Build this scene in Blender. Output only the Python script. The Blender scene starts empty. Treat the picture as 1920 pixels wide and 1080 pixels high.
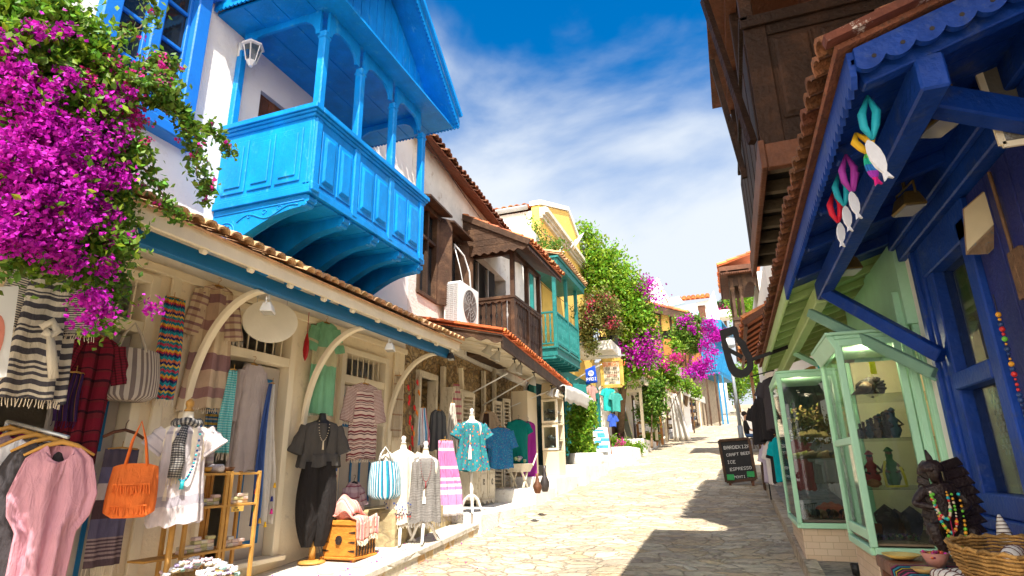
import bpy, math, random
import numpy as np
from mathutils import Matrix, Vector
R=math.radians; PI=math.pi
rnd=random.Random(7); nr=np.random.default_rng(7)
sc=bpy.context.scene; COL=sc.collection
# ---------------- camera
FPX,TH,YAW,ROLL=1100.0,R(17.0),R(19.8),R(-1.0)
EYE=Vector((0,0,1.6))
fw=Vector((-math.sin(YAW)*math.cos(TH),math.cos(YAW)*math.cos(TH),math.sin(TH)))
r0=Vector((math.cos(YAW),math.sin(YAW),0)); u0=r0.cross(fw)
rt=r0*math.cos(ROLL)+u0*math.sin(ROLL); up=u0*math.cos(ROLL)-r0*math.sin(ROLL)
cd=bpy.data.cameras.new('camera'); cam=bpy.data.objects.new('camera',cd); COL.objects.link(cam)
mw=Matrix((rt,up,-fw)).transposed().to_4x4(); mw.translation=EYE; cam.matrix_world=mw
cd.sensor_width=36; cd.lens=36*FPX/1920; cd.clip_end=2000; cd.clip_start=.05
sc.camera=cam
# ---------------- sun and sky
SUND=Vector((-.29,.55,-1.0)).normalized()
elev=math.asin(-SUND.z); az=math.atan2(-SUND.x,-SUND.y)
sl=bpy.data.lights.new('sun','SUN'); sl.energy=4.3; sl.angle=R(.5); sl.color=(1,.94,.84)
so=bpy.data.objects.new('sun',sl); COL.objects.link(so); so.location=(0,-10,30)
so.rotation_euler=SUND.to_track_quat('-Z','Y').to_euler()
W=bpy.data.worlds.new('World'); sc.world=W; W.use_nodes=True
def N(nt,t,loc=None,**k):
    n=nt.nodes.new(t)
    for a,b in k.items(): setattr(n,a,b)
    return n
def sky():
    nt=W.node_tree; nt.nodes.clear(); L=nt.links.new
    out=N(nt,'ShaderNodeOutputWorld'); bg=N(nt,'ShaderNodeBackground')
    s=N(nt,'ShaderNodeTexSky',sky_type='NISHITA',sun_disc=False,sun_elevation=elev,sun_rotation=az)
    s.dust_density=.4; s.ozone_density=3.5; s.air_density=1.0
    hs=N(nt,'ShaderNodeHueSaturation'); hs.inputs['Saturation'].default_value=1.55; hs.inputs['Value'].default_value=.56
    L(s.outputs[0],hs.inputs['Color'])
    tc=N(nt,'ShaderNodeTexCoord'); mp=N(nt,'ShaderNodeMapping'); L(tc.outputs['Generated'],mp.inputs[0])
    mp.inputs['Rotation'].default_value=(.25,.35,.5); mp.inputs['Scale'].default_value=(1.1,1.0,2.2)
    n1=N(nt,'ShaderNodeTexNoise'); n1.inputs['Scale'].default_value=2.1; n1.inputs['Detail'].default_value=9; n1.inputs['Roughness'].default_value=.5; n1.inputs['Distortion'].default_value=.25
    L(mp.outputs[0],n1.inputs['Vector'])
    sx=N(nt,'ShaderNodeSeparateXYZ'); L(tc.outputs['Generated'],sx.inputs[0])
    # cloud cover grows towards the horizon
    mr=N(nt,'ShaderNodeMapRange'); L(sx.outputs[2],mr.inputs[0])
    mr.inputs[1].default_value=.22; mr.inputs[2].default_value=.72; mr.inputs[3].default_value=.52; mr.inputs[4].default_value=-.17
    ad=N(nt,'ShaderNodeMath',operation='ADD'); L(n1.outputs[0],ad.inputs[0]); L(mr.outputs[0],ad.inputs[1])
    cr=N(nt,'ShaderNodeMapRange',interpolation_type='SMOOTHSTEP'); L(ad.outputs[0],cr.inputs[0])
    cr.inputs[1].default_value=.43; cr.inputs[2].default_value=.76
    # unseen bright cloud added behind the camera as fill light for the shade
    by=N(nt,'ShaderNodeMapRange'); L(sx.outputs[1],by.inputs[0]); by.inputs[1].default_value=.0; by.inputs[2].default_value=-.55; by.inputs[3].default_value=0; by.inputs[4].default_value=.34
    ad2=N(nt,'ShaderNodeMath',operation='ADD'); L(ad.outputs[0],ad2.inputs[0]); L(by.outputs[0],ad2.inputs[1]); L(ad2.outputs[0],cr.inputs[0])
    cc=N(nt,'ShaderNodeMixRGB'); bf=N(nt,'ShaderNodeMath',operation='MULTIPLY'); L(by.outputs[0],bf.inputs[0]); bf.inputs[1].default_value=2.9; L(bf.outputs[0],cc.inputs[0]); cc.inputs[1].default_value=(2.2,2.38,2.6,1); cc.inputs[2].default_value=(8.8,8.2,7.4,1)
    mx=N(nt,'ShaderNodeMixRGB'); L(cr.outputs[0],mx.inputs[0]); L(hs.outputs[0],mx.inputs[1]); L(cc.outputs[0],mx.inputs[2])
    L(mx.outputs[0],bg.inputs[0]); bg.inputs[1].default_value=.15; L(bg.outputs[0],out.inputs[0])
sky()
sc.view_settings.view_transform='Standard'; sc.view_settings.look='None'; sc.view_settings.gamma=1
sc.view_settings.use_curve_mapping=False
sc.view_settings.exposure=1.4
sc.cycles.max_bounces=10; sc.cycles.diffuse_bounces=6; sc.cycles.transparent_max_bounces=16
sc.cycles.caustics_reflective=False; sc.cycles.caustics_refractive=False

# ---------------- where a photograph point lies on a plane of the place
def ray(x,y): return fw+rt*((x-960)/FPX)-up*((y-540)/FPX)
def AX(x,y,v): d=ray(x,y); return EYE+d*((v-EYE.x)/d.x)
def AY(x,y,v): d=ray(x,y); return EYE+d*((v-EYE.y)/d.y)
def AZ(x,y,v): d=ray(x,y); return EYE+d*((v-EYE.z)/d.z)
SL=.08
def gz(y): return SL*y+max(0,y-30)*.035
def AG(x,y,o=0): d=ray(x,y); return EYE+d*((o-EYE.z)/(d.z-SL*d.y))

# ---------------- mesh builder
FR={}
class MB:
    def __init__(s): s.v=[]; s.f=[]; s.uv={}; s.m=[]; s.cm=0
    def add(s,vs,fs,uvs=None):
        n=len(s.v)
        if uvs:
            for i,q in enumerate(uvs): s.uv[n+i]=q
        s.v+= [tuple(q) for q in vs]; s.f+=[tuple(i+n for i in f) for f in fs]; s.m+=[s.cm]*len(fs); return s
    def box(s,x0,x1,y0,y1,z0,z1):
        return s.add([(x0,y0,z0),(x1,y0,z0),(x1,y1,z0),(x0,y1,z0),(x0,y0,z1),(x1,y0,z1),(x1,y1,z1),(x0,y1,z1)],
          [(0,3,2,1),(4,5,6,7),(0,1,5,4),(1,2,6,5),(2,3,7,6),(3,0,4,7)])
    def hexa(s,a): # eight corners: bottom 4, top 4
        return s.add(a,[(0,3,2,1),(4,5,6,7),(0,1,5,4),(1,2,6,5),(2,3,7,6),(3,0,4,7)])
    def beam(s,p,q,w,h,u=(0,0,1)):
        p=Vector(p); q=Vector(q); d=(q-p).normalized(); u=Vector(u); sd=d.cross(u)
        if sd.length<1e-4: sd=d.cross(Vector((1,0,0)))
        sd.normalize(); uu=sd.cross(d); a=sd*w/2; b=uu*h/2
        return s.hexa([p-a-b,p+a-b,q+a-b,q-a-b,p-a+b,p+a+b,q+a+b,q-a+b])
    def obox(s,c,sz,rz=0,rx=0,ry=0):
        Mx=Matrix.Translation(c)@Matrix.Rotation(rz,4,'Z')@Matrix.Rotation(ry,4,'Y')@Matrix.Rotation(rx,4,'X')
        a,b,c2=[q/2 for q in sz]
        return s.hexa([Mx@Vector(q) for q in((-a,-b,-c2),(a,-b,-c2),(a,b,-c2),(-a,b,-c2),(-a,-b,c2),(a,-b,c2),(a,b,c2),(-a,b,c2))])
    def tube(s,pts,r,n=8,cap=True,uv=False):
        pts=[Vector(p) for p in pts]; k=len(pts); rr=r if hasattr(r,'__len__') else [r]*k
        vs=[];uvs=[];a=None
        for i,p in enumerate(pts):
            t=(pts[min(i+1,k-1)]-pts[max(i-1,0)])
            t=t.normalized() if t.length>1e-9 else Vector((0,0,1))
            if a is None:
                a=t.cross(Vector((0,0,1)))
                if a.length<.05: a=t.cross(Vector((1,0,0)))
            a=(a-t*a.dot(t)).normalized(); b=t.cross(a)
            for j in range(n):
                g=2*PI*j/n; vs.append(p+(a*math.cos(g)+b*math.sin(g))*rr[i]); uvs.append((j/n,i/max(1,k-1)))
        fs=[(i*n+j,i*n+(j+1)%n,(i+1)*n+(j+1)%n,(i+1)*n+j) for i in range(k-1) for j in range(n)]
        if cap: fs+=[tuple(range(n))[::-1],tuple((k-1)*n+j for j in range(n))]
        return s.add(vs,fs,uvs if uv else None)
    def prism(s,poly,ax,a,b):
        f={'x':lambda p,t:(t,p[0],p[1]),'y':lambda p,t:(p[0],t,p[1]),'z':lambda p,t:(p[0],p[1],t)}[ax]
        n=len(poly); vs=[f(p,a) for p in poly]+[f(p,b) for p in poly]
        return s.add(vs,[tuple(range(n)),tuple(range(2*n-1,n-1,-1))]+[(i,(i+1)%n,n+(i+1)%n,n+i) for i in range(n)])
    def strip(s,top,bot,off):  # band between two polylines, thickened by off
        n=len(top); off=Vector(off); T=[Vector(p) for p in top]; B=[Vector(p) for p in bot]
        vs=T+B+[p+off for p in T]+[p+off for p in B]; fs=[]
        for i in range(n-1):
            fs+=[(i,i+1,n+i+1,n+i),(2*n+i,3*n+i,3*n+i+1,2*n+i+1),(i,2*n+i,2*n+i+1,i+1),(n+i,n+i+1,3*n+i+1,3*n+i)]
        fs+=[(0,n,3*n,2*n),(n-1,3*n-1,4*n-1,2*n-1)]
        return s.add(vs,fs)
    def lathe(s,prof,c=(0,0,0),n=16,sq=(1,1)):
        vs=[];k=len(prof)
        for r,z in prof:
            for j in range(n): g=2*PI*j/n; vs.append((c[0]+r*sq[0]*math.cos(g),c[1]+r*sq[1]*math.sin(g),c[2]+z))
        fs=[(i*n+j,i*n+(j+1)%n,(i+1)*n+(j+1)%n,(i+1)*n+j) for i in range(k-1) for j in range(n)]
        fs+=[tuple(range(n))[::-1],tuple((k-1)*n+j for j in range(n))]
        return s.add(vs,fs,None)
    def ball(s,c,r,n=10,m=6,sc3=(1,1,1)):
        pr=[(max(1e-4,r*math.sin(PI*i/m)),-r*math.cos(PI*i/m)*sc3[2]) for i in range(m+1)]
        return s.lathe(pr,c,n,(sc3[0],sc3[1]))
    def grid(s,fn,nu,nv,closed=False):
        vs=[];uvs=[]
        for i in range(nv+1):
            for j in range(nu+(0 if closed else 1)):
                vs.append(fn(j/nu,i/nv)); uvs.append((j/nu,i/nv))
        w=nu if closed else nu+1
        fs=[(i*w+j,i*w+(j+1)%w,(i+1)*w+(j+1)%w,(i+1)*w+j) for i in range(nv) for j in range(nu)]
        return s.add(vs,fs,uvs)
    def quads(s,arr):  # numpy (n,4,3)
        n=len(s.v); a=arr.reshape(-1,3); s.v+=[tuple(q) for q in a.tolist()]
        k=len(arr); s.f+=[(n+4*i,n+4*i+1,n+4*i+2,n+4*i+3) for i in range(k)]; s.m+=[s.cm]*k; return s
    def xf(s,Mx): s.v=[tuple(Mx@Vector(p)) for p in s.v]; return s
    def build(s,name,mats,parent=None,smooth=False,bev=0,local=False,label=None,solid=0):
        if not isinstance(mats,(list,tuple)): mats=[mats]
        a=np.array(s.v,dtype=float).reshape(-1,3); loc=None
        if parent is not None:
            if not local:
                Mi=np.array(FR[parent].inverted()); a=a@Mi[:3,:3].T+Mi[:3,3]
        elif not local:
            lo,hi=a.min(0),a.max(0); loc=np.array([(lo[0]+hi[0])/2,(lo[1]+hi[1])/2,lo[2]]); a=a-loc
        me=bpy.data.meshes.new(name); me.from_pydata(a.tolist(),[],s.f)
        if s.uv:
            ul=me.uv_layers.new(name='UVMap'); li=np.zeros(len(me.loops),dtype=np.int32); me.loops.foreach_get('vertex_index',li)
            t=np.zeros((len(a),2)); 
            for i,q in s.uv.items(): t[i]=q
            # close the seam of closed sweeps
            ul.data.foreach_set('uv',t[li].ravel())
        for m in mats: me.materials.append(m)
        if len(mats)>1: me.polygons.foreach_set('material_index',s.m)
        if smooth: me.polygons.foreach_set('use_smooth',[True]*len(me.polygons))
        me.update(); o=bpy.data.objects.new(name,me); COL.objects.link(o)
        if parent is not None: o.parent=parent; FR[o]=FR[parent]
        else:
            if loc is not None: o.location=loc
            FR[o]=Matrix.Translation(o.location)
        if bev: b=o.modifiers.new('bevel','BEVEL'); b.width=bev; b.segments=1; b.limit_method='ANGLE'; b.angle_limit=R(40)
        if solid: b=o.modifiers.new('solid','SOLIDIFY'); b.thickness=solid; b.offset=0
        if label: o['label']=label
        return o
def tag(o,label,cat,group=None,kind=None):
    if kind: o['kind']=kind
    if label: o['label']=label
    if cat: o['category']=cat
    if group: o['group']=group
    return o
def thing(name,label,cat,loc=(0,0,0),rz=0,group=None):
    o=bpy.data.objects.new(name,None); COL.objects.link(o); o.location=loc; o.rotation_euler=(0,0,rz); o.empty_display_size=.2
    FR[o]=Matrix.Translation(loc)@Matrix.Rotation(rz,4,'Z')
    return tag(o,label,cat,group)
def struct(o): o['kind']='structure'; return o
def dup(o,loc=None,rz=None,label=None,group=None,parent=None,scale=None):
    c=o.copy(); COL.objects.link(c)
    if parent is not None: c.parent=parent
    for ch in list(o.children): dup(ch,parent=c)
    if loc is not None: c.location=loc
    if rz is not None: c.rotation_euler=(0,0,rz)
    if scale is not None: c.scale=(scale,)*3 if not hasattr(scale,'__len__') else scale
    if label: c['label']=label
    if group: c['group']=group
    return c
# ---------------- materials
MC={}
def nm(name):
    m=bpy.data.materials.new(name); m.use_nodes=True; nt=m.node_tree; b=nt.nodes['Principled BSDF']; return m,nt,b,nt.links.new
def ramp(nt,stops,interp='LINEAR'):
    r=nt.nodes.new('ShaderNodeValToRGB'); r.color_ramp.interpolation=interp; e=r.color_ramp.elements
    while len(e)<len(stops): e.new(.5)
    for i,(p,c) in enumerate(stops): e[i].position=p; e[i].color=(*c,1)
    return r
def mulc(c,k): return tuple(min(1,max(0,q*k)) for q in c)
def M(name,col,rough=.6,var=.18,scale=4,bump=.2,bscale=50,island=0,metal=0,st=(1,1,1),hue=0,trans=0,spec=.3,col2=None,wear=None,wearamt=.5):
    if name in MC: return MC[name]
    m,nt,b,L=nm(name); tc=N(nt,'ShaderNodeTexCoord'); mp=N(nt,'ShaderNodeMapping'); mp.inputs['Scale'].default_value=st
    L(tc.outputs['Object'],mp.inputs[0])
    n=N(nt,'ShaderNodeTexNoise'); n.inputs['Scale'].default_value=scale; n.inputs['Detail'].default_value=6; n.inputs['Roughness'].default_value=.65
    L(mp.outputs[0],n.inputs['Vector'])
    c2=col2 or mulc(col,1+var*1.2)
    rp=ramp(nt,[(.3,mulc(col,1-var)),(.52,col),(.72,c2)]); L(n.outputs[0],rp.inputs[0]); c=rp.outputs[0]
    if island:
        g=N(nt,'ShaderNodeNewGeometry'); hs=N(nt,'ShaderNodeHueSaturation'); L(c,hs.inputs['Color'])
        mr=N(nt,'ShaderNodeMapRange'); L(g.outputs['Random Per Island'],mr.inputs[0]); mr.inputs[3].default_value=1-island; mr.inputs[4].default_value=1+island*.8
        L(mr.outputs[0],hs.inputs['Value'])
        if hue:
            m2=N(nt,'ShaderNodeMath',operation='MULTIPLY'); m2.inputs[1].default_value=7.31; L(g.outputs['Random Per Island'],m2.inputs[0])
            fr=N(nt,'ShaderNodeMath',operation='FRACT'); L(m2.outputs[0],fr.inputs[0])
            m3=N(nt,'ShaderNodeMapRange'); L(fr.outputs[0],m3.inputs[0]); m3.inputs[3].default_value=.5-hue; m3.inputs[4].default_value=.5+hue; L(m3.outputs[0],hs.inputs['Hue'])
        c=hs.outputs[0]
    if wear:
        wn=N(nt,'ShaderNodeTexNoise'); wn.inputs['Scale'].default_value=scale*2.3; wn.inputs['Detail'].default_value=10; wn.inputs['Roughness'].default_value=.75; L(mp.outputs[0],wn.inputs['Vector'])
        wr=ramp(nt,[(.60-.1*wearamt,(0,0,0)),(.68-.1*wearamt,(1,1,1))]); L(wn.outputs[0],wr.inputs[0])
        mx=N(nt,'ShaderNodeMixRGB'); L(wr.outputs[0],mx.inputs[0]); L(c,mx.inputs[1]); mx.inputs[2].default_value=(*wear,1); c=mx.outputs[0]
    L(c,b.inputs['Base Color']); b.inputs['Roughness'].default_value=rough; b.inputs['Metallic'].default_value=metal; b.inputs['Specular IOR Level'].default_value=spec
    if bump:
        n2=N(nt,'ShaderNodeTexNoise'); n2.inputs['Scale'].default_value=bscale; n2.inputs['Detail'].default_value=5; L(mp.outputs[0],n2.inputs['Vector'])
        bp=N(nt,'ShaderNodeBump'); bp.inputs['Strength'].default_value=bump; bp.inputs['Distance'].default_value=.02
        L(n2.outputs[0],bp.inputs['Height']); L(bp.outputs[0],b.inputs['Normal'])
    if trans:
        tr=N(nt,'ShaderNodeBsdfTranslucent'); L(c,tr.inputs[0]); ms=N(nt,'ShaderNodeMixShader'); ms.inputs[0].default_value=trans
        L(b.outputs[0],ms.inputs[1]); L(tr.outputs[0],ms.inputs[2]); L(ms.outputs[0],nt.nodes['Material Output'].inputs[0])
    MC[name]=m; return m
def glass(name='window_glass',tint=(.93,.96,.95),op=.05,dark=(.02,.025,.03)):
    if name in MC: return MC[name]
    m,nt,b,L=nm(name); nt.nodes.remove(b)
    t=N(nt,'ShaderNodeBsdfTransparent'); t.inputs[0].default_value=(*tint,1); g=N(nt,'ShaderNodeBsdfGlossy'); g.inputs['Roughness'].default_value=.03
    lw=N(nt,'ShaderNodeLayerWeight'); lw.inputs[0].default_value=.5; fr=N(nt,'ShaderNodeMath',operation='POWER'); L(lw.outputs['Facing'],fr.inputs[0]); fr.inputs[1].default_value=4.5; d=N(nt,'ShaderNodeBsdfDiffuse'); d.inputs[0].default_value=(*dark,1)
    m1=N(nt,'ShaderNodeMixShader'); m1.inputs[0].default_value=op; L(t.outputs[0],m1.inputs[1]); L(d.outputs[0],m1.inputs[2])
    ad=N(nt,'ShaderNodeMath',operation='MULTIPLY_ADD'); ad.inputs[1].default_value=.75; ad.inputs[2].default_value=.045; L(fr.outputs[0],ad.inputs[0])
    m2=N(nt,'ShaderNodeMixShader'); L(ad.outputs[0],m2.inputs[0]); L(m1.outputs[0],m2.inputs[1]); L(g.outputs[0],m2.inputs[2])
    L(m2.outputs[0],nt.nodes['Material Output'].inputs[0]); MC[name]=m; return m
def cloth(name,stops=None,rep=1,axis='v',col=None,stops2=None,rep2=1,blot=None,trans=.12,zig=0,rough=.85,blotscale=18):
    """fabric with stripes laid along its own uv"""
    if name in MC: return MC[name]
    m,nt,b,L=nm(name); uv=N(nt,'ShaderNodeUVMap'); sx=N(nt,'ShaderNodeSeparateXYZ'); L(uv.outputs[0],sx.inputs[0])
    def stripe(st,rp_,ax,zg=0):
        src=sx.outputs[1 if ax=='v' else 0]
        if zg:
            a=N(nt,'ShaderNodeMath',operation='PINGPONG'); L(sx.outputs[0 if ax=='v' else 1],a.inputs[0]); a.inputs[1].default_value=1/zg
            a2=N(nt,'ShaderNodeMath',operation='MULTIPLY_ADD'); L(a.outputs[0],a2.inputs[0]); a2.inputs[1].default_value=.35; L(src,a2.inputs[2]); src=a2.outputs[0]
        mu=N(nt,'ShaderNodeMath',operation='MULTIPLY'); L(src,mu.inputs[0]); mu.inputs[1].default_value=rp_
        fr=N(nt,'ShaderNodeMath',operation='FRACT'); L(mu.outputs[0],fr.inputs[0])
        r=ramp(nt,st,'CONSTANT'); L(fr.outputs[0],r.inputs[0]); return r.outputs[0]
    if stops: c=stripe(stops,rep,axis,zig)
    else:
        q=N(nt,'ShaderNodeRGB'); q.outputs[0].default_value=(*col,1); c=q.outputs[0]
    if stops2:
        c2=stripe(stops2,rep2,'u' if axis=='v' else 'v'); mx=N(nt,'ShaderNodeMixRGB',blend_type='MULTIPLY'); mx.inputs[0].default_value=1; L(c,mx.inputs[1]); L(c2,mx.inputs[2]); c=mx.outputs[0]
    tc=N(nt,'ShaderNodeTexCoord')
    if blot:
        vo=N(nt,'ShaderNodeTexVoronoi'); vo.inputs['Scale'].default_value=blotscale; L(tc.outputs['Object'],vo.inputs['Vector'])
        sp=N(nt,'ShaderNodeSeparateXYZ'); L(vo.outputs['Color'],sp.inputs[0])
        k=len(blot); r=ramp(nt,[(i/k,q) for i,q in enumerate(blot)],'CONSTANT'); L(sp.outputs[0],r.inputs[0])
        dr=ramp(nt,[(.0,(1,1,1)),(.34,(1,1,1)),(.36,(0,0,0))]); L(vo.outputs['Distance'],dr.inputs[0])
        mx=N(nt,'ShaderNodeMixRGB'); L(dr.outputs[0],mx.inputs[0]); L(c,mx.inputs[1]); L(r.outputs[0],mx.inputs[2]); c=mx.outputs[0]
    n=N(nt,'ShaderNodeTexNoise'); n.inputs['Scale'].default_value=9; n.inputs['Detail'].default_value=5; L(tc.outputs['Object'],n.inputs['Vector'])
    mr=N(nt,'ShaderNodeMapRange'); L(n.outputs[0],mr.inputs[0]); mr.inputs[3].default_value=.8; mr.inputs[4].default_value=1.15
    hs=N(nt,'ShaderNodeHueSaturation'); L(c,hs.inputs['Color']); L(mr.outputs[0],hs.inputs['Value']); c=hs.outputs[0]
    L(c,b.inputs['Base Color']); b.inputs['Roughness'].default_value=rough; b.inputs['Specular IOR Level'].default_value=.2
    n2=N(nt,'ShaderNodeTexNoise'); n2.inputs['Scale'].default_value=160; L(tc.outputs['Object'],n2.inputs['Vector'])
    bp=N(nt,'ShaderNodeBump'); bp.inputs['Strength'].default_value=.35; bp.inputs['Distance'].default_value=.004; L(n2.outputs[0],bp.inputs['Height'])
    mp2=N(nt,'ShaderNodeMapping'); mp2.inputs['Scale'].default_value=(1,1,.3); L(tc.outputs['Object'],mp2.inputs[0]); n3=N(nt,'ShaderNodeTexNoise'); n3.inputs['Scale'].default_value=17; n3.inputs['Detail'].default_value=4; n3.inputs['Distortion'].default_value=1.2; L(mp2.outputs[0],n3.inputs['Vector'])
    b3=N(nt,'ShaderNodeBump'); b3.inputs['Strength'].default_value=.75; b3.inputs['Distance'].default_value=.03; L(n3.outputs[0],b3.inputs['Height']); L(bp.outputs[0],b3.inputs['Normal']); L(b3.outputs[0],b.inputs['Normal'])
    tr=N(nt,'ShaderNodeBsdfTranslucent'); L(c,tr.inputs[0]); ms=N(nt,'ShaderNodeMixShader'); ms.inputs[0].default_value=trans
    L(b.outputs[0],ms.inputs[1]); L(tr.outputs[0],ms.inputs[2]); L(ms.outputs[0],nt.nodes['Material Output'].inputs[0])
    MC[name]=m; return m
def stone_mat(name,cols,scale=(2,4,4),joint=(.12,.10,.08),jw=.05,bump=.6,warp=.25,rough=.8,dist=.03,coord='Object',fine=14,stain=0):
    if name in MC: return MC[name]
    m,nt,b,L=nm(name); tc=N(nt,'ShaderNodeTexCoord'); mp=N(nt,'ShaderNodeMapping'); mp.inputs['Scale'].default_value=scale; L(tc.outputs[coord],mp.inputs[0])
    wn=N(nt,'ShaderNodeTexNoise'); wn.inputs['Scale'].default_value=.9; wn.inputs['Detail'].default_value=4; L(mp.outputs[0],wn.inputs['Vector'])
    vm=N(nt,'ShaderNodeVectorMath',operation='MULTIPLY_ADD'); L(wn.outputs['Color'],vm.inputs[0]); vm.inputs[1].default_value=(warp*4,)*3; L(mp.outputs[0],vm.inputs[2])
    v1=N(nt,'ShaderNodeTexVoronoi',feature='DISTANCE_TO_EDGE'); v2=N(nt,'ShaderNodeTexVoronoi'); v1.inputs['Scale'].default_value=v2.inputs['Scale'].default_value=1
    for v in(v1,v2): L(vm.outputs[0],v.inputs['Vector'])
    sp=N(nt,'ShaderNodeSeparateXYZ'); L(v2.outputs['Color'],sp.inputs[0])
    k=len(cols); rc=ramp(nt,[(i/max(1,k-1),q) for i,q in enumerate(cols)]); L(sp.outputs[0],rc.inputs[0])
    n=N(nt,'ShaderNodeTexNoise'); n.inputs['Scale'].default_value=fine; n.inputs['Detail'].default_value=8; n.inputs['Roughness'].default_value=.7; L(tc.outputs[coord],n.inputs['Vector'])
    mr=N(nt,'ShaderNodeMapRange'); L(n.outputs[0],mr.inputs[0]); mr.inputs[1].default_value=.3; mr.inputs[2].default_value=.7; mr.inputs[3].default_value=.72; mr.inputs[4].default_value=1.2
    hs=N(nt,'ShaderNodeHueSaturation'); L(rc.outputs[0],hs.inputs['Color']); L(mr.outputs[0],hs.inputs['Value'])
    if stain:
        sn=N(nt,'ShaderNodeTexNoise'); sn.inputs['Scale'].default_value=.7; sn.inputs['Detail'].default_value=7; L(tc.outputs[coord],sn.inputs['Vector']); sr=N(nt,'ShaderNodeMapRange'); L(sn.outputs[0],sr.inputs[0]); sr.inputs[1].default_value=.3; sr.inputs[2].default_value=.7; sr.inputs[3].default_value=1-stain; sr.inputs[4].default_value=1+stain*.5; h2=N(nt,'ShaderNodeHueSaturation'); L(hs.outputs[0],h2.inputs['Color']); L(sr.outputs[0],h2.inputs['Value']); hs=h2
    jr=ramp(nt,[(0,(0,0,0)),(jw,(1,1,1))]); L(v1.outputs['Distance'],jr.inputs[0])
    mx=N(nt,'ShaderNodeMixRGB'); L(jr.outputs[0],mx.inputs[0]); mx.inputs[1].default_value=(*joint,1); L(hs.outputs[0],mx.inputs[2])
    L(mx.outputs[0],b.inputs['Base Color']); b.inputs['Roughness'].default_value=rough; b.inputs['Specular IOR Level'].default_value=.35
    jr2=ramp(nt,[(0,(0,0,0)),(jw*2.4,(.8,.8,.8)),(.6,(1,1,1))]); L(v1.outputs['Distance'],jr2.inputs[0])
    ma=N(nt,'ShaderNodeMath',operation='MULTIPLY_ADD'); L(n.outputs[0],ma.inputs[0]); ma.inputs[1].default_value=.7; L(jr2.outputs[0],ma.inputs[2])
    bp=N(nt,'ShaderNodeBump'); bp.inputs['Strength'].default_value=bump; bp.inputs['Distance'].default_value=dist; L(ma.outputs[0],bp.inputs['Height']); L(bp.outputs[0],b.inputs['Normal'])
    MC[name]=m; return m
white=M('white_stucco',(.80,.78,.75),.85,.05,1.2,.28,38,wear=(.70,.66,.60),wearamt=.22)
oldwhite=M('weathered_white',(.76,.73,.67),.85,.12,2,.6,30,wear=(.50,.42,.33),wearamt=.35)
cream=M('cream_paint',(.84,.72,.52),.65,.10,2,.25,40,wear=(.66,.55,.40),wearamt=.35)
creamwood=M('cream_wood',(.82,.72,.53),.5,.08,3,.12,70,st=(1,1,.2))
sky_blue=M('bright_blue_paint',(.001,.24,.68),.45,.2,3.5,.22,45,spec=.25,st=(1,1,.5),wear=(.04,.33,.68),wearamt=.25)
trim_blue=M('trim_blue_paint',(.004,.14,.34),.45,.1,3,.1,60)
deep_blue=M('deep_blue_paint',(.003,.038,.25),.5,.3,3,.3,35,st=(1,1,1),wear=(.03,.06,.20),wearamt=.5)
win_blue=M('window_blue_paint',(.012,.17,.62),.42,.12,3,.12,40)
darkwood=M('dark_brown_wood',(.060,.030,.016),.62,.45,3,.5,30,island=.35,st=(1,1,1),col2=(.13,.07,.036))
redwood=M('reddish_brown_wood',(.115,.042,.020),.6,.4,4,.5,30,island=.3)
oak=M('golden_wood',(.46,.24,.055),.5,.2,5,.2,40,island=.15)
teal=M('teal_paint',(.014,.165,.155),.5,.2,4,.3,40,wear=(.07,.30,.28),wearamt=.35)
tealdark=M('dark_teal_paint',(.012,.16,.15),.5,.2,4,.2,40)
mint=M('mint_green_paint',(.37,.65,.45),.45,.08,3,.12,45)
mintroof=M('pale_green_boards',(.42,.56,.25),.55,.12,3,.2,45)
tile=M('terracotta_tile',(.50,.17,.065),.8,.3,9,.6,60,island=.42,hue=.012,wear=(.20,.12,.08),wearamt=.45)
tileold=M('pale_old_tile',(.56,.33,.17),.85,.3,9,.6,60,island=.38,hue=.012,wear=(.30,.20,.13),wearamt=.6)
tiledark=M('weathered_dark_tile',(.19,.075,.04),.85,.35,9,.7,60,island=.45,hue=.012,wear=(.10,.06,.045),wearamt=.6)
blackmetal=M('black_metal',(.018,.016,.018),.6,.2,8,.1,60,metal=0,spec=.25)
greymetal=M('grey_metal',(.42,.44,.46),.4,.1,8,.05,60,metal=.7)
whiteplastic=M('white_plastic',(.78,.78,.76),.4,.04,4,0)
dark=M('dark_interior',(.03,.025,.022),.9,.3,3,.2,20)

umber=M('umber_panel_wood',(.024,.011,.006),.65,.4,4,.6,30,island=.3,col2=(.05,.022,.011),spec=.2)
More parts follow.
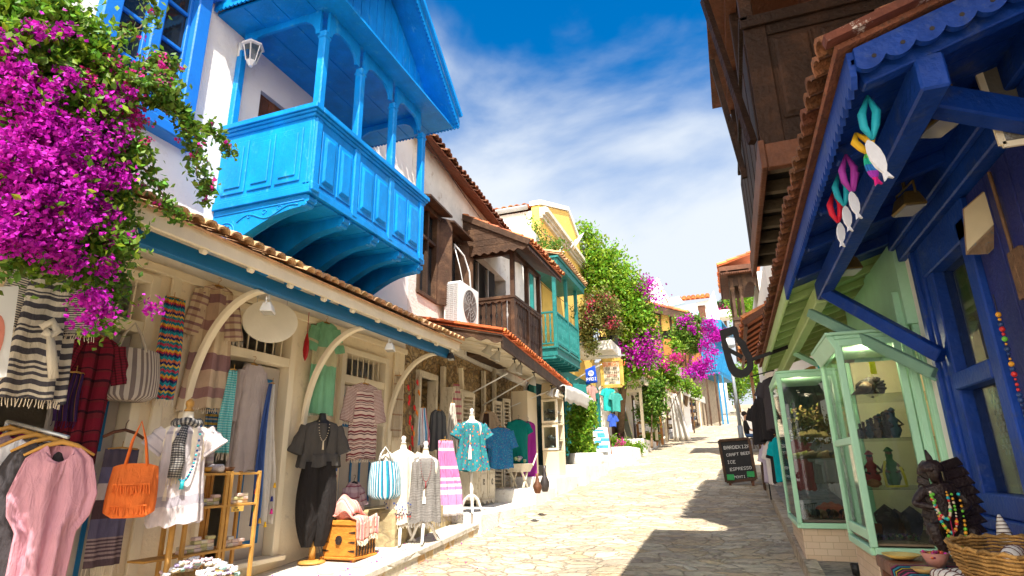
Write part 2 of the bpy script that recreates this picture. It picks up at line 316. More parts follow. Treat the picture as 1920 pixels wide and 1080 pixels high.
# ---------------- generators
def leafquads(c,size,jit=.5,flat=.3,long=1.5,seed=0):
    g=np.random.default_rng(seed); n=len(c); d=g.normal(size=(n,3)); d/=np.linalg.norm(d,axis=1)[:,None]
    nz=g.normal(size=(n,3)); nz[:,2]+=flat*3; nz-=d*(nz*d).sum(1)[:,None]; nz/=np.linalg.norm(nz,axis=1)[:,None]
    s=np.cross(d,nz); z=size*(1-jit/2+jit*g.random(n))[:,None]
    a=c-d*z*long*.5; e=c+d*z*long*.5; m1=c+s*z*.45-nz*z*.12; m2=c-s*z*.45-nz*z*.12
    return np.stack([a,m1,e,m2],1)
def blobpts(n,blobs,seed=0,shell=.55):
    """points spread through uneven clumps; blobs: (x,y,z,rx,ry,rz)"""
    g=np.random.default_rng(seed); B=np.array(blobs,float); vol=(B[:,3]*B[:,4]*B[:,5])**.75; vol/=vol.sum(); out=[]
    for b,k in zip(B,(vol*n).astype(int)+1):
        d=g.normal(size=(k,3)); d/=np.linalg.norm(d,axis=1)[:,None]; r=(shell+(1-shell)*g.random(k)**.6)[:,None]*(1+.18*np.sin(d[:,:1]*7+b[0]*5)+.15*np.sin(d[:,2:]*9+b[1]*3))
        out.append(b[:3]+d*r*b[3:])
    return np.concatenate(out)
def clumps(n,blobs,sub,per,spread,seed=0):
    """leaf sprays: sub-clumps inside the blobs, each with its own leaves"""
    g=np.random.default_rng(seed); c=blobpts(sub,blobs,seed+1,.35); k=len(c); idx=g.integers(0,k,n)
    return c[idx]+g.normal(size=(n,3))*spread*(.5+g.random(k)[idx])[:,None]
leafm=M('green_leaves',(.12,.235,.022),.5,.25,3,0,island=.5,hue=.035,trans=.35,spec=.4)
leafy=M('light_green_leaves',(.20,.36,.025),.5,.25,3,0,island=.45,hue=.04,trans=.4,spec=.3)
leafd=M('dark_green_leaves',(.045,.10,.02),.5,.25,3,0,island=.5,hue=.03,trans=.3,spec=.4)
bloom=M('magenta_bracts',(.52,.016,.44),.6,.15,3,0,island=.4,hue=.025,trans=.35,spec=.2)
bloompink=M('pink_bracts',(.66,.03,.30),.6,.15,3,0,island=.4,hue=.03,trans=.35,spec=.2)
bark=M('brown_bark',(.17,.11,.065),.9,.4,8,.8,40)
def tiles(mb,p,q,upv,width,pitch=.19,r=.075,L=.34,jit=.02,seed=1,cap=True,segs=5):
    """rows of half-round tiles laid from the eave p-q towards upv"""
    g=random.Random(seed); p=Vector(p); q=Vector(q); a=(q-p); ln=a.length; a.normalize(); s=Vector(upv).normalized(); nrm=a.cross(s)
    if nrm.z<0: nrm=-nrm
    n=max(1,int(ln/pitch)); m=max(1,int(math.ceil(width/(L*.82))))
    mb.add([p-nrm*.01,q-nrm*.01,q+s*width-nrm*.01,p+s*width-nrm*.01,p-nrm*.03,q-nrm*.03,q+s*width-nrm*.03,p+s*width-nrm*.03],[(0,1,2,3),(7,6,5,4),(0,4,5,1),(1,5,6,2),(2,6,7,3),(3,7,4,0)])
    for i in range(n):
        for j in range(m):
            c=p+a*((i+.5)*ln/n+g.uniform(-jit,jit))+s*(j*L*.82+g.uniform(-jit,jit)-.03)+nrm*(g.uniform(0,jit*.5)+.012)
            r1=r*(1.08+g.uniform(-.05,.05)); r2=r*.9; e=c+s*min(L,width-j*L*.82+.05)+nrm*-.004; c2=c+nrm*.014; vs=[]
            for (cc,rr) in((c2,r1),(e,r2)):
                for k in range(segs+1):
                    t=PI*k/segs; vs.append(cc+a*math.cos(t)*rr+nrm*math.sin(t)*rr*.85)
            S=segs+1
            fs=[(k,k+1,S+k+1,S+k) for k in range(segs)]
            # inner lip gives the open end its thickness
            o=len(vs)
            for k in range(S):
                t=PI*k/segs; vs.append(c2+a*math.cos(t)*rr*.95+nrm*(math.sin(t)*rr*.62))
            fs+=[(k+1,k,o+k,o+k+1) for k in range(segs)]
            for k in range(S):
                t=PI*k/segs; vs.append(c2+s*.12+a*math.cos(t)*rr*.9+nrm*(math.sin(t)*rr*.6))
            fs+=[(o+k+1,o+k,o+S+k,o+S+k+1) for k in range(segs)]
            if cap: fs+=[tuple(range(o+S,o+2*S))]
            mb.add(vs,fs)
    return mb
def fascia(mb,p,q,h,w=.08,d=.04,th=.02,style='scallop',down=(0,0,-1),off=None):
    """a board from p to q whose lower edge is cut to a fringe"""
    p=Vector(p); q=Vector(q); ln=(q-p).length; n=max(1,round(ln/w)); k=8 if style=='scallop' else (2 if style=='saw' else 10); dn=Vector(down); T=[];B=[]
    for i in range(n*k+1):
        t=i/(n*k); f=(i%k)/k
        if style=='scallop': e=d*math.sin(PI*f)**.7
        elif style=='saw': e=d*(1-abs(2*f-1))
        else: e=d*(.5-.5*math.cos(2*PI*f))
        c=p.lerp(q,t); T.append(c); B.append(c+dn*(h+e))
    a=(q-p).normalized(); o=Vector(off) if off else a.cross(dn).normalized()
    return mb.strip(T,B,o*th)
def interp(secs,t):
    x=t*(len(secs)-1); i=min(int(x),len(secs)-2); f=x-i; f=f*f*(3-2*f)
    return [secs[i][k]*(1-f)+secs[i+1][k]*f for k in range(len(secs[0]))]
def body(mb,secs,n=44,rows=22,k=7,amp=.012,dip=.0,seed=0,hem=.0,zz=1,vn=2.5):
    """hollow garment from rings (z,halfwidth,halfdepth); folds deepen towards the hem"""
    g=random.Random(seed); ph=[g.uniform(0,6.28) for _ in range(6)]
    def fn(u,v):
        z,w,d=interp(secs,v); t=2*PI*u; A=amp*(.25+1.0*v)
        f=A*(math.sin(k*t+ph[0]+v*1.3)+.6*math.sin((k*2-3)*t+ph[1]-v*2)+.35*math.sin(3*t+ph[2]+v*5))
        c,s=math.cos(t),math.sin(t)
        fr=max(0,-s)**vn*math.exp(-v*9)
        return (w*c+f*c*.7, d*s+f*(.6+.8*abs(s))*(1 if s>=0 else -1)*.8, z-dip*fr-hem*v**4*math.sin(2*t+ph[3])+.008*math.sin(9*t+ph[4])*v)
    return mb.grid(fn,n,rows,closed=True)
def sleeve(mb,p,q,ra,rb,n=16,rows=8,amp=.008,seed=0,bend=None):
    g=random.Random(seed); p=Vector(p); q=Vector(q); d=(q-p).normalized(); a=Vector((0,1,0)); a=(a-d*a.dot(d)).normalized(); b=d.cross(a); ph=g.uniform(0,6); bn=Vector(bend) if bend else Vector()
    def fn(u,v):
        t=2*PI*u; r1=ra[0]+(rb[0]-ra[0])*v; r2=ra[1]+(rb[1]-ra[1])*v; f=amp*v*math.sin(4*t+ph)+amp*math.sin(v*14+ph)*.7
        return p.lerp(q,v)+bn*math.sin(PI*v)+b*(r1+f)*math.cos(t)+a*(r2+f)*math.sin(t)
    return mb.grid(fn,n,rows,closed=True)
def panel(mb,w,h,folds=5,amp=.02,pinch=1,seed=0,nu=36,nv=24,diag=0,cy=0,wave=0):
    g=random.Random(seed); ph=g.uniform(0,6)
    def fn(u,v):
        ww=w*(pinch+(1-pinch)*min(1,v*1.6)); x=(u-.5)*ww+diag*v
        y=amp*(.4+.6*v)*math.sin(2*PI*folds*u+ph+v)+amp*.5*math.sin(2*PI*folds*1.7*u+ph*2-v*2)+cy*math.sin(PI*u)
        return (x+amp*.5*math.sin(v*5+ph),y,-h*v-wave*math.sin(PI*u)*(1-v))
    return mb.grid(fn,nu,nv)
def fringe_strands(mb,pts,L=.06,n=None,r=.0025,seed=0):
    g=random.Random(seed); pts=[Vector(p) for p in pts]; n=n or len(pts)
    for i in range(n):
        x=i/(n-1)*(len(pts)-1); j=min(int(x),len(pts)-2); p=pts[j].lerp(pts[j+1],x-j); e=p+Vector((g.uniform(-.012,.012),g.uniform(-.012,.012),-L*g.uniform(.75,1.1)))
        mb.tube([p,(p+e)/2+Vector((g.uniform(-.004,.004),0,0)),e],[r,r,r*1.3],4,False)
    return mb
def TM(loc,rz=0,s=1): return Matrix.Translation(loc)@Matrix.Rotation(rz,4,'Z')@Matrix.Scale(s,4)
def hanger(parent,mat,w=.2,hook=True):
    m=MB(); m.tube([(-w,0,-.07),(-w*.5,0,-.015),(0,0,.0),(w*.5,0,-.015),(w,0,-.07)],[.012,.014,.016,.014,.012],8); o=m.build('hanger',mat,parent,True,local=True)
    return o
brass=M('brass_hook',(.5,.38,.16),.35,.1,8,0,metal=.8)
def hooked(parent,z=0):
    m=MB(); m.tube([(0,0,z),(0,0,z+.04),(.018,0,z+.06),(.012,0,z+.085),(-.012,0,z+.085)],.0025,5); return m.build('hook',greymetal,parent,True,local=True)
def bartext(mb,txt,o,xd,yd,h,nrm,seed=0,th=.003):
    """letters of a 5x7 dot font laid as raised strokes in the plane o,xd,yd"""
    o=Vector(o); xd=Vector(xd).normalized(); yd=Vector(yd).normalized(); nrm=Vector(nrm).normalized(); s=h/7; x=0
    for ch in txt.upper():
        rows=FONT.get(ch)
        if rows:
            for j,row in enumerate(rows):
                i=0
                while i<5:
                    if row>>(4-i)&1:
                        k=i
                        while k<5 and row>>(4-k)&1: k+=1
                        a=o+xd*(x+i)*s+yd*(6-j)*s; b=xd*(k-i)*s; c=yd*s*1.02; mb.hexa([a,a+b,a+b+c,a+c,a+nrm*th,a+b+nrm*th,a+b+c+nrm*th,a+c+nrm*th]); i=k
                    else: i+=1
        x+=6 if ch!=' ' else 4
    return x*s
FONT={k:[int(c,16) if len(c)==1 else int(c,16) for c in v.split()] for k,v in {
'A':'E 11 11 1F 11 11 11','B':'1E 11 11 1E 11 11 1E','C':'E 11 10 10 10 11 E','D':'1E 11 11 11 11 11 1E','E':'1F 10 10 1E 10 10 1F','F':'1F 10 10 1E 10 10 10',
'G':'E 11 10 17 11 11 E','H':'11 11 11 1F 11 11 11','I':'E 4 4 4 4 4 E','J':'7 2 2 2 2 12 C','K':'11 12 14 18 14 12 11','L':'10 10 10 10 10 10 1F','M':'11 1B 15 15 11 11 11',
'N':'11 19 15 13 11 11 11','O':'E 11 11 11 11 11 E','P':'1E 11 11 1E 10 10 10','R':'1E 11 11 1E 14 12 11','S':'F 10 10 E 1 1 1E','T':'1F 4 4 4 4 4 4','U':'11 11 11 11 11 11 E',
'V':'11 11 11 11 11 A 4','W':'11 11 11 15 15 1B 11','Y':'11 11 A 4 4 4 4','Z':'1F 1 2 4 8 10 1F','&':'C 12 14 8 15 12 D','/':'1 1 2 4 8 10 10','!':'4 4 4 4 4 0 4','1':'4 C 4 4 4 4 E','0':'E 11 13 15 19 11 E','2':'E 11 1 6 8 10 1F','5':'1F 10 1E 1 1 11 E'}.items()}
def curvetext(name,txt,parent,loc,rot,size,mat,ext=.002):
    c=bpy.data.curves.new(name,'FONT'); c.body=txt; c.size=size; c.extrude=ext; c.align_x='CENTER'; c.align_y='CENTER'
    t=bpy.data.objects.new(name,c); COL.objects.link(t); bpy.context.view_layer.update(); dg=bpy.context.evaluated_depsgraph_get()
    me=bpy.data.meshes.new_from_object(t.evaluated_get(dg)); bpy.data.objects.remove(t); me.materials.clear(); me.materials.append(mat)
    Mx=Matrix.Translation(loc)@rot.to_4x4(); me.transform((FR[parent].inverted() if parent else Matrix())@Mx)
    o=bpy.data.objects.new(name,me); COL.objects.link(o)
    if parent: o.parent=parent; FR[o]=FR[parent]
    return o
def basis(x,y): x=Vector(x).normalized(); y=Vector(y).normalized(); z=x.cross(y); return Matrix((x,y,z)).transposed()

# ---------------- ground, street, ledges
road_m=stone_mat('street_stones',[(.50,.40,.27),(.57,.49,.36),(.60,.51,.36),(.40,.33,.25),(.58,.44,.26),(.62,.56,.44)],(3.2,5.4,3.2),(.37,.30,.21),.035,.85,.45,.75,.05,stain=.25)
ledge_m=stone_mat('pale_ledge_stone',[(.60,.55,.46),(.55,.50,.42),(.64,.60,.52)],(1.6,1.6,3),(.36,.32,.26),.03,.5,.3,.8,.02)
def ground():
    ys=[-12]+[i*.5 for i in range(-10,161)]+[90,120,200,400]
    g=np.random.default_rng(3)
    def rows(x0,x1,nx,dz,ya,yb,step,name,m):
        b=MB(); ny=int((yb-ya)/step)
        def fn(u,v):
            x=x0+(x1-x0)*u; y=ya+(yb-ya)*v; k=.012*math.sin(x*3.1+y*.7)+.010*math.sin(y*2.3-x*1.1)+.006*math.sin(x*9+y*7)
            return (x,y,gz(y)+dz+k)
        b.grid(fn,nx,ny); return struct(b.build(name,m,None,True,local=True))
    rows(-4.0,1.6,28,0,-4,80,.4,'street',road_m)
    b=MB(); b.grid(lambda u,v:(-300+600*u,-40+440*v,gz(-40+440*v)-.25 if v<.35 else gz(110)-.4),20,60)
    struct(b.build('ground',M('earth',(.30,.24,.16),.9,.3,.5,.4,6),None,True,local=True))
ground()
def slope_slab(x0,x1,y0,y1,h0,h1=None,base=-.3):
    h1=h0 if h1 is None else h1
    b=MB(); n=max(1,int((y1-y0)/.6))
    for i in range(n):
        a=y0+(y1-y0)*i/n; c=y0+(y1-y0)*(i+1)/n; ha=h0+(h1-h0)*i/n; hc=h0+(h1-h0)*(i+1)/n
        b.hexa([(x0,a,gz(a)+base),(x1,a,gz(a)+base),(x1,c,gz(c)+base),(x0,c,gz(c)+base),(x0,a,gz(a)+ha),(x1,a,gz(a)+ha),(x1,c,gz(c)+hc),(x0,c,gz(c)+hc)])
    return b
ledge_front=stone_mat('ledge_mosaic_stone',[(.62,.56,.46),(.55,.32,.10),(.60,.52,.40),(.50,.36,.18),(.64,.58,.48),(.42,.38,.32)],(3,4.2,4.2),(.62,.57,.48),.10,.5,.2,.8,.02)
def flat_step(name,x0,x1,y0,y1,z0,z1,m,bev=.02):
    b=MB(); b.box(x0,x1,y0,y1,z0,z1); return struct(b.build(name,m,bev=bev))
struct(slope_slab(-5.2,-3.62,-3,8.42,.13).build('ledge',ledge_front,None))
struct(slope_slab(-5.2,-3.6,-3,8.42,.155,base=.10).build('ledge_paving',ledge_m,None))
flat_step('step',-5.2,-3.58,8.42,11.1,.3,.96,oldwhite)
flat_step('step',-5.3,-3.6,11.1,12.5,.6,1.20,oldwhite)
flat_step('step',-5.4,-3.6,12.5,14.6,.8,1.40,oldwhite)
flat_step('step',-5.4,-3.45,14.6,17.4,1.0,1.64,oldwhite)
flat_step('step',-5.4,-3.55,17.4,21.0,1.2,1.90,oldwhite)
flat_step('step',-5.6,-3.35,21.0,25.5,1.5,2.22,oldwhite)
flat_step('step',-5.6,-3.5,25.5,31.0,1.8,2.66,oldwhite)
struct(slope_slab(-5.0,-3.3,31.0,46,.25,.3).build('ledge',ledge_m,None))
# raised stone block behind the two white stands
b=MB(); b.box(-4.8,-4.02,6.75,8.40,.5,1.12)
tag(b.build('stone_block',stone_mat('tan_block_stone',[(.42,.32,.15),(.50,.40,.22),(.36,.28,.15)],(3,3,4),(.28,.22,.13),.06,.5,.2,.85,.02),bev=.03),'low tan stone block against the shop wall behind the white mannequin feet','stone block')
# right ledge
ledger=stone_mat('tan_ledge_stone',[(.50,.40,.28),(.42,.34,.25),(.55,.46,.33)],(2.2,3,4),(.24,.19,.13),.05,.7,.3,.8,.03)  # tan stone of the right kerb, browner and darker than the left ledge
slab=stone_mat('dark_slab_stone',[(.22,.20,.18),(.33,.28,.22),(.27,.25,.23),(.38,.34,.28)],(1.8,2.6,2),(.10,.09,.08),.035,.6,.3,.7,.02)
struct(slope_slab(.50,.62,-2,15.5,.16).build('kerb',ledger,None))
struct(slope_slab(.62,6,-2,15.5,.145).build('shop_paving',slab,None))
struct(slope_slab(.9,6,15.5,60,.12).build('pavement',slab,None))
def wallbox(mb,X,th,y0,y1,z0,z1,holes):
    """wall slab (outer face at X, thickness th) with real openings"""
    ys=sorted({y0,y1,*[h[0] for h in holes],*[h[1] for h in holes]}); zs=sorted({z0,z1,*[h[2] for h in holes],*[h[3] for h in holes]})
    ys=[y for y in ys if y0<=y<=y1]; zs=[z for z in zs if z0<=z<=z1]
    g=[[not any(h[0]<=(ys[i]+ys[i+1])/2<=h[1] and h[2]<=(zs[j]+zs[j+1])/2<=h[3] for h in holes) for j in range(len(zs)-1)] for i in range(len(ys)-1)]
    V={}
    def vid(i,j,s):
        if (i,j,s) not in V: V[(i,j,s)]=len(mb.v); mb.v.append((X-(th if s else 0),ys[i],zs[j]))
        return V[(i,j,s)]
    def F(*a): mb.f.append(a); mb.m.append(mb.cm)
    ni,nj=len(ys)-1,len(zs)-1
    for i in range(ni):
        for j in range(nj):
            if not g[i][j]: continue
            F(vid(i,j,0),vid(i+1,j,0),vid(i+1,j+1,0),vid(i,j+1,0)); F(vid(i,j,1),vid(i,j+1,1),vid(i+1,j+1,1),vid(i+1,j,1))
            if i==0 or not g[i-1][j]: F(vid(i,j,0),vid(i,j+1,0),vid(i,j+1,1),vid(i,j,1))
            if i==ni-1 or not g[i+1][j]: F(vid(i+1,j,0),vid(i+1,j,1),vid(i+1,j+1,1),vid(i+1,j+1,0))
            if j==0 or not g[i][j-1]: F(vid(i,j,0),vid(i,j,1),vid(i+1,j,1),vid(i+1,j,0))
            if j==nj-1 or not g[i][j+1]: F(vid(i,j+1,0),vid(i+1,j+1,0),vid(i+1,j+1,1),vid(i,j+1,1))
    return mb
# ================= HOUSE A : white house, blue balcony, shop with awning
XW=-4.8
HA=thing('white_house','tall white house with bright blue window and balcony above the clothes shop','house',(-7,4,.4))
holesU=[(2.75,3.72,4.75,6.9),(4.63,6.3,4.35,5.95)]
b=MB(); wallbox(b,XW,.3,-2.5,8.2,3.45,7.9,holesU); b.build('upper_wall',white,HA)
door_holes=[(2.55,3.72,.62,3.32),(4.46,5.60,.70,3.34),(6.50,7.66,1.0,3.20)]
b=MB(); wallbox(b,XW-.003,.25,-2.5,8.2,-.2,3.45,door_holes); b.build('lower_wall',cream,HA)
b=MB(); b.box(-9,-8.8,-2.5,8.2,-.2,7.9); b.box(-8.8,-5.1,-2.5,-2.3,-.2,7.9); b.box(-8.8,-5.1,8.0,8.19,-.2,7.9); b.box(-8.8,-5.1,-2.3,8,3.5,3.6); b.build('side_walls',white,HA)
b=MB(); tiles(b,(-4.45,-2.6,7.85),(-4.45,8.3,7.85),(-1,0,.45),2.0,seed=3); b.build('roof',tiledark,HA)
b=MB(); b.box(-9,-5,-2.5,8.2,7.9,7.95); b.build('ceiling',white,HA)
# shop doors: frames, transoms with bars, leaves
def door_unit(y0,y1,zb,zt,ztr,leaf,name):
    f=MB(); X=XW+.02
    for (a,c) in((y0,y0+.09),(y1-.09,y1)): f.box(X-.22,X+.03,a,c,zb,zt)
    f.box(X-.22,X+.03,y0+.09,y1-.09,zt-.08,zt); f.box(X-.20,X+.02,y0+.09,y1-.09,ztr-.1,ztr)
    f.box(X-.2,X+.10,y0-.04,y1+.04,zb-.05,zb)
    fo=f.build('door_frame',creamwood,HA,bev=.006)
    t=MB(); n=7
    for i in range(n): y=y0+.12+(y1-y0-.24)*(i+.5)/n; t.tube([(X-.04,y,ztr),(X-.04,y,zt-.08)],.008,6)
    t.build('window_bars',creamwood,fo)
    for (ya,yb,xo,ang) in leaf:
        d=MB(); h=ztr-.12-zb; w=yb-ya; Mx=Matrix.Translation((XW-.10+xo,ya,zb))@Matrix.Rotation(ang,4,'Z')
        d.box(-.02,.02,0,w,0,h); d.xf(Mx); dl=d.build('door',M('door_grey_beige',(.46,.41,.36),.5,.1,3,.1,50),HA,bev=.004)
        tr=MB()
        for (za,zc) in((.14,.95),(1.12,h-.14)):
            tr.box(.021,.032,.10,.135,za,zc); tr.box(.021,.032,w-.135,w-.10,za,zc); tr.box(.021,.032,.135,w-.135,za,za+.035); tr.box(.021,.032,.135,w-.135,zc-.035,zc)
        tr.xf(Mx); tr.build('blue_moulding',trim_blue,dl)
        kb=MB(); kb.ball((.05,w-.05,1.05),.025); kb.xf(Mx); kb.build('handle',brass,dl)
door_unit(2.55,3.72,.66,3.32,2.88,[(3.08,3.62,.0,0)],'a')
door_unit(4.46,5.60,.74,3.34,2.86,[(4.98,5.5,.0,0)],'b')
door_unit(6.50,7.66,1.04,3.20,2.83,[(6.62,7.12,.0,0),(7.12,7.6,-.02,0)],'c')
# pilasters and mouldings on the shop front
b=MB()
for y in (2.2,3.90,4.22,6.2,7.9): b.box(XW+.0,XW+.035,y-.05,y+.05,.5+SL*y*.6,3.4)
b.box(XW,XW+.05,-2.4,8.2,3.36,3.44); b.build('shopfront_moulding',creamwood,HA,bev=.006)
# upper blue window
def blue_window():
    y0,y1,z0,z1=2.78,3.70,4.78,6.95; X=XW+.04
    f=MB(); w=.10
    f.box(X-.16,X+.05,y0-.06,y0+w,z0,z1); f.box(X-.16,X+.05,y1-w,y1+.06,z0,z1); f.box(X-.16,X+.05,y0+w,y1-w,z0,z0+w)
    f.box(X-.12,X+.02,(y0+y1)/2-.055,(y0+y1)/2+.055,z0+w,z1)
    f.box(X-.16,X+.12,y0-.1,y1+.1,z0-.12,z0-.002); f.box(X-.05,X+.11,y0-.12,y1+.12,z1-.45,z1-.38)
    fo=f.build('window_frame',win_blue,HA,bev=.012)
    m=MB()
    for (a,c) in((y0+w,(y0+y1)/2-.055),((y0+y1)/2+.055,y1-w)):
        m.box(X-.10,X-.03,a,a+.035,z0+w,z1); m.box(X-.10,X-.03,c-.035,c,z0+w,z1); m.box(X-.10,X-.03,a+.035,c-.035,z0+w,z0+w+.05)
        for z in (5.24,5.68,6.12): m.box(X-.09,X-.035,a+.035,c-.035,z,z+.04)
    m.build('glazing_bars',win_blue,fo,bev=.006)
    g=MB(); g.box(X-.07,X-.064,y0+w,y1-w,z0+w,z1); g.build('pane',glass('dark_pane',(.5,.55,.6),.75),fo)
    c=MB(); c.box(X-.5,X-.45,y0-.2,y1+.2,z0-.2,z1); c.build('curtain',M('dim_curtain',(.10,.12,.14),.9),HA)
blue_window()
# ---- blue balcony
BX=-3.6; Y0,Y1=4.2,6.5; ZF,ZR=4.22,5.14
def balcony():
    T=HA
    fl=MB(); fl.box(XW,BX+.02,Y0-.02,Y1+.02,ZF-.03,ZF+.04)
    for i in range(9): y=Y0+(Y1-Y0)*i/9; fl.box(XW,BX-.02,y+.01,y+(Y1-Y0)/9-.006,ZF-.055,ZF-.031)
    bo=fl.build('balcony_floor',sky_blue,T,bev=.004)
    bl=MB(); bl.box(BX-.04,BX+.0,Y0,Y1,ZF+.04,ZR-.08); bl.box(XW,BX-.04,Y0,Y0+.04,ZF+.04,ZR-.08); bl.box(XW,BX-.04,Y1-.04,Y1,ZF+.04,ZR-.08)
    # raised panels, side facing down the street
    def px(a,c,z0,z1,face):
        if face=='y': bl.box(a,c,Y0-.015,Y0,z0,z1); bl.box(a+.05,c-.05,Y0-.028,Y0-.015,z0+.06,z1-.06)
        else: bl.box(BX,BX+.012,a,c,z0,z1); bl.hexa([(BX+.012,a+.03,z0+.04),(BX+.012,c-.03,z0+.04),(BX+.012,c-.03,z1-.04),(BX+.012,a+.03,z1-.04),(BX+.032,a+.06,z0+.08),(BX+.032,c-.06,z0+.08),(BX+.032,c-.06,z1-.08),(BX+.032,a+.06,z1-.08)])
    n=3; w=(BX-XW-.16)/n
    for i in range(n): px(XW+.06+w*i+.02,XW+.06+w*(i+1)-.02,ZF+.12,ZR-.20,'y')
    posts=[4.26,4.93,5.66,6.42]
    for k in range(3):
        a,c=posts[k]+.06,posts[k+1]-.06; m=(a+c)/2
        px(a+.01,m-.015,ZF+.10,ZR-.20,'x'); px(m+.015,c-.01,ZF+.10,ZR-.20,'x')
    bl.box(XW,BX+.01,Y0-.012,Y0,ZF+.0,ZF+.07); bl.box(BX,BX+.014,Y0,Y1,ZF-.0,ZF+.07)
    bl.build('balcony_panels',sky_blue,T,bev=.006)
    rl=MB(); 
    for (e,z0,z1) in((.06,ZR-.03,ZR+.03),(.04,ZR-.06,ZR-.03),(.02,ZR-.10,ZR-.06)):
        rl.box(XW,BX+e,Y0-e,Y0+.06,z0,z1); rl.box(BX-.06,BX+e,Y0+.06,Y1-.06,z0,z1); rl.box(XW,BX+e,Y1-.06,Y1+e,z0,z1)
    rl.build('handrail',sky_blue,T,bev=.006)
    for y in posts:
        p=MB(); p.box(BX-.075,BX+.025,y-.05,y+.05,ZF,ZR-.1); p.box(BX-.09,BX+.035,y-.06,y+.06,ZF,ZF+.1) if y in(4.26,6.42) else None
        p.box(BX-.07,BX+.02,y-.045,y+.045,ZR+.03,6.12); p.box(BX-.08,BX+.03,y-.055,y+.055,6.02,6.06)
        p.build('post',sky_blue,T,bev=.012)
    for y in(4.26,6.42): p=MB(); p.box(XW,XW+.07,y-.045,y+.045,ZR+.03,6.2); p.build('wall_post',sky_blue,T,bev=.01)
    # curved heads between posts
    def arch(a,c,fixed,ax,zb=6.22,zt=6.42,r=.17,th=.035):
        pts=[]; n=10; c2=c-.045; a2=a+.045; r=min(r,(c2-a2)/2-.01)
        low=[(a,zb-.10),(a2+.01,zb-.10)]+[(a2+.01+r*(1-math.cos(PI/2*i/n)),zb-.1+r*math.sin(PI/2*i/n)*.9) for i in range(1,n+1)]
        hi=[(c2-.01-r*(1-math.cos(PI/2*i/n)),zb-.1+r*math.sin(PI/2*i/n)*.9) for i in range(n,0,-1)]+[(c2-.01,zb-.10),(c,zb-.10)]
        L=low+hi; m=MB(); o=(th,0,0) if ax=='x' else (0,th,0)
        g=(lambda p:(fixed,p[0],p[1])) if ax=='x' else (lambda p:(p[0],fixed,p[1]))
        m.strip([g((p[0],zt)) for p in L],[g(p) for p in L],o); return m
    for k in range(3): arch(posts[k]+.05,posts[k+1]-.05,BX-.045,'x').build('arched_head',sky_blue,T)
    arch(XW+.07,BX-.08,Y0+.04,'y',r=.24).build('arched_head',sky_blue,T); arch(XW+.07,BX-.08,Y1-.10,'y',r=.24).build('arched_head',sky_blue,T)
    # ceiling, gable roof with its ridge across the street
    c=MB(); EX=.16; zc=6.42; ya,yb=3.86,6.92; ym=(ya+yb)/2; zt=7.75; xo=-3.30
    c.box(XW,xo-.06,ya+.04,yb-.04,zc,zc+.03)
    for x in(-4.45,-4.1,-3.75): c.box(x-.008,x+.008,ya+.06,yb-.06,zc-.008,zc)
    c.build('ceiling_boards',sky_blue,T)
    g=MB(); gx=BX-.02
    nb=14
    for i in range(nb):
        y0=Y0+(Y1-Y0)*i/nb; y1=Y0+(Y1-Y0)*(i+1)/nb-.008
        f=lambda y: 6.53+(zt-6.60)*(1-abs(y-ym)/(ym-ya))
        g.hexa([(gx-.02,y0,zc+.03),(gx,y0,zc+.03),(gx,y1,zc+.03),(gx-.02,y1,zc+.03),(gx-.02,y0,f(y0)),(gx,y0,f(y0)),(gx,y1,f(y1)),(gx-.02,y1,f(y1))])
    g.build('gable_boards',sky_blue,T,bev=.003)
    r=MB()
    for (y,s) in((ya,1),(yb,-1)): 
        r.hexa([(XW,y,zc+.06),(xo,y,zc+.06),(xo,ym,zt),(XW,ym,zt),(XW,y,zc+.13),(xo,y,zc+.13),(xo,ym,zt+.07),(XW,ym,zt+.07)] if s>0 else [(XW,ym,zt),(xo,ym,zt),(xo,y,zc+.06),(XW,y,zc+.06),(XW,ym,zt+.07),(xo,ym,zt+.07),(xo,y,zc+.13),(XW,y,zc+.13)])
    r.build('balcony_roof',sky_blue,T)
    tl=MB(); d=Vector((0,ym-ya,zt-zc-.06)); tiles(tl,(xo,ya-.02,zc+.15),(XW,ya-.02,zc+.15),d,d.length,seed=5); tiles(tl,(XW,yb+.02,zc+.15),(xo,yb+.02,zc+.15),Vector((0,-d.y,d.z)),d.length,seed=6); tl.build('balcony_roof_tiles',tile,T)
    f=MB(); fascia(f,(XW,ya-.015,zc+.14),(xo+.02,ya-.015,zc+.14),.11,.055,.028,.02,'scallop'); fascia(f,(xo+.02,yb+.015,zc+.14),(XW,yb+.015,zc+.14),.11,.055,.028,.02,'scallop')
    fascia(f,(xo+.02,ya,zc+.16),(xo+.02,ym,zt+.10),.12,.055,.028,.025,'scallop'); fascia(f,(xo+.02,ym,zt+.10),(xo+.02,yb,zc+.16),.12,.055,.028,.025,'scallop')
    f.build('scalloped_fringe',sky_blue,T)
    f=MB(); f.beam((xo+.05,ya,zc+.19),(xo+.05,ym,zt+.13),.05,.07); f.beam((xo+.05,ym,zt+.13),(xo+.05,yb,zc+.19),.05,.07)
    f.build('barge_board',sky_blue,T,bev=.006)
    # brackets
    ys=[4.27,4.83,5.39,5.95,6.45]
    def prof(i0):
        w=[(XW,ZF-.056),(BX+.0,ZF-.056),(BX+.0,ZF-.10),(BX-.03,ZF-.115)]
        n=14
        for q_ in range(n+1):
            t=q_/n; x=BX-.10-(BX-.10-XW-.0)*t; z=ZF-.15-.13*math.sin(min(1,t*1.15)*PI*.5)**1.6-(.26 if i0==0 else .37)*max(0,(t-.18)/.82)**1.7
            if t>.82: z+=.10*((t-.82)/.18)**2
            w.append((x,z))
        return w
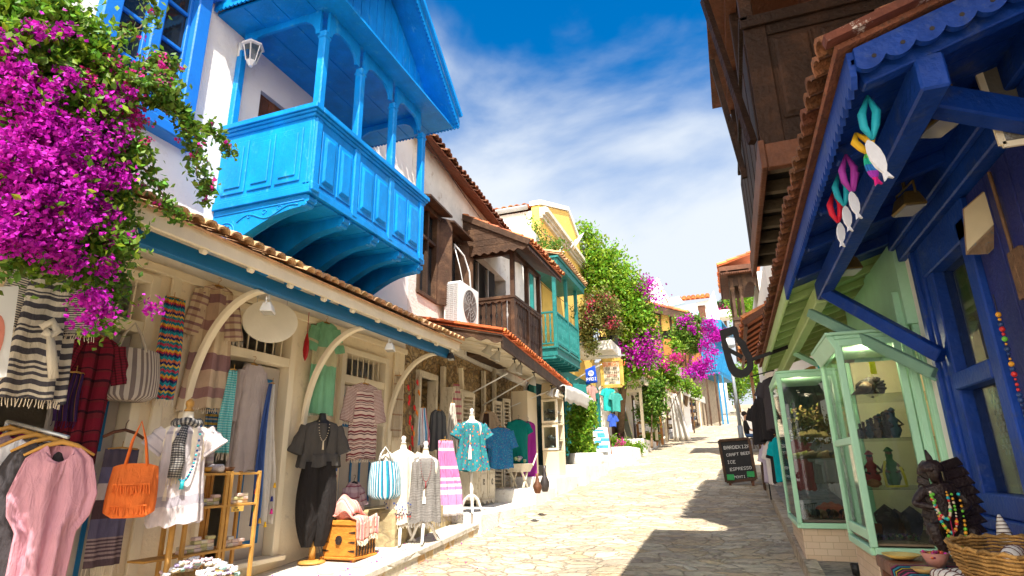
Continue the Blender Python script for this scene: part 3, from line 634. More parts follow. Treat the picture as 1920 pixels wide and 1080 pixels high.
    for i,y in enumerate(ys):
        m=MB(); m.prism(prof(i),'y',y-.055,y+.055)
        m.tube([(BX-.05,y-.058,ZF-.13),(BX-.05,y+.058,ZF-.13)],.028,10); o=m.build('bracket',sky_blue,T,bev=.006)
        if i==0:
            c=MB(); yy=y-.056; cx,cz=XW+.19,ZF-.30
            for rr in(.115,.085,.05,.02): c.tube([(cx+rr*math.cos(a),yy,cz+rr*math.sin(a)) for a in [2*PI*k/20 for k in range(21)]],.009,6,False)
            for k in range(10):
                a=2*PI*k/10; c.ball((cx+.068*math.cos(a),yy,cz+.068*math.sin(a)),.014,6,4)
            top=[(XW+.33+.75*t,yy,ZF-.20+.055*math.sin(t*9)*(1-t*.5)+.06*t) for t in [k/24 for k in range(25)]]; c.tube(top,.009,6)
            for t in(.2,.45,.7): c.tube([(XW+.33+.75*t+.03*math.cos(a)*(1-a/12),yy,ZF-.17+.06*t+.03*math.sin(a)*(1-a/12)) for a in [k*.5 for k in range(14)]],.006,5)
            c.tube([(XW+.02,yy,ZF-.09),(BX-.05,yy,ZF-.09)],.008,6); c.build('carving',sky_blue,o,True)
    # door in the back wall
    d=MB(); d.box(XW-.12,XW-.06,4.63,6.3,4.35,5.95)
    for k in range(10): d.box(XW-.06,XW-.045,4.66+.163*k,4.66+.163*k+.15,4.38,5.9)
    d.build('louvred_door',redwood,T)
balcony()
def lantern(loc,s,name,label):
    T=thing(name,label,'lantern',loc)
    x,y,z=0,0,0; m=MB()
    m.obox((-.02,0,0),(.03,.06,.16)); m.tube([(0,0,.03),(.06,0,.07),(.12,0,.06),(.13,0,.03)],.008,6); m.build('arm',whiteplastic,T,True,local=True)
    c=MB(); c.lathe([(.005,.09),(.012,.075),(.006,.065),(.03,.05),(.105,.02),(.11,.0),(.09,-.005)][::-1],(.13,0,0),6); c.lathe([(.02,-.22),(.028,-.20),(.045,-.18),(.05,-.165)],(.13,0,0),6)
    for k in range(6):
        a=2*PI*k/6; c.tube([(.13+.085*math.cos(a),.085*math.sin(a),-.005),(.13+.048*math.cos(a),.048*math.sin(a),-.17)],.006,4)
    c.build('lantern_cage',whiteplastic,T,local=True)
    g=MB(); g.lathe([(.045,-.165),(.08,-.006)],(.13,0,0),6); g.build('pane',glass('lantern_glass',(.8,.85,.85),.15),T,local=True)
    return T
lt=lantern(AX(455,95,XW+.05)+Vector((0,0,0)),1,'wall_lantern','white six sided lantern on the shaded wall inside the blue balcony, near its street corner')
dup(lt,(XW+.03,6.15,5.62),0,'white lantern low at the far inner end of the blue balcony')
for t in (lt,): t.scale=(1.15,)*3

# ---- shop awning with tile edge
def awning_a():
    T=thing('tiled_awning','long cream timber awning with pale tile edge and blue beam over the clothes shop','awning',(-4.4,4,3.3))
    y0,y1=-1.5,8.25; xe=-3.88; ze=3.44; zs=3.86
    b=MB(); n=int((y1-y0)/.14)
    for i in range(n): a=y0+(y1-y0)*i/n; c=y0+(y1-y0)*(i+1)/n-.006; b.hexa([(XW,a,zs),(xe,a,ze),(xe,c,ze),(XW,c,zs),(XW,a,zs+.02),(xe,a,ze+.02),(xe,c,ze+.02),(XW,c,zs+.02)])
    b.build('boards',creamwood,T)
    f=MB(); f.box(xe-.015,xe+.02,y0,y1,ze-.09,ze+.045); f.build('edge_board',creamwood,T,bev=.005)
    y=y0+.2
    while y<y1:
        r=MB(); r.beam((XW,y,zs-.05),(xe-.02,y,ze-.05),.05,.07); r.tube([(xe-.02,y-.025,ze-.10),(xe-.02,y+.025,ze-.10)],.03,8); y+=.52
        r.build('rafter',creamwood,T,bev=.004)
    bb=MB(); bb.box(-4.06,-3.98,y0,y1-.1,3.24,3.37); bb.build('blue_beam',trim_blue,T,bev=.008)
    tl=MB(); up=Vector((-(xe-XW),0,zs-ze)).normalized(); w=math.hypot(xe-XW,zs-ze)
    tiles(tl,(xe+.06,y0,ze+.055),(xe+.06,y1+.02,ze+.055),(XW-xe,0,zs-ze),w,pitch=.135,r=.062,L=.3,seed=11,jit=.012); tl.build('tiles',tileold,T)
    # curved braces
    for y in(2.20,4.16,5.82,7.68):
        m=MB(); pts=[];n=16
        x1,z1=-4.02,3.24; x0,z0=XW+.035,2.12
        for i in range(n+1):
            t=i/n; a=PI/2*t; pts.append((x0+(x1-x0)*(1-math.cos(a)),z0+(z1-z0)*math.sin(a)))
        # concave towards the wall, thick as a plank
        out=[(p[0]+.045,p[1]-.035) for p in pts]
        vs_t=[(p[0],y-.035,p[1]) for p in pts]; vs_b=[(p[0],y-.035,p[1]) for p in out]
        m.strip(vs_t,vs_b,(0,.07,0)); m.box(XW+.036,XW+.10,y-.05,y+.05,1.94,2.14); m.lathe([(.02,-.10),(.045,-.06),(.05,0)],(XW+.06,y,1.94),8)
        m.build('curved_brace',creamwood,T,bev=.006)
    return T
awning_a()
def spot(loc,rz,mat,label,group):
    T=thing('flood_light',label,'flood light',loc,rz,group)
    b=MB(); b.hexa([(-.06,-.09,-.06),(.06,-.09,-.06),(.06,.09,-.06),(-.06,.09,-.06),(-.035,-.07,.03),(.035,-.07,.03),(.035,.07,.03),(-.035,.07,.03)]); b.build('housing',mat,T,local=True,bev=.008)
    g=MB(); g.box(-.05,.05,-.078,.078,-.066,-.061); g.build('lens',glass('lamp_lens',(.9,.9,.9),.5,(.6,.6,.55)),T,local=True)
    a=MB(); a.tube([(0,-.1,0),(0,-.1,.07),(0,.1,.07),(0,.1,0)],.007,6); a.tube([(0,0,.07),(0,0,.12)],.01,6); a.build('bracket',mat,T,local=True); return T
s1=spot((-4.06,4.33,3.12),R(30),whiteplastic,'white flood light under the blue beam by the oval board','flood lights along the blue beam')
dup(s1,(-4.06,6.55,3.14),R(20),'white flood light under the blue beam between striped robe and last brace')
s2=spot((-3.95,8.13,3.27),R(20),blackmetal,'black flood light at the far end of the blue beam','flood lights along the blue beam')
dup(s1,tuple(AX(243,437,-3.99)),R(60),'white flood light half hidden in the bougainvillea at the near end of the blue beam')
# oval board, red spindle
T=thing('oval_board','blank cream oval board hanging above the second shop door','sign board',tuple(AX(507,603,-4.45)))
m=MB(); m.prism([(.27*math.cos(a),.22*math.sin(a)) for a in [2*PI*k/40 for k in range(40)]],'x',-.015,.015); m.build('board',M('pale_board',(.80,.74,.60),.6,.05,3,.1),T,local=True,bev=.006)
m=MB(); m.tube([(0,-.15,.18),(0,-.15,.42)],.004,5); m.tube([(0,.15,.18),(0,.15,.42)],.004,5); m.build('cord',greymetal,T,local=True); T.rotation_euler=(0,0,R(-38))
o=MB(); c=AX(574,650,-4.6); o.lathe([(.003,-.17),(.03,-.12),(.042,-.04),(.035,.06),(.012,.15),(.004,.17)],tuple(c),12,(1,.5)); o.tube([c+Vector((0,0,.17)),c+Vector((0,0,.42))],.004,5)
tag(o.build('hanging_ornament',M('red_glaze',(.42,.015,.02),.3,.15),None,True),'flat red leaf shaped ornament on a cord beside the green robe','ornament')
# ================= HOUSE B : white house with brown wooden balcony, stone shop below
HB=thing('stone_shop_house','white house with brown shuttered windows above a rough stone shop front','house',(-7,11,1))
A=R(3.5); MBk=Matrix.Translation((-4.8,8.21,0))@Matrix.Rotation(A,4,'Z')
def HBp(x,y,z): return MBk@Vector((x,y,z))
b=MB(); wallbox(b,0,.3,0,7.3,3.75,7.45,[(.30,1.12,4.50,6.25),(1.42,2.30,4.75,6.2),(2.72,5.6,4.0,6.3)]); b.xf(MBk); b.build('upper_wall',oldwhite,HB)
rub=stone_mat('rubble_wall',[(.36,.22,.09),(.50,.34,.15),(.28,.17,.08),(.56,.42,.24),(.42,.28,.12)],(4,6,8),(.20,.15,.09),.10,1.0,.35,.9,.06)
b=MB(); wallbox(b,-.05,.3,0,7.3,.4,3.74,[(.55,1.22,1,3.1),(1.6,3.7,1,3.0),(4.6,6.6,1.1,3.3)]); b.xf(MBk); b.build('stone_wall',rub,HB)
b=MB(); b.box(-3.6,-3.4,0,7.3,.4,7.4); b.box(-3.4,-.36,7.1,7.29,.4,7.4); b.box(-3.4,-.36,0,.2,.4,7.4); b.box(-3.4,-.31,.2,7.1,3.75,3.85); b.box(-3.4,0,0,7.3,7.4,7.44); b.xf(MBk); b.build('side_walls',oldwhite,HB)
b=MB(); tiles(b,(-4.46,7.95,7.36),(-4.85,15.4,7.20),(-1,0,.5),2.2,seed=4,pitch=.17,jit=.025); b.build('roof',tiledark,HB)
def brown_window(y0,y1,z0,z1,lab):
    f=MB(); w=.07
    f.box(-.1,.04,y0,y0+w,z0,z1); f.box(-.1,.04,y1-w,y1,z0,z1); f.box(-.1,.04,y0+w,y1-w,z0,z0+w); f.box(-.1,.04,y0+w,y1-w,z1-w,z1); f.box(-.08,.02,(y0+y1)/2-.03,(y0+y1)/2+.03,z0+w,z1-w); f.box(-.08,.02,y0+w,(y0+y1)/2-.03,z0+1.1,z0+1.16); f.box(-.08,.02,(y0+y1)/2+.03,y1-w,z0+1.1,z0+1.16)
    f.xf(MBk); fo=f.build('window_frame',darkwood,HB,bev=.006)
    g=MB(); g.box(-.07,-.064,y0+w,y1-w,z0+w,z1-w); g.xf(MBk); g.build('pane',glass('dark_pane'),fo)
    s=MB()
    s.obox((.10,y1+.13,(z0+z1)/2),(.035,.34,z1-z0),R(-38)); s.obox((.115,y1+.14,(z0+z1)/2),(.03,.22,z1-z0-.25),R(-38)); s.xf(MBk); s.build('shutter',darkwood,HB,bev=.006)
    c=MB(); c.hexa([(0,y0-.1,z1+.03),(.28,y0-.1,z1-.02),(.28,y1+.1,z1-.02),(0,y1+.1,z1+.03),(0,y0-.1,z1+.07),(.28,y0-.1,z1+.02),(.28,y1+.1,z1+.02),(0,y1+.1,z1+.07)]); c.box(.02,.06,y0-.05,y1+.05,z1-.08,z1-.0); c.xf(MBk); c.build('window_hood',darkwood,HB)
brown_window(.30,1.12,4.50,6.25,'a'); brown_window(1.42,2.30,4.75,6.2,'b')
# brown balcony
def brown_balcony():
    X0=-5.02; X1=-3.92; Y0,Y1=10.98,12.85; zf,zr=3.92,5.02
    p=MB()
    def picket(a,c,y,ax):
        n=round((c-a)/.115)
        for i in range(n):
            u=a+(c-a)*(i+.5)/n; h=.045; o=[(-h,zf),(h,zf),(h,zf+.25),(h*.6,zf+.32),(h,zf+.39),(h,zf+.62),(h*.6,zf+.69),(h,zf+.76),(h,zr-.1),(-h,zr-.1),(-h,zf+.76),(-h*.6,zf+.69),(-h,zf+.62),(-h,zf+.39),(-h*.6,zf+.32),(-h,zf+.25)]
            if ax=='y': p.prism([(u+q[0],q[1]) for q in o],'y',y-.012,y+.012)
            else: p.prism([(u+q[0],q[1]) for q in o],'x',y-.012,y+.012)
    picket(X0,X1-.04,Y0+.03,'y'); picket(Y0+.04,Y1-.04,X1-.03,'x'); p.build('balcony_boards',darkwood,HB)
    r=MB(); r.box(X0,X1+.03,Y0-.03,Y0+.06,zr-.06,zr); r.box(X1-.06,X1+.03,Y0+.06,Y1,zr-.06,zr); fascia(r,(X0,Y0-.012,zr-.06),(X1,Y0-.012,zr-.06),.05,.16,.035,.02,'wave'); fascia(r,(X1+.012,Y0,zr-.06),(X1+.012,Y1,zr-.06),.05,.16,.035,.02,'wave')
    r.build('balcony_rail',darkwood,HB,bev=.004); r=MB(); r.box(X0,X1+.01,Y0-.01,Y1,zf-.10,zf-.0); r.build('balcony_floor',darkwood,HB)
    for (x,y) in((X1-.03,Y0+.03),(X1-.03,Y0+.95),(X1-.03,Y1-.04),(X0+.04,Y0+.03)):
        q=MB(); q.box(x-.045,x+.045,y-.045,y+.045,zf,5.98); q.build('post',darkwood,HB,bev=.008)
    d=MB(); d.beam((X1-.03,Y0,5.98),(X1-.03,Y1+.1,5.98),.08,.1); d.beam((X0,Y0+.03,5.98),(X1+.05,Y0+.03,5.98),.08,.1); d.build('balcony_beam',darkwood,HB)
    # lean-to roof
    ya,yb=10.66,13.15; xo=-3.46; zo=5.98; zw=6.82; xw=-5.02
    t=MB(); t.hexa([(xw,ya,zw-.06),(xo,ya,zo-.06),(xo,yb,zo-.06),(xw,yb,zw-.06),(xw,ya,zw),(xo,ya,zo),(xo,yb,zo),(xw,yb,zw)]); t.build('balcony_roof_boards',darkwood,HB)
    t=MB(); tiles(t,(xo+.03,ya,zo+.03),(xo+.03,yb,zo+.03),(xw-xo,0,zw-zo),math.hypot(xw-xo,zw-zo),seed=8,pitch=.17); t.build('balcony_roof_tiles',tile,HB)
    g=MB(); n=6
    for i in range(n):  # side boards of the lean-to
        z0=5.93+i*.14; z1=z0+.133; f=lambda z: xo+(xw-xo)*max(0,(z-zo)/(zw-zo))-.02
        if z1<zw: g.hexa([(xw,ya+.02,z0),(f(z0),ya+.02,z0),(f(z0),ya+.045,z0),(xw,ya+.045,z0),(xw,ya+.02,z1),(f(z1),ya+.02,z1),(f(z1),ya+.045,z1),(xw,ya+.045,z1)])
    fascia(g,(xw,ya+.012,5.94),(xo-.05,ya+.012,5.94),.03,.2,.045,.02,'wave'); g.build('side_boards',darkwood,HB)
    f=MB(); fascia(f,(xo,ya,zo-.02),(xo,yb,zo-.02),.07,.10,.05,.02,'scallop'); f.build('scalloped_fringe',darkwood,HB)
    f=MB(); f.beam((xo+.02,ya-.01,zo+.02),(xw,ya-.01,zw+.02),.03,.12); f.build('barge_board',darkwood,HB)
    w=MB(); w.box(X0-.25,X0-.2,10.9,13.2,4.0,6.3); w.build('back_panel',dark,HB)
    for y in (11.25,11.9,12.5):
        w=MB(); w.box(X0-.16,X0-.10,y,y+.06,4,6.2); w.box(X0-.15,X0-.11,y+.06,y+.5,4.02,4.7); w.build('door_leaf',M('pale_grey_paint',(.5,.48,.45),.5),HB)
brown_balcony()
def rafters(mb,pts): 
    for p,q in pts: mb.beam(p,q,.045,.06)
# air conditioner
T=thing('air_conditioner','white air conditioner on the wall beside the brown balcony','air conditioner',(-4.7,9.55,4.15))
m=MB(); m.box(-4.79,-4.44,9.52,10.36,4.16,4.97); m.build('casing',whiteplastic,T,bev=.015)
m=MB(); 
for i in range(20): m.box(-4.75,-4.50,9.507,9.519,4.2+i*.037,4.222+i*.037)
for x in(-4.67,-4.58): m.box(x-.006,x+.006,9.500,9.5065,4.19,4.94)
m.build('louvre_grille',M('grille_grey',(.42,.42,.42),.5),T)
m=MB(); m.prism([(9.93+.30*math.cos(a),4.56+.32*math.sin(a)) for a in [2*PI*k/32 for k in range(32)]],'x',-4.439,-4.432); fd=m.build('fan_opening',M('fan_dark',(.10,.08,.07),.5),T)
m=MB()
for r_ in(.07,.13,.19,.25,.30): m.tube([(-4.425,9.93+r_*math.cos(a),4.56+r_*1.06*math.sin(a)) for a in [2*PI*k/24 for k in range(25)]],.004,4,False)
for k in range(12): a=PI*k/6; m.tube([(-4.425,9.93+.05*math.cos(a),4.56+.05*math.sin(a)),(-4.425,9.93+.3*math.cos(a),4.56+.32*math.sin(a))],.004,4)
m.build('fan_guard',M('guard_grey',(.3,.29,.28),.5),T)
m=MB(); m.box(-4.79,-4.42,9.58,9.62,4.08,4.155); m.box(-4.79,-4.42,10.24,10.28,4.08,4.155); m.build('bracket',greymetal,T)
m=MB(); m.tube([AX(884,560,-4.6),AX(880,510,-4.65),AX(870,480,-4.7),AX(852,458,-4.75)],.018,7); m.tube([AX(868,530,-4.6),AX(862,500,-4.7),AX(852,462,-4.75)],.01,6); m.build('hose',whiteplastic,T,True)
# awning with orange tiles
def awning_b():
    T=thing('wooden_awning','brown scalloped awning with orange tiles and cream underside over the stone shop','awning',(-4,11,3.6))
    P=Vector((-3.24,8.45,3.60)); Q=Vector((-4.02,15.7,3.60)); Pw=Vector((-4.80,8.45,3.95)); Qw=Vector((-5.2,15.7,3.95))
    b=MB(); b.hexa([Pw-Vector((0,0,.05)),P-Vector((0,0,.05)),Q-Vector((0,0,.05)),Qw-Vector((0,0,.05)),Pw,P,Q,Qw])
    for i in range(15): t=i/15+.03; b.beam(Pw.lerp(Qw,t)-Vector((0,0,.06)),P.lerp(Q,t)-Vector((0,0,.06)),.012,.02)
    b.build('soffit_boards',M('soffit_cream',(.78,.70,.54),.6,.06,3,.1),T)
    t=MB(); up=Vector((-1.5,0,.36)); tiles(t,P+Vector((.04,-.02,.03)),Q+Vector((.04,0,.03)),up,1.55,pitch=.16,r=.068,seed=12,jit=.008); t.build('tiles',M('orange_tile',(.62,.17,.05),.75,.2,9,.5,60,island=.3,hue=.01),T)
    f=MB(); fascia(f,P+Vector((.02,0,.02)),Q+Vector((.02,0,.02)),.19,.075,.045,.025,'scallop'); f.build('scalloped_fringe',darkwood,T)
    f=MB(); fascia(f,Pw+Vector((0,-.02,.06)),P+Vector((.03,-.02,.04)),.15,.26,.045,.025,'wave'); f.beam(Pw+Vector((0,-.03,.0)),P+Vector((.04,-.03,-.02)),.02,.02); f.build('wavy_board',darkwood,T)
    f=MB(); f.beam(Pw+Vector((0,-.02,.10)),P+Vector((.05,-.02,.08)),.10,.035); f.build('edge_tile',M('orange_tile',(.6,.2,.06)),T)
    for i,(a,c) in enumerate([((870,745),(952,700)),((905,760),(1000,705)),((940,770),(1055,722)),((985,730),(1000,705))]):
        m=MB(); m.tube([AX(*a,-4.85),AX(*c,-3.75)],.014,6); m.build('stay_rod',whiteplastic,T,True)
    m=MB(); m.beam(AX(867,750,-4.7),AX(864,690,-4.7),.07,.07,(1,0,0)); m.build('post',creamwood,T)
awning_b()
def spotlamp(): 
    T=thing('spot_lamp','','spot lamp',tuple(AX(930,668,-3.75)),R(20),'grey spot lamps under the stone shop awning')
    m=MB(); m.lathe([(.03,.10),(.045,.08),(.055,.02),(.095,-.06),(.10,-.075)][::-1],(0,0,0),14); m.xf(Matrix.Rotation(R(25),4,'Y')); m.build('shade',M('lamp_grey',(.50,.48,.43),.4,.1,metal=.2),T,True,local=True)
    m=MB(); m.tube([(.04,0,.09),(.03,0,.16)],.012,6); m.lathe([(.04,0),(.04,.02)],(.03,0,.16),10); m.build('arm',blackmetal,T,local=True); return T
L0=spotlamp(); L0['label']='second grey spot lamp from the near end under the stone shop awning'; L0.location=AX(931,668,-3.75)
for (px,py,x,l) in((915,656,-3.85,'grey spot lamp nearest the white air conditioner under the stone shop awning'),(962,690,-3.8,'grey spot lamp in the middle pair, left one, under the stone shop awning'),(973,693,-3.72,'grey spot lamp in the middle pair, right one, under the stone shop awning'),(999,714,-3.8,'single grey spot lamp between the middle pair and the far lamps of the stone shop'),(1032,737,-3.85,'grey spot lamp above the glass cabinet, left of the last pair'),(1043,738,-3.8,'grey spot lamp above the glass cabinet, right of the last pair')): dup(L0,AX(px,py,x),R(rnd.uniform(-20,40)),l)
# shop doorway joinery of house B
aged=M('aged_cream_wood',(.62,.55,.42),.8,.15,4,.5,30,wear=(.34,.27,.18),wearamt=.55,st=(1,1,.35))
agedbrown=M('aged_brown_wood',(.36,.27,.17),.8,.25,4,.5,30,wear=(.55,.48,.36),wearamt=.5,st=(1,1,.3))
b=MB()
b.box(-.15,.03,.50,.58,.96,3.12); b.box(-.15,.03,1.19,1.27,.96,3.12); b.box(-.15,.03,.5,1.27,3.10,3.20); b.xf(MBk); b.build('door_frame',aged,HB,bev=.006)
b=MB(); b.box(-.35,-.3,.6,1.17,.98,3.08); b.box(-.30,-.285,.68,1.1,1.1,1.9); b.box(-.30,-.285,.68,1.1,2.0,2.9); b.xf(MBk); b.build('door',agedbrown,HB)
for i,(y,z1) in enumerate(((1.50,3.0),(3.75,3.25),(4.5,3.4))):
    b=MB(); b.box(-.02,.06,y-.06,y+.06,.96,z1+.4); b.xf(MBk); b.build('door_post',aged,HB,bev=.006)
# louvred shutters standing against the wall
for i,(px,yy,w) in enumerate(((850,9.95,.36),(905,11.6,.30),(921,12.3,.26),(940,13.0,.26))):
    T=thing('old_shutter',['weathered cream shutter beside the white striped scarf','weathered cream shutter just right of the shelf of cups','weathered cream shutter behind the blue patterned blouse','farthest weathered cream shutter left of the teal dress'][i],'shutter',(-4.62-.04*i,yy,1.0+.12*(i>1)+.2*(i>2)),R(-20),'old shutters leaning at the stone shop')
    m=MB(); m.box(-.02,.02,0,.05,0,1.95); m.box(-.02,.02,w-.05,w,0,1.95); m.box(-.02,.02,.05,w-.05,0,.08); m.box(-.02,.02,.05,w-.05,1.87,1.95); m.build('frame',aged,T,local=True,bev=.004)
    s=MB()
    for k in range(22): s.obox((0,w/2,.14+k*.08),(.045,w-.10,.012),0,0,R(40))
    s.build('louvres',aged,T,local=True)

# ================= HOUSE C : yellow and white gabled house, teal balcony
yellow=M('yellow_stucco',(.80,.52,.13),.85,.08,2,.4,40,wear=(.66,.50,.26),wearamt=.1)
HC=thing('yellow_house','yellow gabled house with grey stone cornice and white side wall','house',(-8,20,1.5))
XC=-5.25
b=MB(); b.prism([(17.5,1.2),(25,1.2),(25,10.1),(21.4,11.5),(17.5,10.1)],'x',XC-.3,XC); b.build('front_wall',yellow,HC)
b=MB(); b.box(-13,XC-.301,17.5,17.8,1.2,9.95); b.box(-13,XC-.301,24.7,25,1.2,9.95); b.box(-13,-12.7,17.8,24.7,1.2,9.95); b.build('side_walls',oldwhite,HC)
b=MB(); b.prism([(17.46,10.12),(17.46,10.28),(21.4,11.72),(25.04,10.28),(25.04,10.12),(21.4,11.54)],'x',XC-.35,XC+.06); b.build('parapet',white,HC)
co=M('cornice_stone',(.58,.54,.46),.85,.2,3,.5,30); b=MB()
for e,z0,z1 in((.10,9.62,9.72),(.18,9.72,9.80),(.30,9.80,9.95),(.24,9.95,10.0)): b.box(XC,XC+e,17.45,25.0,z0,z1)
b.build('cornice',co,HC)
b=MB(); tiles(b,(-13,17.30,10.05),(XC-.36,17.30,10.05),(0,4.1,1.35),4.3,pitch=.24,r=.10,seed=9); tiles(b,(XC-.36,25.2,10.05),(-13,25.2,10.05),(0,-3.8,1.35),4.1,pitch=.24,r=.10,seed=10); b.build('roof',tile,HC)
b=MB(); b.tube([(-13,17.22,9.98),(XC-.36,17.22,9.98)],.09,8); b.build('gutter',M('gutter_grey',(.30,.29,.28),.5),HC)
b=MB(); b.prism([(-6.9+.55*math.cos(a),9.05+.16*math.sin(a)+(.05*math.cos(3*a))) for a in [2*PI*k/16 for k in range(16)]],'y',17.46,17.499); b.build('exposed_patch',yellow,HC)
def teal_balcony():
    X0=-5.10; X1=-4.47; Y0,Y1=16.2,18.95; zf,zr=4.95,5.98
    T=HC
    b=MB(); b.box(XC,X1,Y0,Y1,zf-.28,zf-.02); b.box(XC,X1+.05,Y0-.05,Y1+.05,zf-.06,zf); 
    for i in range(7): y=Y0+.05+i*(Y1-Y0-.1)/6; b.beam((XC,y,zf-.32),(X1-.05,y,zf-.32),.07,.08)
    b.build('balcony_floor',teal,T,bev=.006)
    b=MB(); b.beam((XC,Y0+.03,zr),(X1,Y0+.03,zr),.07,.05); b.beam((X1-.03,Y0,zr),(X1-.03,Y1,zr),.07,.05); b.build('handrail',teal,T); b=MB(); b.beam((XC,Y0+.03,zf+.1),(X1,Y0+.03,zf+.1),.05,.04); b.beam((X1-.03,Y0,zf+.1),(X1-.03,Y1,zf+.1),.05,.04); b.build('bottom_rail',teal,T)
    pr=[(.02,0),(.034,.06),(.02,.12),(.018,.2),(.036,.36),(.03,.5),(.018,.62),(.03,.7),(.02,.78),(.03,.88)]
    for k in range(4):
        m=MB(); m.lathe(pr,(XC+.15+(X1-XC-.2)*k/4,Y0+.03,zf+.1),8); m.build('baluster',teal,T,True)
    for k in range(18):
        m=MB(); m.lathe(pr,(X1-.03,Y0+.12+(Y1-Y0-.2)*k/18,zf+.1),8); m.build('baluster',teal,T,True)
    for (x,y) in((X1-.04,Y0+.04),(X1-.04,Y0+1.4),(X1-.04,Y1-.04),(XC+.04,Y0+.04)): m=MB(); m.box(x-.055,x+.055,y-.055,y+.055,zf-.1,7.35); m.build('post',teal,T,bev=.01)
    ya,yb=Y0-.32,Y1+.5; xo=X1+.22; b=MB(); b.box(XC,xo-.05,ya+.05,yb-.05,7.35,7.55); b.box(XC,xo,ya,yb,7.55,7.62); b.build('roof_beam',teal,T,bev=.01)
    b=MB(); tiles(b,(xo+.05,ya,7.66),(xo+.05,yb,7.66),(-1,0,.3),1.05,seed=14,pitch=.2); b.build('balcony_roof_tiles',tileold,T)
teal_balcony()
b=MB(); b.hexa([(XC,15.6,1.3),(-5.28,15.6,1.3),(-5.28,17.44,1.3),(XC,17.44,1.3),(XC-.0,15.6,9.2),(-5.28,15.6,9.2),(-5.28,17.44,9.2),(XC,17.44,9.2)]); b=MB(); b.box(-10,-5.28,15.6,17.44,1.2,8.9)
tag(b.build('narrow_house',oldwhite),'narrow weathered white house behind the teal balcony posts','house')
# satellite dish
def dish(p,lab):
    T=thing('satellite_dish',lab,'satellite dish',tuple(p),R(30),'satellite dishes on the yellow house')
    m=MB(); m.lathe([(.36,.10),(.34,.085),(.2,.03),(.001,0)][::-1],(0,0,0),20); m.xf(Matrix.Rotation(R(-60),4,'Y')@Matrix.Rotation(R(180),4,'X')); m.build('bowl',whiteplastic,T,True,local=True)
    m=MB(); m.tube([(0,0,0),(.3,0,-.1)],.015,6); m.tube([(0,0,0),(-.2,0,-.3)],.03,6); m.build('arm',greymetal,T,local=True); return T
d0=dish(AX(1080,425+25,-4.4),'white satellite dish above the tiled roof of the teal balcony'); dup(d0,AX(1048,470,-4.9),R(10),'smaller grey satellite dish between tiled roof and yellow wall',scale=.6)
# white balcony with wrought iron
def white_balcony():
    T=thing('white_balcony','white concrete balcony with wrought iron railing half covered in flowers','balcony',(-4.4,21.8,5.7))
    b=MB(); b.box(-5.24,-3.72,20.9,22.8,5.62,5.98); b.build('slab',oldwhite,T,bev=.02)
    b=MB()
    for k in range(40):
        t=k/39; p=Vector((-3.80,20.98+1.75*t,5.98)) if k>=16 else Vector((-5.1+1.3*(k/15),20.98,5.98))
        if k>=16: p=Vector((-3.80,20.98+1.75*(k-16)/23,5.98))
        b.tube([p,p+Vector((0,0,1.25))],.010,5)
    b.tube([(-5.2,20.98,7.22),(-3.8,20.98,7.22),(-3.8,22.75,7.22)],.02,6); b.tube([(-5.2,20.98,6.1),(-3.8,20.98,6.1),(-3.8,22.75,6.1)],.015,6)
    for k in range(8):
        y=21.05+k*.22
        for z in(6.45,6.85): b.tube([(-3.79,y+.08*math.cos(a)*(1-a/16),z+.12*math.sin(a)*(1-a/16)) for a in [q*.6 for q in range(18)]],.009,4)
    b.build('iron_railing',blackmetal,T)
white_balcony()
# teal shop under them
def teal_shop():
    T=thing('teal_shop_front','dark teal timber shop front beside the climbing vine','shop front',(-5,20,1.9))
    b=MB(); X=-5.1
    b.box(X-.12,X,15.7,24.8,4.25,4.75)
    for y in(15.8,17.1,18.6,19.6,21.0,22.0,23.2,24.6): b.box(X-.12,X+.05,y-.10,y+.10,1.6,4.5)
    b.build('timber_frame',tealdark,T,bev=.01)
    b=MB(); b.box(X-.14,X-.13,15.7,24.8,1.6,4.3); b.build('pane',glass('dark_pane'),T)
    for i,y in enumerate((20.25,21.45)):
        b=MB(); b.obox((X+.25,y,3.1),(.05,.65,2.5),R(-35)); b.obox((X+.28,y+.02,3.6),(.04,.42,1.1),R(-35)); b.obox((X+.28,y+.02,2.3),(.04,.42,.8),R(-35)); b.build('door',tealdark,T,bev=.01)
teal_shop()
# pale canvas awning of the glass cabinet shop
T=thing('canvas_awning','white canvas awning bulging above the glass cabinets','awning',(-4.4,16,3.3))
def cv(u,v): y=14.2+3.2*u; return (-5.05+1.3*v, y, 3.92-.12*v-.30*v**2+.05*math.sin(PI*u)*1+.02*math.sin(u*25))
m=MB(); m.grid(cv,20,10); m.grid(lambda u,v:(cv(u,1)[0]-.03*v,cv(u,1)[1],cv(u,1)[2]-.38*v+.02*math.sin(u*30)*v),20,4); m.build('canvas',cloth('white_canvas',col=(.76,.73,.68),trans=.35),T,True,solid=.006)
m=MB(); m.tube([(-5.05,14.3,3.3),(-3.8,14.25,3.36)],.012,6); m.tube([(-5.05,17.2,3.3),(-3.8,17.3,3.36)],.012,6); m.build('frame',blackmetal,T)
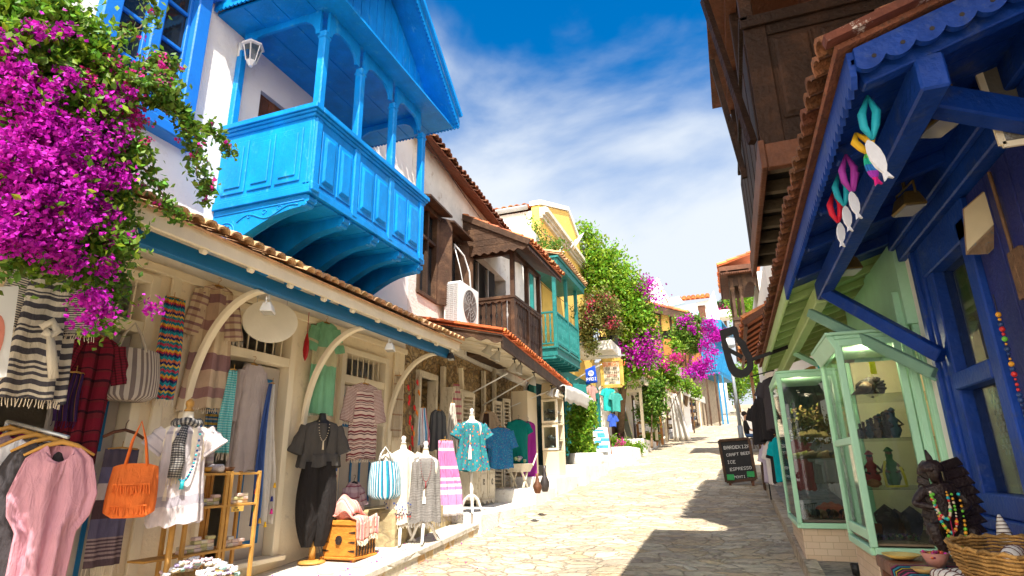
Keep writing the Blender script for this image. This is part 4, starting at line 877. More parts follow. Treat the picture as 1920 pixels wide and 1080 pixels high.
# ================= RIGHT SIDE
RS=.31
def rz_(x): return 2.97+RS*(x-.56)
def blue_shop():
    T=thing('blue_shop','deep blue timber shop with scalloped awning at the right edge of the street','shop',(2,3,.3))
    b=MB(); b.box(1.34,1.5,-2,3.0,.1,2.95); b.box(1.285,1.5,4.47,4.64,.4,3.1); b.box(1.33,1.5,2.9,4.46,.3,1.17); b.build('wall',white,T)
    # window with deep frame
    f=MB(); X=1.30
    f.box(X-.03,X+.12,4.30,4.46,1.17,2.93); f.box(X-.05,X+.0,4.36,4.43,1.3,2.93) ; f.box(X-.015,X+.10,4.18,4.299,1.3,2.83)
    f.box(X-.03,X+.12,3.50,3.62,1.3,2.83); f.box(X-.03,X+.12,3.48,4.299,2.72,2.93)
    f.box(X-.10,X+.12,2.9,4.48,1.17,1.235); f.box(X-.06,X+.12,2.9,4.46,1.236,1.30); f.box(X-.08,X+.03,2.9,4.47,1.06,1.168)
    f.box(X-.02,X+.10,3.621,4.179,1.30,1.42); f.box(X-.035,X+.10,3.621,4.179,1.99,2.09)
    f.build('window_frame',deep_blue,T,bev=.008)
    g=MB(); g.box(X+.05,X+.055,3.62,4.18,1.42,2.75); g.build('pane',glass('shop_glass',(.8,.86,.84),.12),T)
    g=MB()
    for k in range(14):
        for j in range(12): 
            if (k+j)%2==0: g.box(X+.065,X+.068,3.70+k*.022,3.718+k*.022,1.62+j*.03,1.643+j*.03)
    g.build('lace_curtain',cloth('lace_white',col=(.7,.66,.6)),T)
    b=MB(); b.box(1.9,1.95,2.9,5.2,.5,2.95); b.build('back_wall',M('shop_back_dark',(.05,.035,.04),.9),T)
    # dark door leaf with iron hinge to the right of the window
    b=MB()
    for k in range(6): b.box(X+.0,X+.05,2.0+.25*k,2.24+.25*k,1.30 if k>3 else .35,2.93)
    b.build('door',M('midnight_blue_boards',(.012,.02,.13),.5,.3,3,.3,40),T,bev=.004)
    b=MB(); b.box(X-.02,X-.001,3.05,3.17,2.28,2.5); b.box(X-.02,X-.001,3.05,3.17,1.6,1.75); b.tube([(X-.015,3.1,1.3),(X-.015,3.13,2.9)],.008,6); b.build('hinge',M('rusty_iron',(.16,.09,.05),.7,.4,12,.5),T)
    # header and wall plate
    b=MB(); b.box(1.24,1.34,-2,4.62,2.94,3.16); b.box(1.20,1.24,-2,4.64,3.03,3.18); b.build('wall_plate',deep_blue,T,bev=.008)
    # roof: boards, rafters, purlin, brackets
    y0,y1=2.08,5.12
    b=MB(); n=18
    for i in range(n): a=y0+(y1-y0)*i/n; c=y0+(y1-y0)*(i+1)/n-.005; b.hexa([(.55,a,rz_(.55)-.02),(1.6,a,rz_(1.6)-.02),(1.6,c,rz_(1.6)-.02),(.55,c,rz_(.55)-.02),(.55,a,rz_(.55)),(1.6,a,rz_(1.6)),(1.6,c,rz_(1.6)),(.55,c,rz_(.55))])
    b.build('ceiling_boards',deep_blue,T)
    for y in(2.15,2.75,3.35,3.95,4.6): b=MB(); b.beam((.58,y,rz_(.58)-.055),(1.3,y,rz_(1.3)-.055),.06,.07); b.build('rafter',deep_blue,T,bev=.005)
    b=MB(); b.box(.75,.84,2.12,5.02,2.82,2.96); b.build('purlin',deep_blue,T,bev=.008)
    b=MB(); b.beam(AY(1548,548,4.85),AY(1766,668,4.24),.07,.085); b.build('brace',deep_blue,T,bev=.006)
    b=MB(); b.beam((.80,2.45,3.0),(1.36,2.62,2.84),.09,.11); b.build('tie_beam',deep_blue,T,bev=.008)
    f=MB(); fascia(f,(.56,y0,3.0),(.56,5.12,3.0),.10,.062,.035,.02,'saw'); f.build('saw_fringe',deep_blue,T)
    # big scallops with drilled holes on the near gable
    f=MB(); p=Vector((.56,y0-.02,3.0)); q=Vector((1.6,y0-.02,rz_(1.6)+.03)); fascia(f,p,q,.075,.095,.03,.025,'scallop'); f.build('scalloped_fringe',deep_blue,T)
    d=(q-p).normalized()
    for k in range(11): h=MB(); c=p+d*(.052+.0952*k)+Vector((0,-.0,-.078)); h.lathe([(.007,0),(.007,.006)],(0,0,0),8) if 0 else h.prism([(c.x+.008*math.cos(a),c.z+.008*math.sin(a)) for a in [2*PI*i/8 for i in range(8)]],'y',y0-.048,y0-.0455); h.build('drilled_hole',dark,T)
    t=MB(); tiles(t,(.50,y0-.03,3.03),(.50,9.75,3.03),(1,0,RS),1.35,pitch=.115,r=.052,L=.26,seed=21,jit=.012); t.build('tiles',tiledark,T)
    t=MB(); t.beam((.47,y0-.05,3.03),(1.6,y0-.05,rz_(1.6)+.07),.05,.03); t.build('edge_board',M('red_brown_edge',(.12,.035,.02),.7,.4,6,.4,30,wear=(.6,.55,.5),wearamt=.2),T)
blue_shop()
def green_shop():
    T=thing('green_shop','mint green shop with glazed display bays on painted brick plinths','shop',(1.6,6,.5))
    y0,y1=5.13,9.7
    b=MB(); n=34
    for i in range(n): a=y0+(y1-y0)*i/n; c=y0+(y1-y0)*(i+1)/n-.008; b.hexa([(.55,a,rz_(.55)-.02),(2.2,a,rz_(2.2)-.02),(2.2,c,rz_(2.2)-.02),(.55,c,rz_(.55)-.02),(.55,a,rz_(.55)),(2.2,a,rz_(2.2)),(2.2,c,rz_(2.2)),(.55,c,rz_(.55))])
    b.build('ceiling_boards',mintroof,T)
    y=5.35
    while y<y1: b=MB(); b.beam((.58,y,rz_(.58)-.05),(1.9,y,rz_(1.9)-.05),.05,.06); b.build('rafter',mintroof,T,bev=.004); y+=.42
    b=MB(); b.box(.74,.83,5.03,9.6,2.80,2.93); b.build('purlin',mintroof,T,bev=.008)
    f=MB(); fascia(f,(.56,5.121,3.0),(.56,y1,3.0),.10,.062,.035,.02,'saw'); f.build('saw_fringe',mintroof,T)
    b=MB(); A_=AY(1518,586,5.05); B_=AY(1752,700,4.36); b.beam(A_,B_,.05,.065); b.beam(A_-Vector((0,.01,.045)),B_-Vector((0,.01,.045)),.02,.02); b.build('brace',M('dark_mint',(.16,.30,.22),.5,.1),T,bev=.005)
    b=MB(); b.beam((.79,7.4,2.80),(1.06,6.9,2.5),.05,.05); b.build('brace',mint,T)
    # back and inner walls
    b=MB(); b.box(1.62,1.7,4.65,9.7,.5,3.3); b.build('back_wall',M('shop_inner_wall',(.55,.45,.33),.8),T)
    b=MB(); b.box(1.25,1.61,5.6,5.66,.9,3.15); b.box(1.22,1.30,4.63,5.6,2.5,3.1); b.box(1.25,1.3,5.7,6.75,1.0,3.1); b.build('inner_partition',mint,T)
    def bay(xl,xr,yf,yb,z0,z1,zp,xb=None):
        xb=xb or xl; w=.045
        p=MB(); p.hexa([(xl+.01,yf+.01,zp),(xr+.02,yf+.01,zp),(xr+.3,yb,zp),(xb+.01,yb,zp),(xl+.01,yf+.01,z0-.052),(xr+.02,yf+.01,z0-.052),(xr+.3,yb,z0-.052),(xb+.01,yb,z0-.052)])
        p.build('plinth',PL,T,bev=.004)
        f=MB(); s=lambda x,y,a=w: f.box(x-a/2,x+a/2,y-a/2,y+a/2,z0,z1)
        s(xl,yf); s(xr,yf); s(xb,yb)
        for z in(z0-.025,z1-.025):
            f.beam((xl,yf,z),(xr,yf,z),w*1.15,.05); f.beam((xl,yf,z),(xb,yb,z),w*1.15,.05)
        return f
    global PL; PL=stone_mat('painted_brick',[(.60,.47,.36),(.64,.52,.42),(.57,.45,.34)],(1,1,1),(.42,.33,.25),.02,.5,.0)
    m=PL; nt=m.node_tree; br=nt.nodes.new('ShaderNodeTexBrick'); tc=nt.nodes.new('ShaderNodeTexCoord'); cx=nt.nodes.new('ShaderNodeSeparateXYZ'); cm=nt.nodes.new('ShaderNodeCombineXYZ'); ad=nt.nodes.new('ShaderNodeMath'); L=nt.links.new
    L(tc.outputs['Object'],cx.inputs[0]); L(cx.outputs[0],ad.inputs[0]); L(cx.outputs[1],ad.inputs[1]); L(ad.outputs[0],cm.inputs[0]); L(cx.outputs[2],cm.inputs[1])
    L(cm.outputs[0],br.inputs['Vector']); br.inputs['Scale'].default_value=4.2; br.inputs['Mortar Size'].default_value=.012; br.inputs['Color1'].default_value=(.58,.43,.30,1); br.inputs['Color2'].default_value=(.63,.49,.36,1); br.inputs['Mortar'].default_value=(.45,.34,.24,1)
    bs=nt.nodes['Principled BSDF']; L(br.outputs[0],bs.inputs['Base Color']); bp=nt.nodes.new('ShaderNodeBump'); bp.inputs['Strength'].default_value=.4; bp.inputs['Distance'].default_value=.006; bp.invert=True; L(br.outputs['Fac'],bp.inputs['Height']); L(bp.outputs[0],bs.inputs['Normal'])
    # near bay
    f=bay(.785,1.15,4.72,5.55,1.06,2.44,.50); 
    f.box(.765,1.18,4.70,5.56,2.441,2.47); f.hexa([(.765,4.70,2.36),(.775,4.70,2.36),(.775,5.56,2.36),(.765,5.56,2.36),(.715,4.70,2.47),(.765,4.70,2.47),(.765,5.56,2.47),(.715,5.56,2.47)]); f.box(.71,1.19,4.69,5.57,2.471,2.495)
    f.beam((.785,4.74,1.74),(.785,5.53,1.74),.03,.05); f.beam((.785,4.76,1.13),(.785,5.5,1.13),.035,.07)
    f.build('bay_frame',mint,T,bev=.005)
    g=MB(); g.box(.805,1.13,4.72,4.724,1.085,2.40); g.build('pane',glass('shop_glass'),T)
    g=MB(); g.box(.783,.787,4.74,5.53,1.08,2.40); g.build('pane',glass('shop_glass'),T)
    s=MB()
    for z in(1.13+.29,1.42+.33,1.75+.30): s.box(.80,1.5,4.74,5.5,z-.004,z)
    s.build('glass_shelf',glass('shelf_glass',(.93,.97,.95),.02,(.05,.12,.1)),T)
    s=MB(); s.box(.79,1.5,4.73,5.53,1.07,1.10); s.build('bay_floor',M('bay_floor_brown',(.22,.15,.10),.8),T)
    s=MB(); s.box(.98,1.5,5.50,5.54,1.1,2.38); s.build('back_panel',M('cream_panel',(.72,.58,.38),.7,.08),T)
    s=MB(); s.box(.80,.975,5.50,5.52,1.1,2.38); s.box(.84,.86,5.485,5.50,1.1,2.38); s.box(.94,.96,5.485,5.50,1.1,2.38); s.box(.80,1.49,4.74,5.52,2.41,2.43); s.build('mint_panel',mint,T)
    for (x,y) in((.92,4.8),(1.04,4.95)): s=MB(); s.lathe([(.022,0),(.022,.004)],(x,y,2.402),12); s.build('ceiling_spot',M('spot_dark',(.1,.09,.08),.5),T)
    def bay_lamp(loc,e):
        l=bpy.data.lights.new('bay_lamp','POINT'); l.energy=e; l.color=(1,.80,.55); l.shadow_soft_size=.03; o=bpy.data.objects.new('bay_lamp',l); COL.objects.link(o); o.location=loc
    bay_lamp((.98,4.95,2.36),5); bay_lamp((.75,7.2,2.35),6)
    # folding green panels beside the bay
    d=MB(); d.box(1.18,1.245,4.70,4.74,.9,2.75); d.box(1.253,1.315,4.66,4.70,.55,2.95); d.box(1.192,1.232,4.69,4.699,1.0,2.6); d.box(1.265,1.303,4.65,4.659,1.0,2.8); d.build('folding_panel',mint,T,bev=.005)
    # far bay
    f=bay(.525,.99,6.8,8.1,1.03,2.50,.62,.53); f.box(.50,1.05,6.77,8.1,2.501,2.525); f.box(.97,1.05,6.76,6.8,1.0,2.6); f.beam((.53,8.1,1.0),(1.2,8.1,1.0),.04,.05); f.build('bay_frame',mint,T,bev=.005)
    g=MB(); g.box(.55,.965,6.80,6.804,1.06,2.45); g.build('pane',glass('shop_glass'),T)
    g=MB(); g.box(.523,.527,6.83,8.07,1.06,2.45); g.build('pane',glass('shop_glass'),T)
    s=MB(); s.box(.54,1.2,6.83,8.05,1.035,1.06); s.build('bay_floor',M('bay_floor_brown'if 0 else 'bay_floor_dark',(.16,.12,.10),.8),T)
    s=MB(); s.box(.54,1.2,6.83,8.05,1.62,1.627); s.build('glass_shelf',glass('shelf_glass'),T)
    s=MB(); s.hexa([(.56,8.1,2.5),(.62,8.1,2.5),(1.0,7.6,2.62),(.95,7.6,2.62),(.56,8.1,2.55),(.62,8.1,2.55),(1.0,7.6,2.67),(.95,7.6,2.67)]); s.build('orange_board',oak,T)
green_shop()
def house_r():
    T=thing('timber_house','house over the blue shop with dark brown panelled wooden balcony and tiled eave','house',(3,4,.4))
    W=1.42
    b=MB(); b.box(W,6,-3,8.6,3.3,5.95); b.build('wall',oldwhite,T)
    b=MB(); b.box(1.75,6,-3,9.8,.1,3.3); b.build('lower_wall',oldwhite,T)
    X0=.42; y0,y1=3.92,6.4; zf,zr=3.66,4.66
    b=MB(); b.box(X0,X0+.04,y0+.04,y1,zf,zr); b.box(X0+.0,W+.1,y0,y0+.04,zf,zr)
    def px(a,c,z0,z1):  # face towards the camera
        b.box(a,c,y0-.012,y0,z0,z1); b.hexa([(a+.03,y0-.026,z0+.04),(c-.03,y0-.026,z0+.04),(c-.015,y0-.012,z0+.02),(a+.015,y0-.012,z0+.02),(a+.03,y0-.026,z1-.04),(c-.03,y0-.026,z1-.04),(c-.015,y0-.012,z1-.02),(a+.015,y0-.012,z1-.02)])
    b.box(X0-.01,X0+.14,y0-.02,y0,zf,zr); b.box(X0+.14,W+.1,y0-.02,y0,zf,zf+.16); b.box(X0+.14,W+.1,y0-.02,y0,zr-.14,zr)
    px(X0+.16,X0+.42,zf+.18,zr-.16); px(X0+.46,X0+.80,zf+.18,zr-.16)
    b.box(X0-.025,W+.1,y0-.05,y0-.021,zr-.06,zr+.03); b.box(X0-.03,X0+.03,y0-.05,y1,zr-.0,zr+.04)
    for k in range(7):
        a=y0+.05+k*(y1-y0)/7; b.box(X0-.014,X0,a+.03,a+(y1-y0)/7-.03,zf+.1,zr-.1)
    b.build('balcony_panels',umber,T,bev=.005)
    b=MB(); b.box(X0-.03,X0+.01,y0-.04,y1+.03,zf-.18,zf+.03); b.box(X0+.01,W+.1,y0-.035,y0+.02,zf-.18,zf-.0); b.build('balcony_skirt',redwood,T,bev=.006)
    b=MB(); b.box(X0,W+.1,y0+.02,y1,zf-.02,zf+.02); b.build('balcony_floor',M('black_brown_boards',(.02,.017,.015),.9),T)  # near-black brown boards for the balcony floor
    for k in range(7): b=MB(); y=y0+.18+k*.36; b.beam((X0+.02,y,zf-.07),(W,y,zf-.07),.06,.09); b.build('joist',M('old_grey_joist',(.13,.105,.075),.8,.3,5,.5),T)
    ez=5.6
    for (x,y) in((X0+.03,y0+.03),(X0+.03,y0+.85),(X0+.03,y0+1.7),(X0+.03,y1-.05)): b=MB(); b.box(x-.045,x+.045,y-.045,y+.045,zr+.04,ez-.05); b.build('post',umber,T,bev=.006)
    for A_,B_ in(((X0-.05,y0+.1,zf+.1),(X0-.22,y0+.5,ez-.2)),((X0-.03,y0+1.5,zf+.5),(X0-.18,y0+1.5,ez-.1))): b=MB(); b.beam(A_,B_,.05,.05); b.build('strut',umber,T)
    b=MB()
    for k in range(12): b.box(W-.42,W-.40,y0+.1+k*.2,y0+.29+k*.2,zf,ez)
    for k in range(3): b.box(X0+.1+k*.27,X0+.36+k*.27,y0+2.3,y0+2.33,zf,ez)
    b.build('plank_wall',redwood,T)
    b=MB(); b.beam((X0,y0,ez-.10),(X0,y1,ez-.10),.09,.12); b.box(X0-.2,W,y0-.4,y1,ez-.04,ez); b.build('eave_boards',redwood,T)
    t=MB(); tiles(t,(.22,-3,5.62),(.34,5.8,5.62),(1,0,.42),2.4,pitch=.17,r=.072,seed=31); t.build('roof',tile,T)
    b=MB(); b.box(.24,W+.1,-3,3.5,5.55,5.60); b.build('eave_boards',redwood,T)
    for k in range(18): pass
house_r()
def house_r2():
    T=thing('white_eave_house','tall white house behind the panelled balcony with a ragged tiled eave','house',(3,10,.8))
    b=MB(); b.box(1.5,6,8.62,12.2,.5,7.15); b.build('wall',oldwhite,T); b=MB(); b.box(1.2,1.499,6.7,12.15,4.45,7.15); b.build('jettied_floor',oldwhite,T)
    t=MB(); tiles(t,(1.02,6.6,7.25),(1.05,12.2,7.25),(1,0,.4),2.2,pitch=.22,r=.09,seed=33,jit=.04); t.build('roof',tiledark,T)
    b=MB(); b.box(1.1,1.6,6.65,12.15,7.16,7.2); b.build('eave_boards',redwood,T)
    return T
house_r2()
def house_r3():
    T=thing('arched_balcony_house','white house with a brown arched wooden balcony tower and orange tiled cap','house',(2.5,15,1.2))
    b=MB(); b.box(1.50,7,21.9,30,1.4,8.2); b.build('wall',white,T); b=MB(); b.box(1.02,6,12.4,17.2,.9,5.6); b.build('lower_wing',white,T)
    b=MB(); X0,X1,y0,y1=.53,1.5,22.0,25.2
    b.box(X0-.03,X1,y0,y1,5.52,5.68); b.box(X0,X1,y0+.02,y0+.07,5.68,6.5); b.box(X0,X0+.05,y0+.07,y1,5.68,6.5); b.box(X0-.03,X1,y0-.02,y0+.11,6.5,6.62); b.box(X0-.03,X0+.08,y0+.11,y1,6.5,6.62)
    b.box(X0+.1,X1-.08,y0+.0,y0+.02,5.8,6.4); b.build('balcony_box',darkwood,T,bev=.01)
    for (x,y) in((X0+.08,y0+.08),(X0+.25,y0+.7),(X0+.36,y0+.08),(X0+.08,y0+1.7),(X0+.08,y1-.1)):
        m=MB(); m.box(x-.055,x+.055,y-.055,y+.055,6.62,8.1); m.box(x-.08,x+.08,y-.08,y+.08,7.65,7.74); m.build('post',darkwood,T,bev=.008)
    n=12; xa,xc=X0+.44,X1; top=[(xa+(xc-xa)*i/n,y0+.05,8.22) for i in range(n+1)]; bot=[(xa+(xc-xa)*i/n,y0+.05,7.35+.55*math.sin(PI*i/n)**.6) for i in range(n+1)]
    m=MB(); m.strip(top,bot,(0,.08,0)); m.box(X0-.03,xa,y0+.05,y0+.13,7.8,8.22); m.box(X0-.0,X0+.08,y0+.13,y1,7.8,8.22); m.build('arched_head',darkwood,T)
    m=MB(); m.box(.26,1.5,y0-.4,y1+.3,8.22,8.28); fascia(m,(.26,y0-.4,8.45),(1.5,y0-.4,8.45),.24,.08,.07,.03,'saw'); fascia(m,(.26,y0-.4,8.45),(.26,y1+.3,8.45),.24,.08,.07,.03,'saw'); m.build('saw_fringe',redwood,T)
    t=MB(); tiles(t,(.22,y0-.43,8.5),(.22,y1+.3,8.5),(1,0,.28),1.6,pitch=.25,r=.11,seed=35,L=.45); t.build('balcony_roof_tiles',M('orange_tile',(.6,.2,.06)),T)
    # tiled awning over its shop, seen from below
    t=MB(); tiles(t,(.46,11.7,4.2),(.46,17.2,4.2),(1,0,.55),1.0,pitch=.2,r=.088,seed=36,L=.32,jit=.03); t.build('awning_tiles',tile,T)
    m=MB(); m.beam((.44,11.68,4.14),(1.3,11.68,4.64),.04,.10); m.beam((.48,11.7,4.10),(.48,17.2,4.10),.06,.07); m.build('awning_beam',redwood,T)
    for k in range(9): m=MB(); y=11.8+k*.65; m.beam((.50,y,4.17),(1.3,y,4.62),.06,.06); m.build('awning_rafter',redwood,T)
    for y in(17.0,): m=MB(); m.box(.62,.70,y,y+.08,1.0,4.2); m.build('awning_post',M('dry_wood_post',(.30,.17,.09),.8,.3),T)
house_r3()
# the black letter shaped sign on its iron arm
T=thing('iron_sign','black cut-out iron sign like a rounded D on an arm over the street','sign',(.35,7.6,2.9))
def Dp(px,py): v=AY(px,py,7.6); return (v.x,v.z)
outer=[(1349,620),(1378,611),(1383,616),(1386,632),(1398,642),(1403,655),(1412,672),(1413,690),(1405,703),(1390,709),(1375,706),(1366,694),(1360,675),(1354,650)]
inner=[(1360,632),(1376,626),(1380,640),(1388,652),(1394,664),(1401,677),(1400,688),(1392,694),(1382,691),(1376,680),(1369,660)]
def ringcut(o,i,y,th):
    k=60
    def samp(P):
        P=[Vector(p).to_3d() if 0 else Vector((p[0],p[1],0)) for p in P]; c=sum(P,Vector())/len(P); out=[]
        for q in range(k):
            a=2*PI*q/k; d=Vector((math.cos(a),math.sin(a),0)); best=None
            for s in range(len(P)):
                A,B=P[s],P[(s+1)%len(P)]; e=B-A; den=d.x*e.y-d.y*e.x
                if abs(den)<1e-9: continue
                t=((A.x-c0.x)*e.y-(A.y-c0.y)*e.x)/den; w=((A.x-c0.x)*d.y-(A.y-c0.y)*d.x)/den
                if t>0 and -1e-6<=w<=1+1e-6 and (best is None or t>best): best=t
            out.append((c0.x+d.x*best,c0.y+d.y*best))
        return out
    c0=Vector((sum(p[0] for p in i)/len(i),sum(p[1] for p in i)/len(i),0))
    O,I=samp(o),samp(i); m=MB(); m.strip([(p[0],y,p[1]) for p in O+O[:1]],[(p[0],y,p[1]) for p in I+I[:1]],(0,th,0)); return m
ringcut([Dp(*p) for p in outer],[Dp(*p) for p in inner],7.58,.04).build('sign_ring',blackmetal,T)
m=MB(); v=[Dp(1363,654),Dp(1392,670)]; m.beam((v[0][0],7.6,v[0][1]),(v[1][0],7.6,v[1][1]),.02,.05); v=[Dp(1384,644),Dp(1394,647)]; m.beam((v[0][0],7.6,v[0][1]),(v[1][0],7.6,v[1][1]),.02,.04); m.build('sign_bar',blackmetal,T)
m=MB(); a=AY(1408,675,7.6); c=AY(1478,650,7.6); m.beam(a,c,.03,.04); a=AY(1408,706,7.6); c=AY(1452,694,7.6); m.tube([a,c],.008,6); m.build('arm',blackmetal,T)
# boards and lamps hung under the blue awning
T=thing('hanging_board','square dusty grey board hanging under the blue awning at the top right','sign board',tuple(AY(1890,190,2.6)))
b=MB(); P=[AY(1826,111,2.62),AY(1880,272,2.62),AY(1990,255,2.62),AY(1960,80,2.62)]; o=Vector((0,.02,.0)); b.hexa([P[1],P[2],P[2]+o,P[1]+o,P[0],P[3],P[3]+o,P[0]+o]); b.build('panel',M('dusty_board',(.13,.12,.10),.8,.3,3,.2,wear=(.45,.45,.45),wearamt=.15),T)
b=MB(); b.beam(P[0],P[1],.025,.012,(0,1,0)); b.beam(P[1],P[2],.025,.012,(0,1,0)); b.build('edge',creamwood,T)
T=thing('light_box','blank rusty framed light box hanging beside the dark blue door','sign board',(1.25,3.3,2.55))
P=[AY(1805,392,3.3),AY(1811,478,3.3),AY(1885,404,3.25),AY(1871,335,3.25)]; d=Vector((.10,.03,.0))
b=MB(); b.hexa([P[1],P[2],P[2]+d,P[1]+d,P[0],P[3],P[3]+d,P[0]+d]); b.build('box',M('rusty_box',(.30,.20,.12),.7,.4,10,.5,30,wear=(.10,.2,.25),wearamt=.6),T)
c=sum(P,Vector())/4; q=[c+(p-c)*.90-d*.04-Vector((0,.004,0)) for p in P]; b=MB(); b.hexa([q[1],q[2],q[2]+d*.05,q[1]+d*.05,q[0],q[3],q[3]+d*.05,q[0]+d*.05]); b.build('face',M('blank_beige_face',(.62,.52,.33),.5,.15,3,.05),T)
fl=spot((.96,2.62,2.98),R(200),M('brass_lamp',(.22,.15,.05),.4,.3,metal=.5),'bronze flood light under the blue awning nearest the square board','flood lights under the blue awning')
dup(fl,(1.06,3.55,2.98),R(190),'flood light in the middle of the blue awning above the light box'); dup(fl,(.90,4.45,2.92),R(190),'small flood light at the far end of the blue awning near the green boards')
# hanging fish ornaments
rib=[M('teal_ribbon',(.01,.32,.42),.6),M('red_ribbon',(.6,.01,.04),.6),M('yellow_ribbon',(.75,.45,.02),.6),M('purple_ribbon',(.30,.03,.30),.6)]
fishw=M('white_ceramic',(.66,.68,.74),.35,.1)
fishc=cloth('rainbow_fish',[(0,(.7,.02,.25)),(.25,(.4,.05,.5)),(.45,(.03,.2,.6)),(.65,(.02,.5,.35)),(.85,(.1,.5,.1))],1,'v')
specs=[(1626,180,248,(1645,300),0,0,'white fish ornament on a teal ribbon, the nearest and largest of the row'),(1604,250,262,(1634,318),2,1,'rainbow painted fish ornament on red and yellow ribbons'),(1586,290,300,(1602,385),3,0,'white fish ornament with blue spots on purple ribbon'),(1572,325,330,(1588,410),0,0,'slim white fish ornament on a teal ribbon below the purple one'),(1562,360,370,(1576,440),1,0,'farthest white fish ornament on a red ribbon')]
for k,(px,py0,py1,(fx,fy),rb,cc,lab) in enumerate(specs):
    Y=[2.25,2.45,2.68,2.9,3.1][k]; p=AY(px,py0,Y); f=AY(fx,fy,Y); p=Vector((p.x,p.y,min(3.02,p.z))) ; s=[.085,.07,.065,.065,.065][k]
    T=thing('fish_ornament',lab,'ornament',tuple(f),0,'fish ornaments hung along the blue eave')
    m=MB(); pts=[]; n=20
    sh=[(0,1),(.16,.82),(.30,.45),(.32,.05),(.24,-.35),(.10,-.62),(.26,-.98),(.05,-.86),(-.12,-1.0),(-.04,-.62),(-.20,-.3),(-.26,.1),(-.22,.5),(-.12,.85)]
    m.grid(lambda u,v:(0,0,0),1,1) if 0 else None
    m.prism([(q[0]*s,q[1]*s) for q in sh],'y',-.006,.006); m.xf(TM((0,0,0),R(15))@Matrix.Rotation(R(-14+k*5),4,'Y'))
    for i,v_ in enumerate(m.v): m.uv[i]=(v_[0]/s,v_[2]/s*.5+.5)
    m.build('fish',fishc if cc else fishw,T,local=True)
    m=MB(); a=p-f
    for q in(-.018,.018): m.tube([(0,0,s),(q,.0,s+(a.z-s)*.3),(a.x*.5+q*1.3,.0,s+(a.z-s)*.6),(a.x,0,a.z)],[.007,.015,.016,.006],5)
    m.build('ribbon',rib[rb],T,True,local=True)
    if k in(1,2):
        m=MB(); m.tube([(0.01,0,s),(.03,.0,s+.08),(a.x*.6+.02,0,a.z*.7)],[.006,.014,.007],5); m.build('ribbon',rib[2 if k==1 else 3],T,True,local=True)
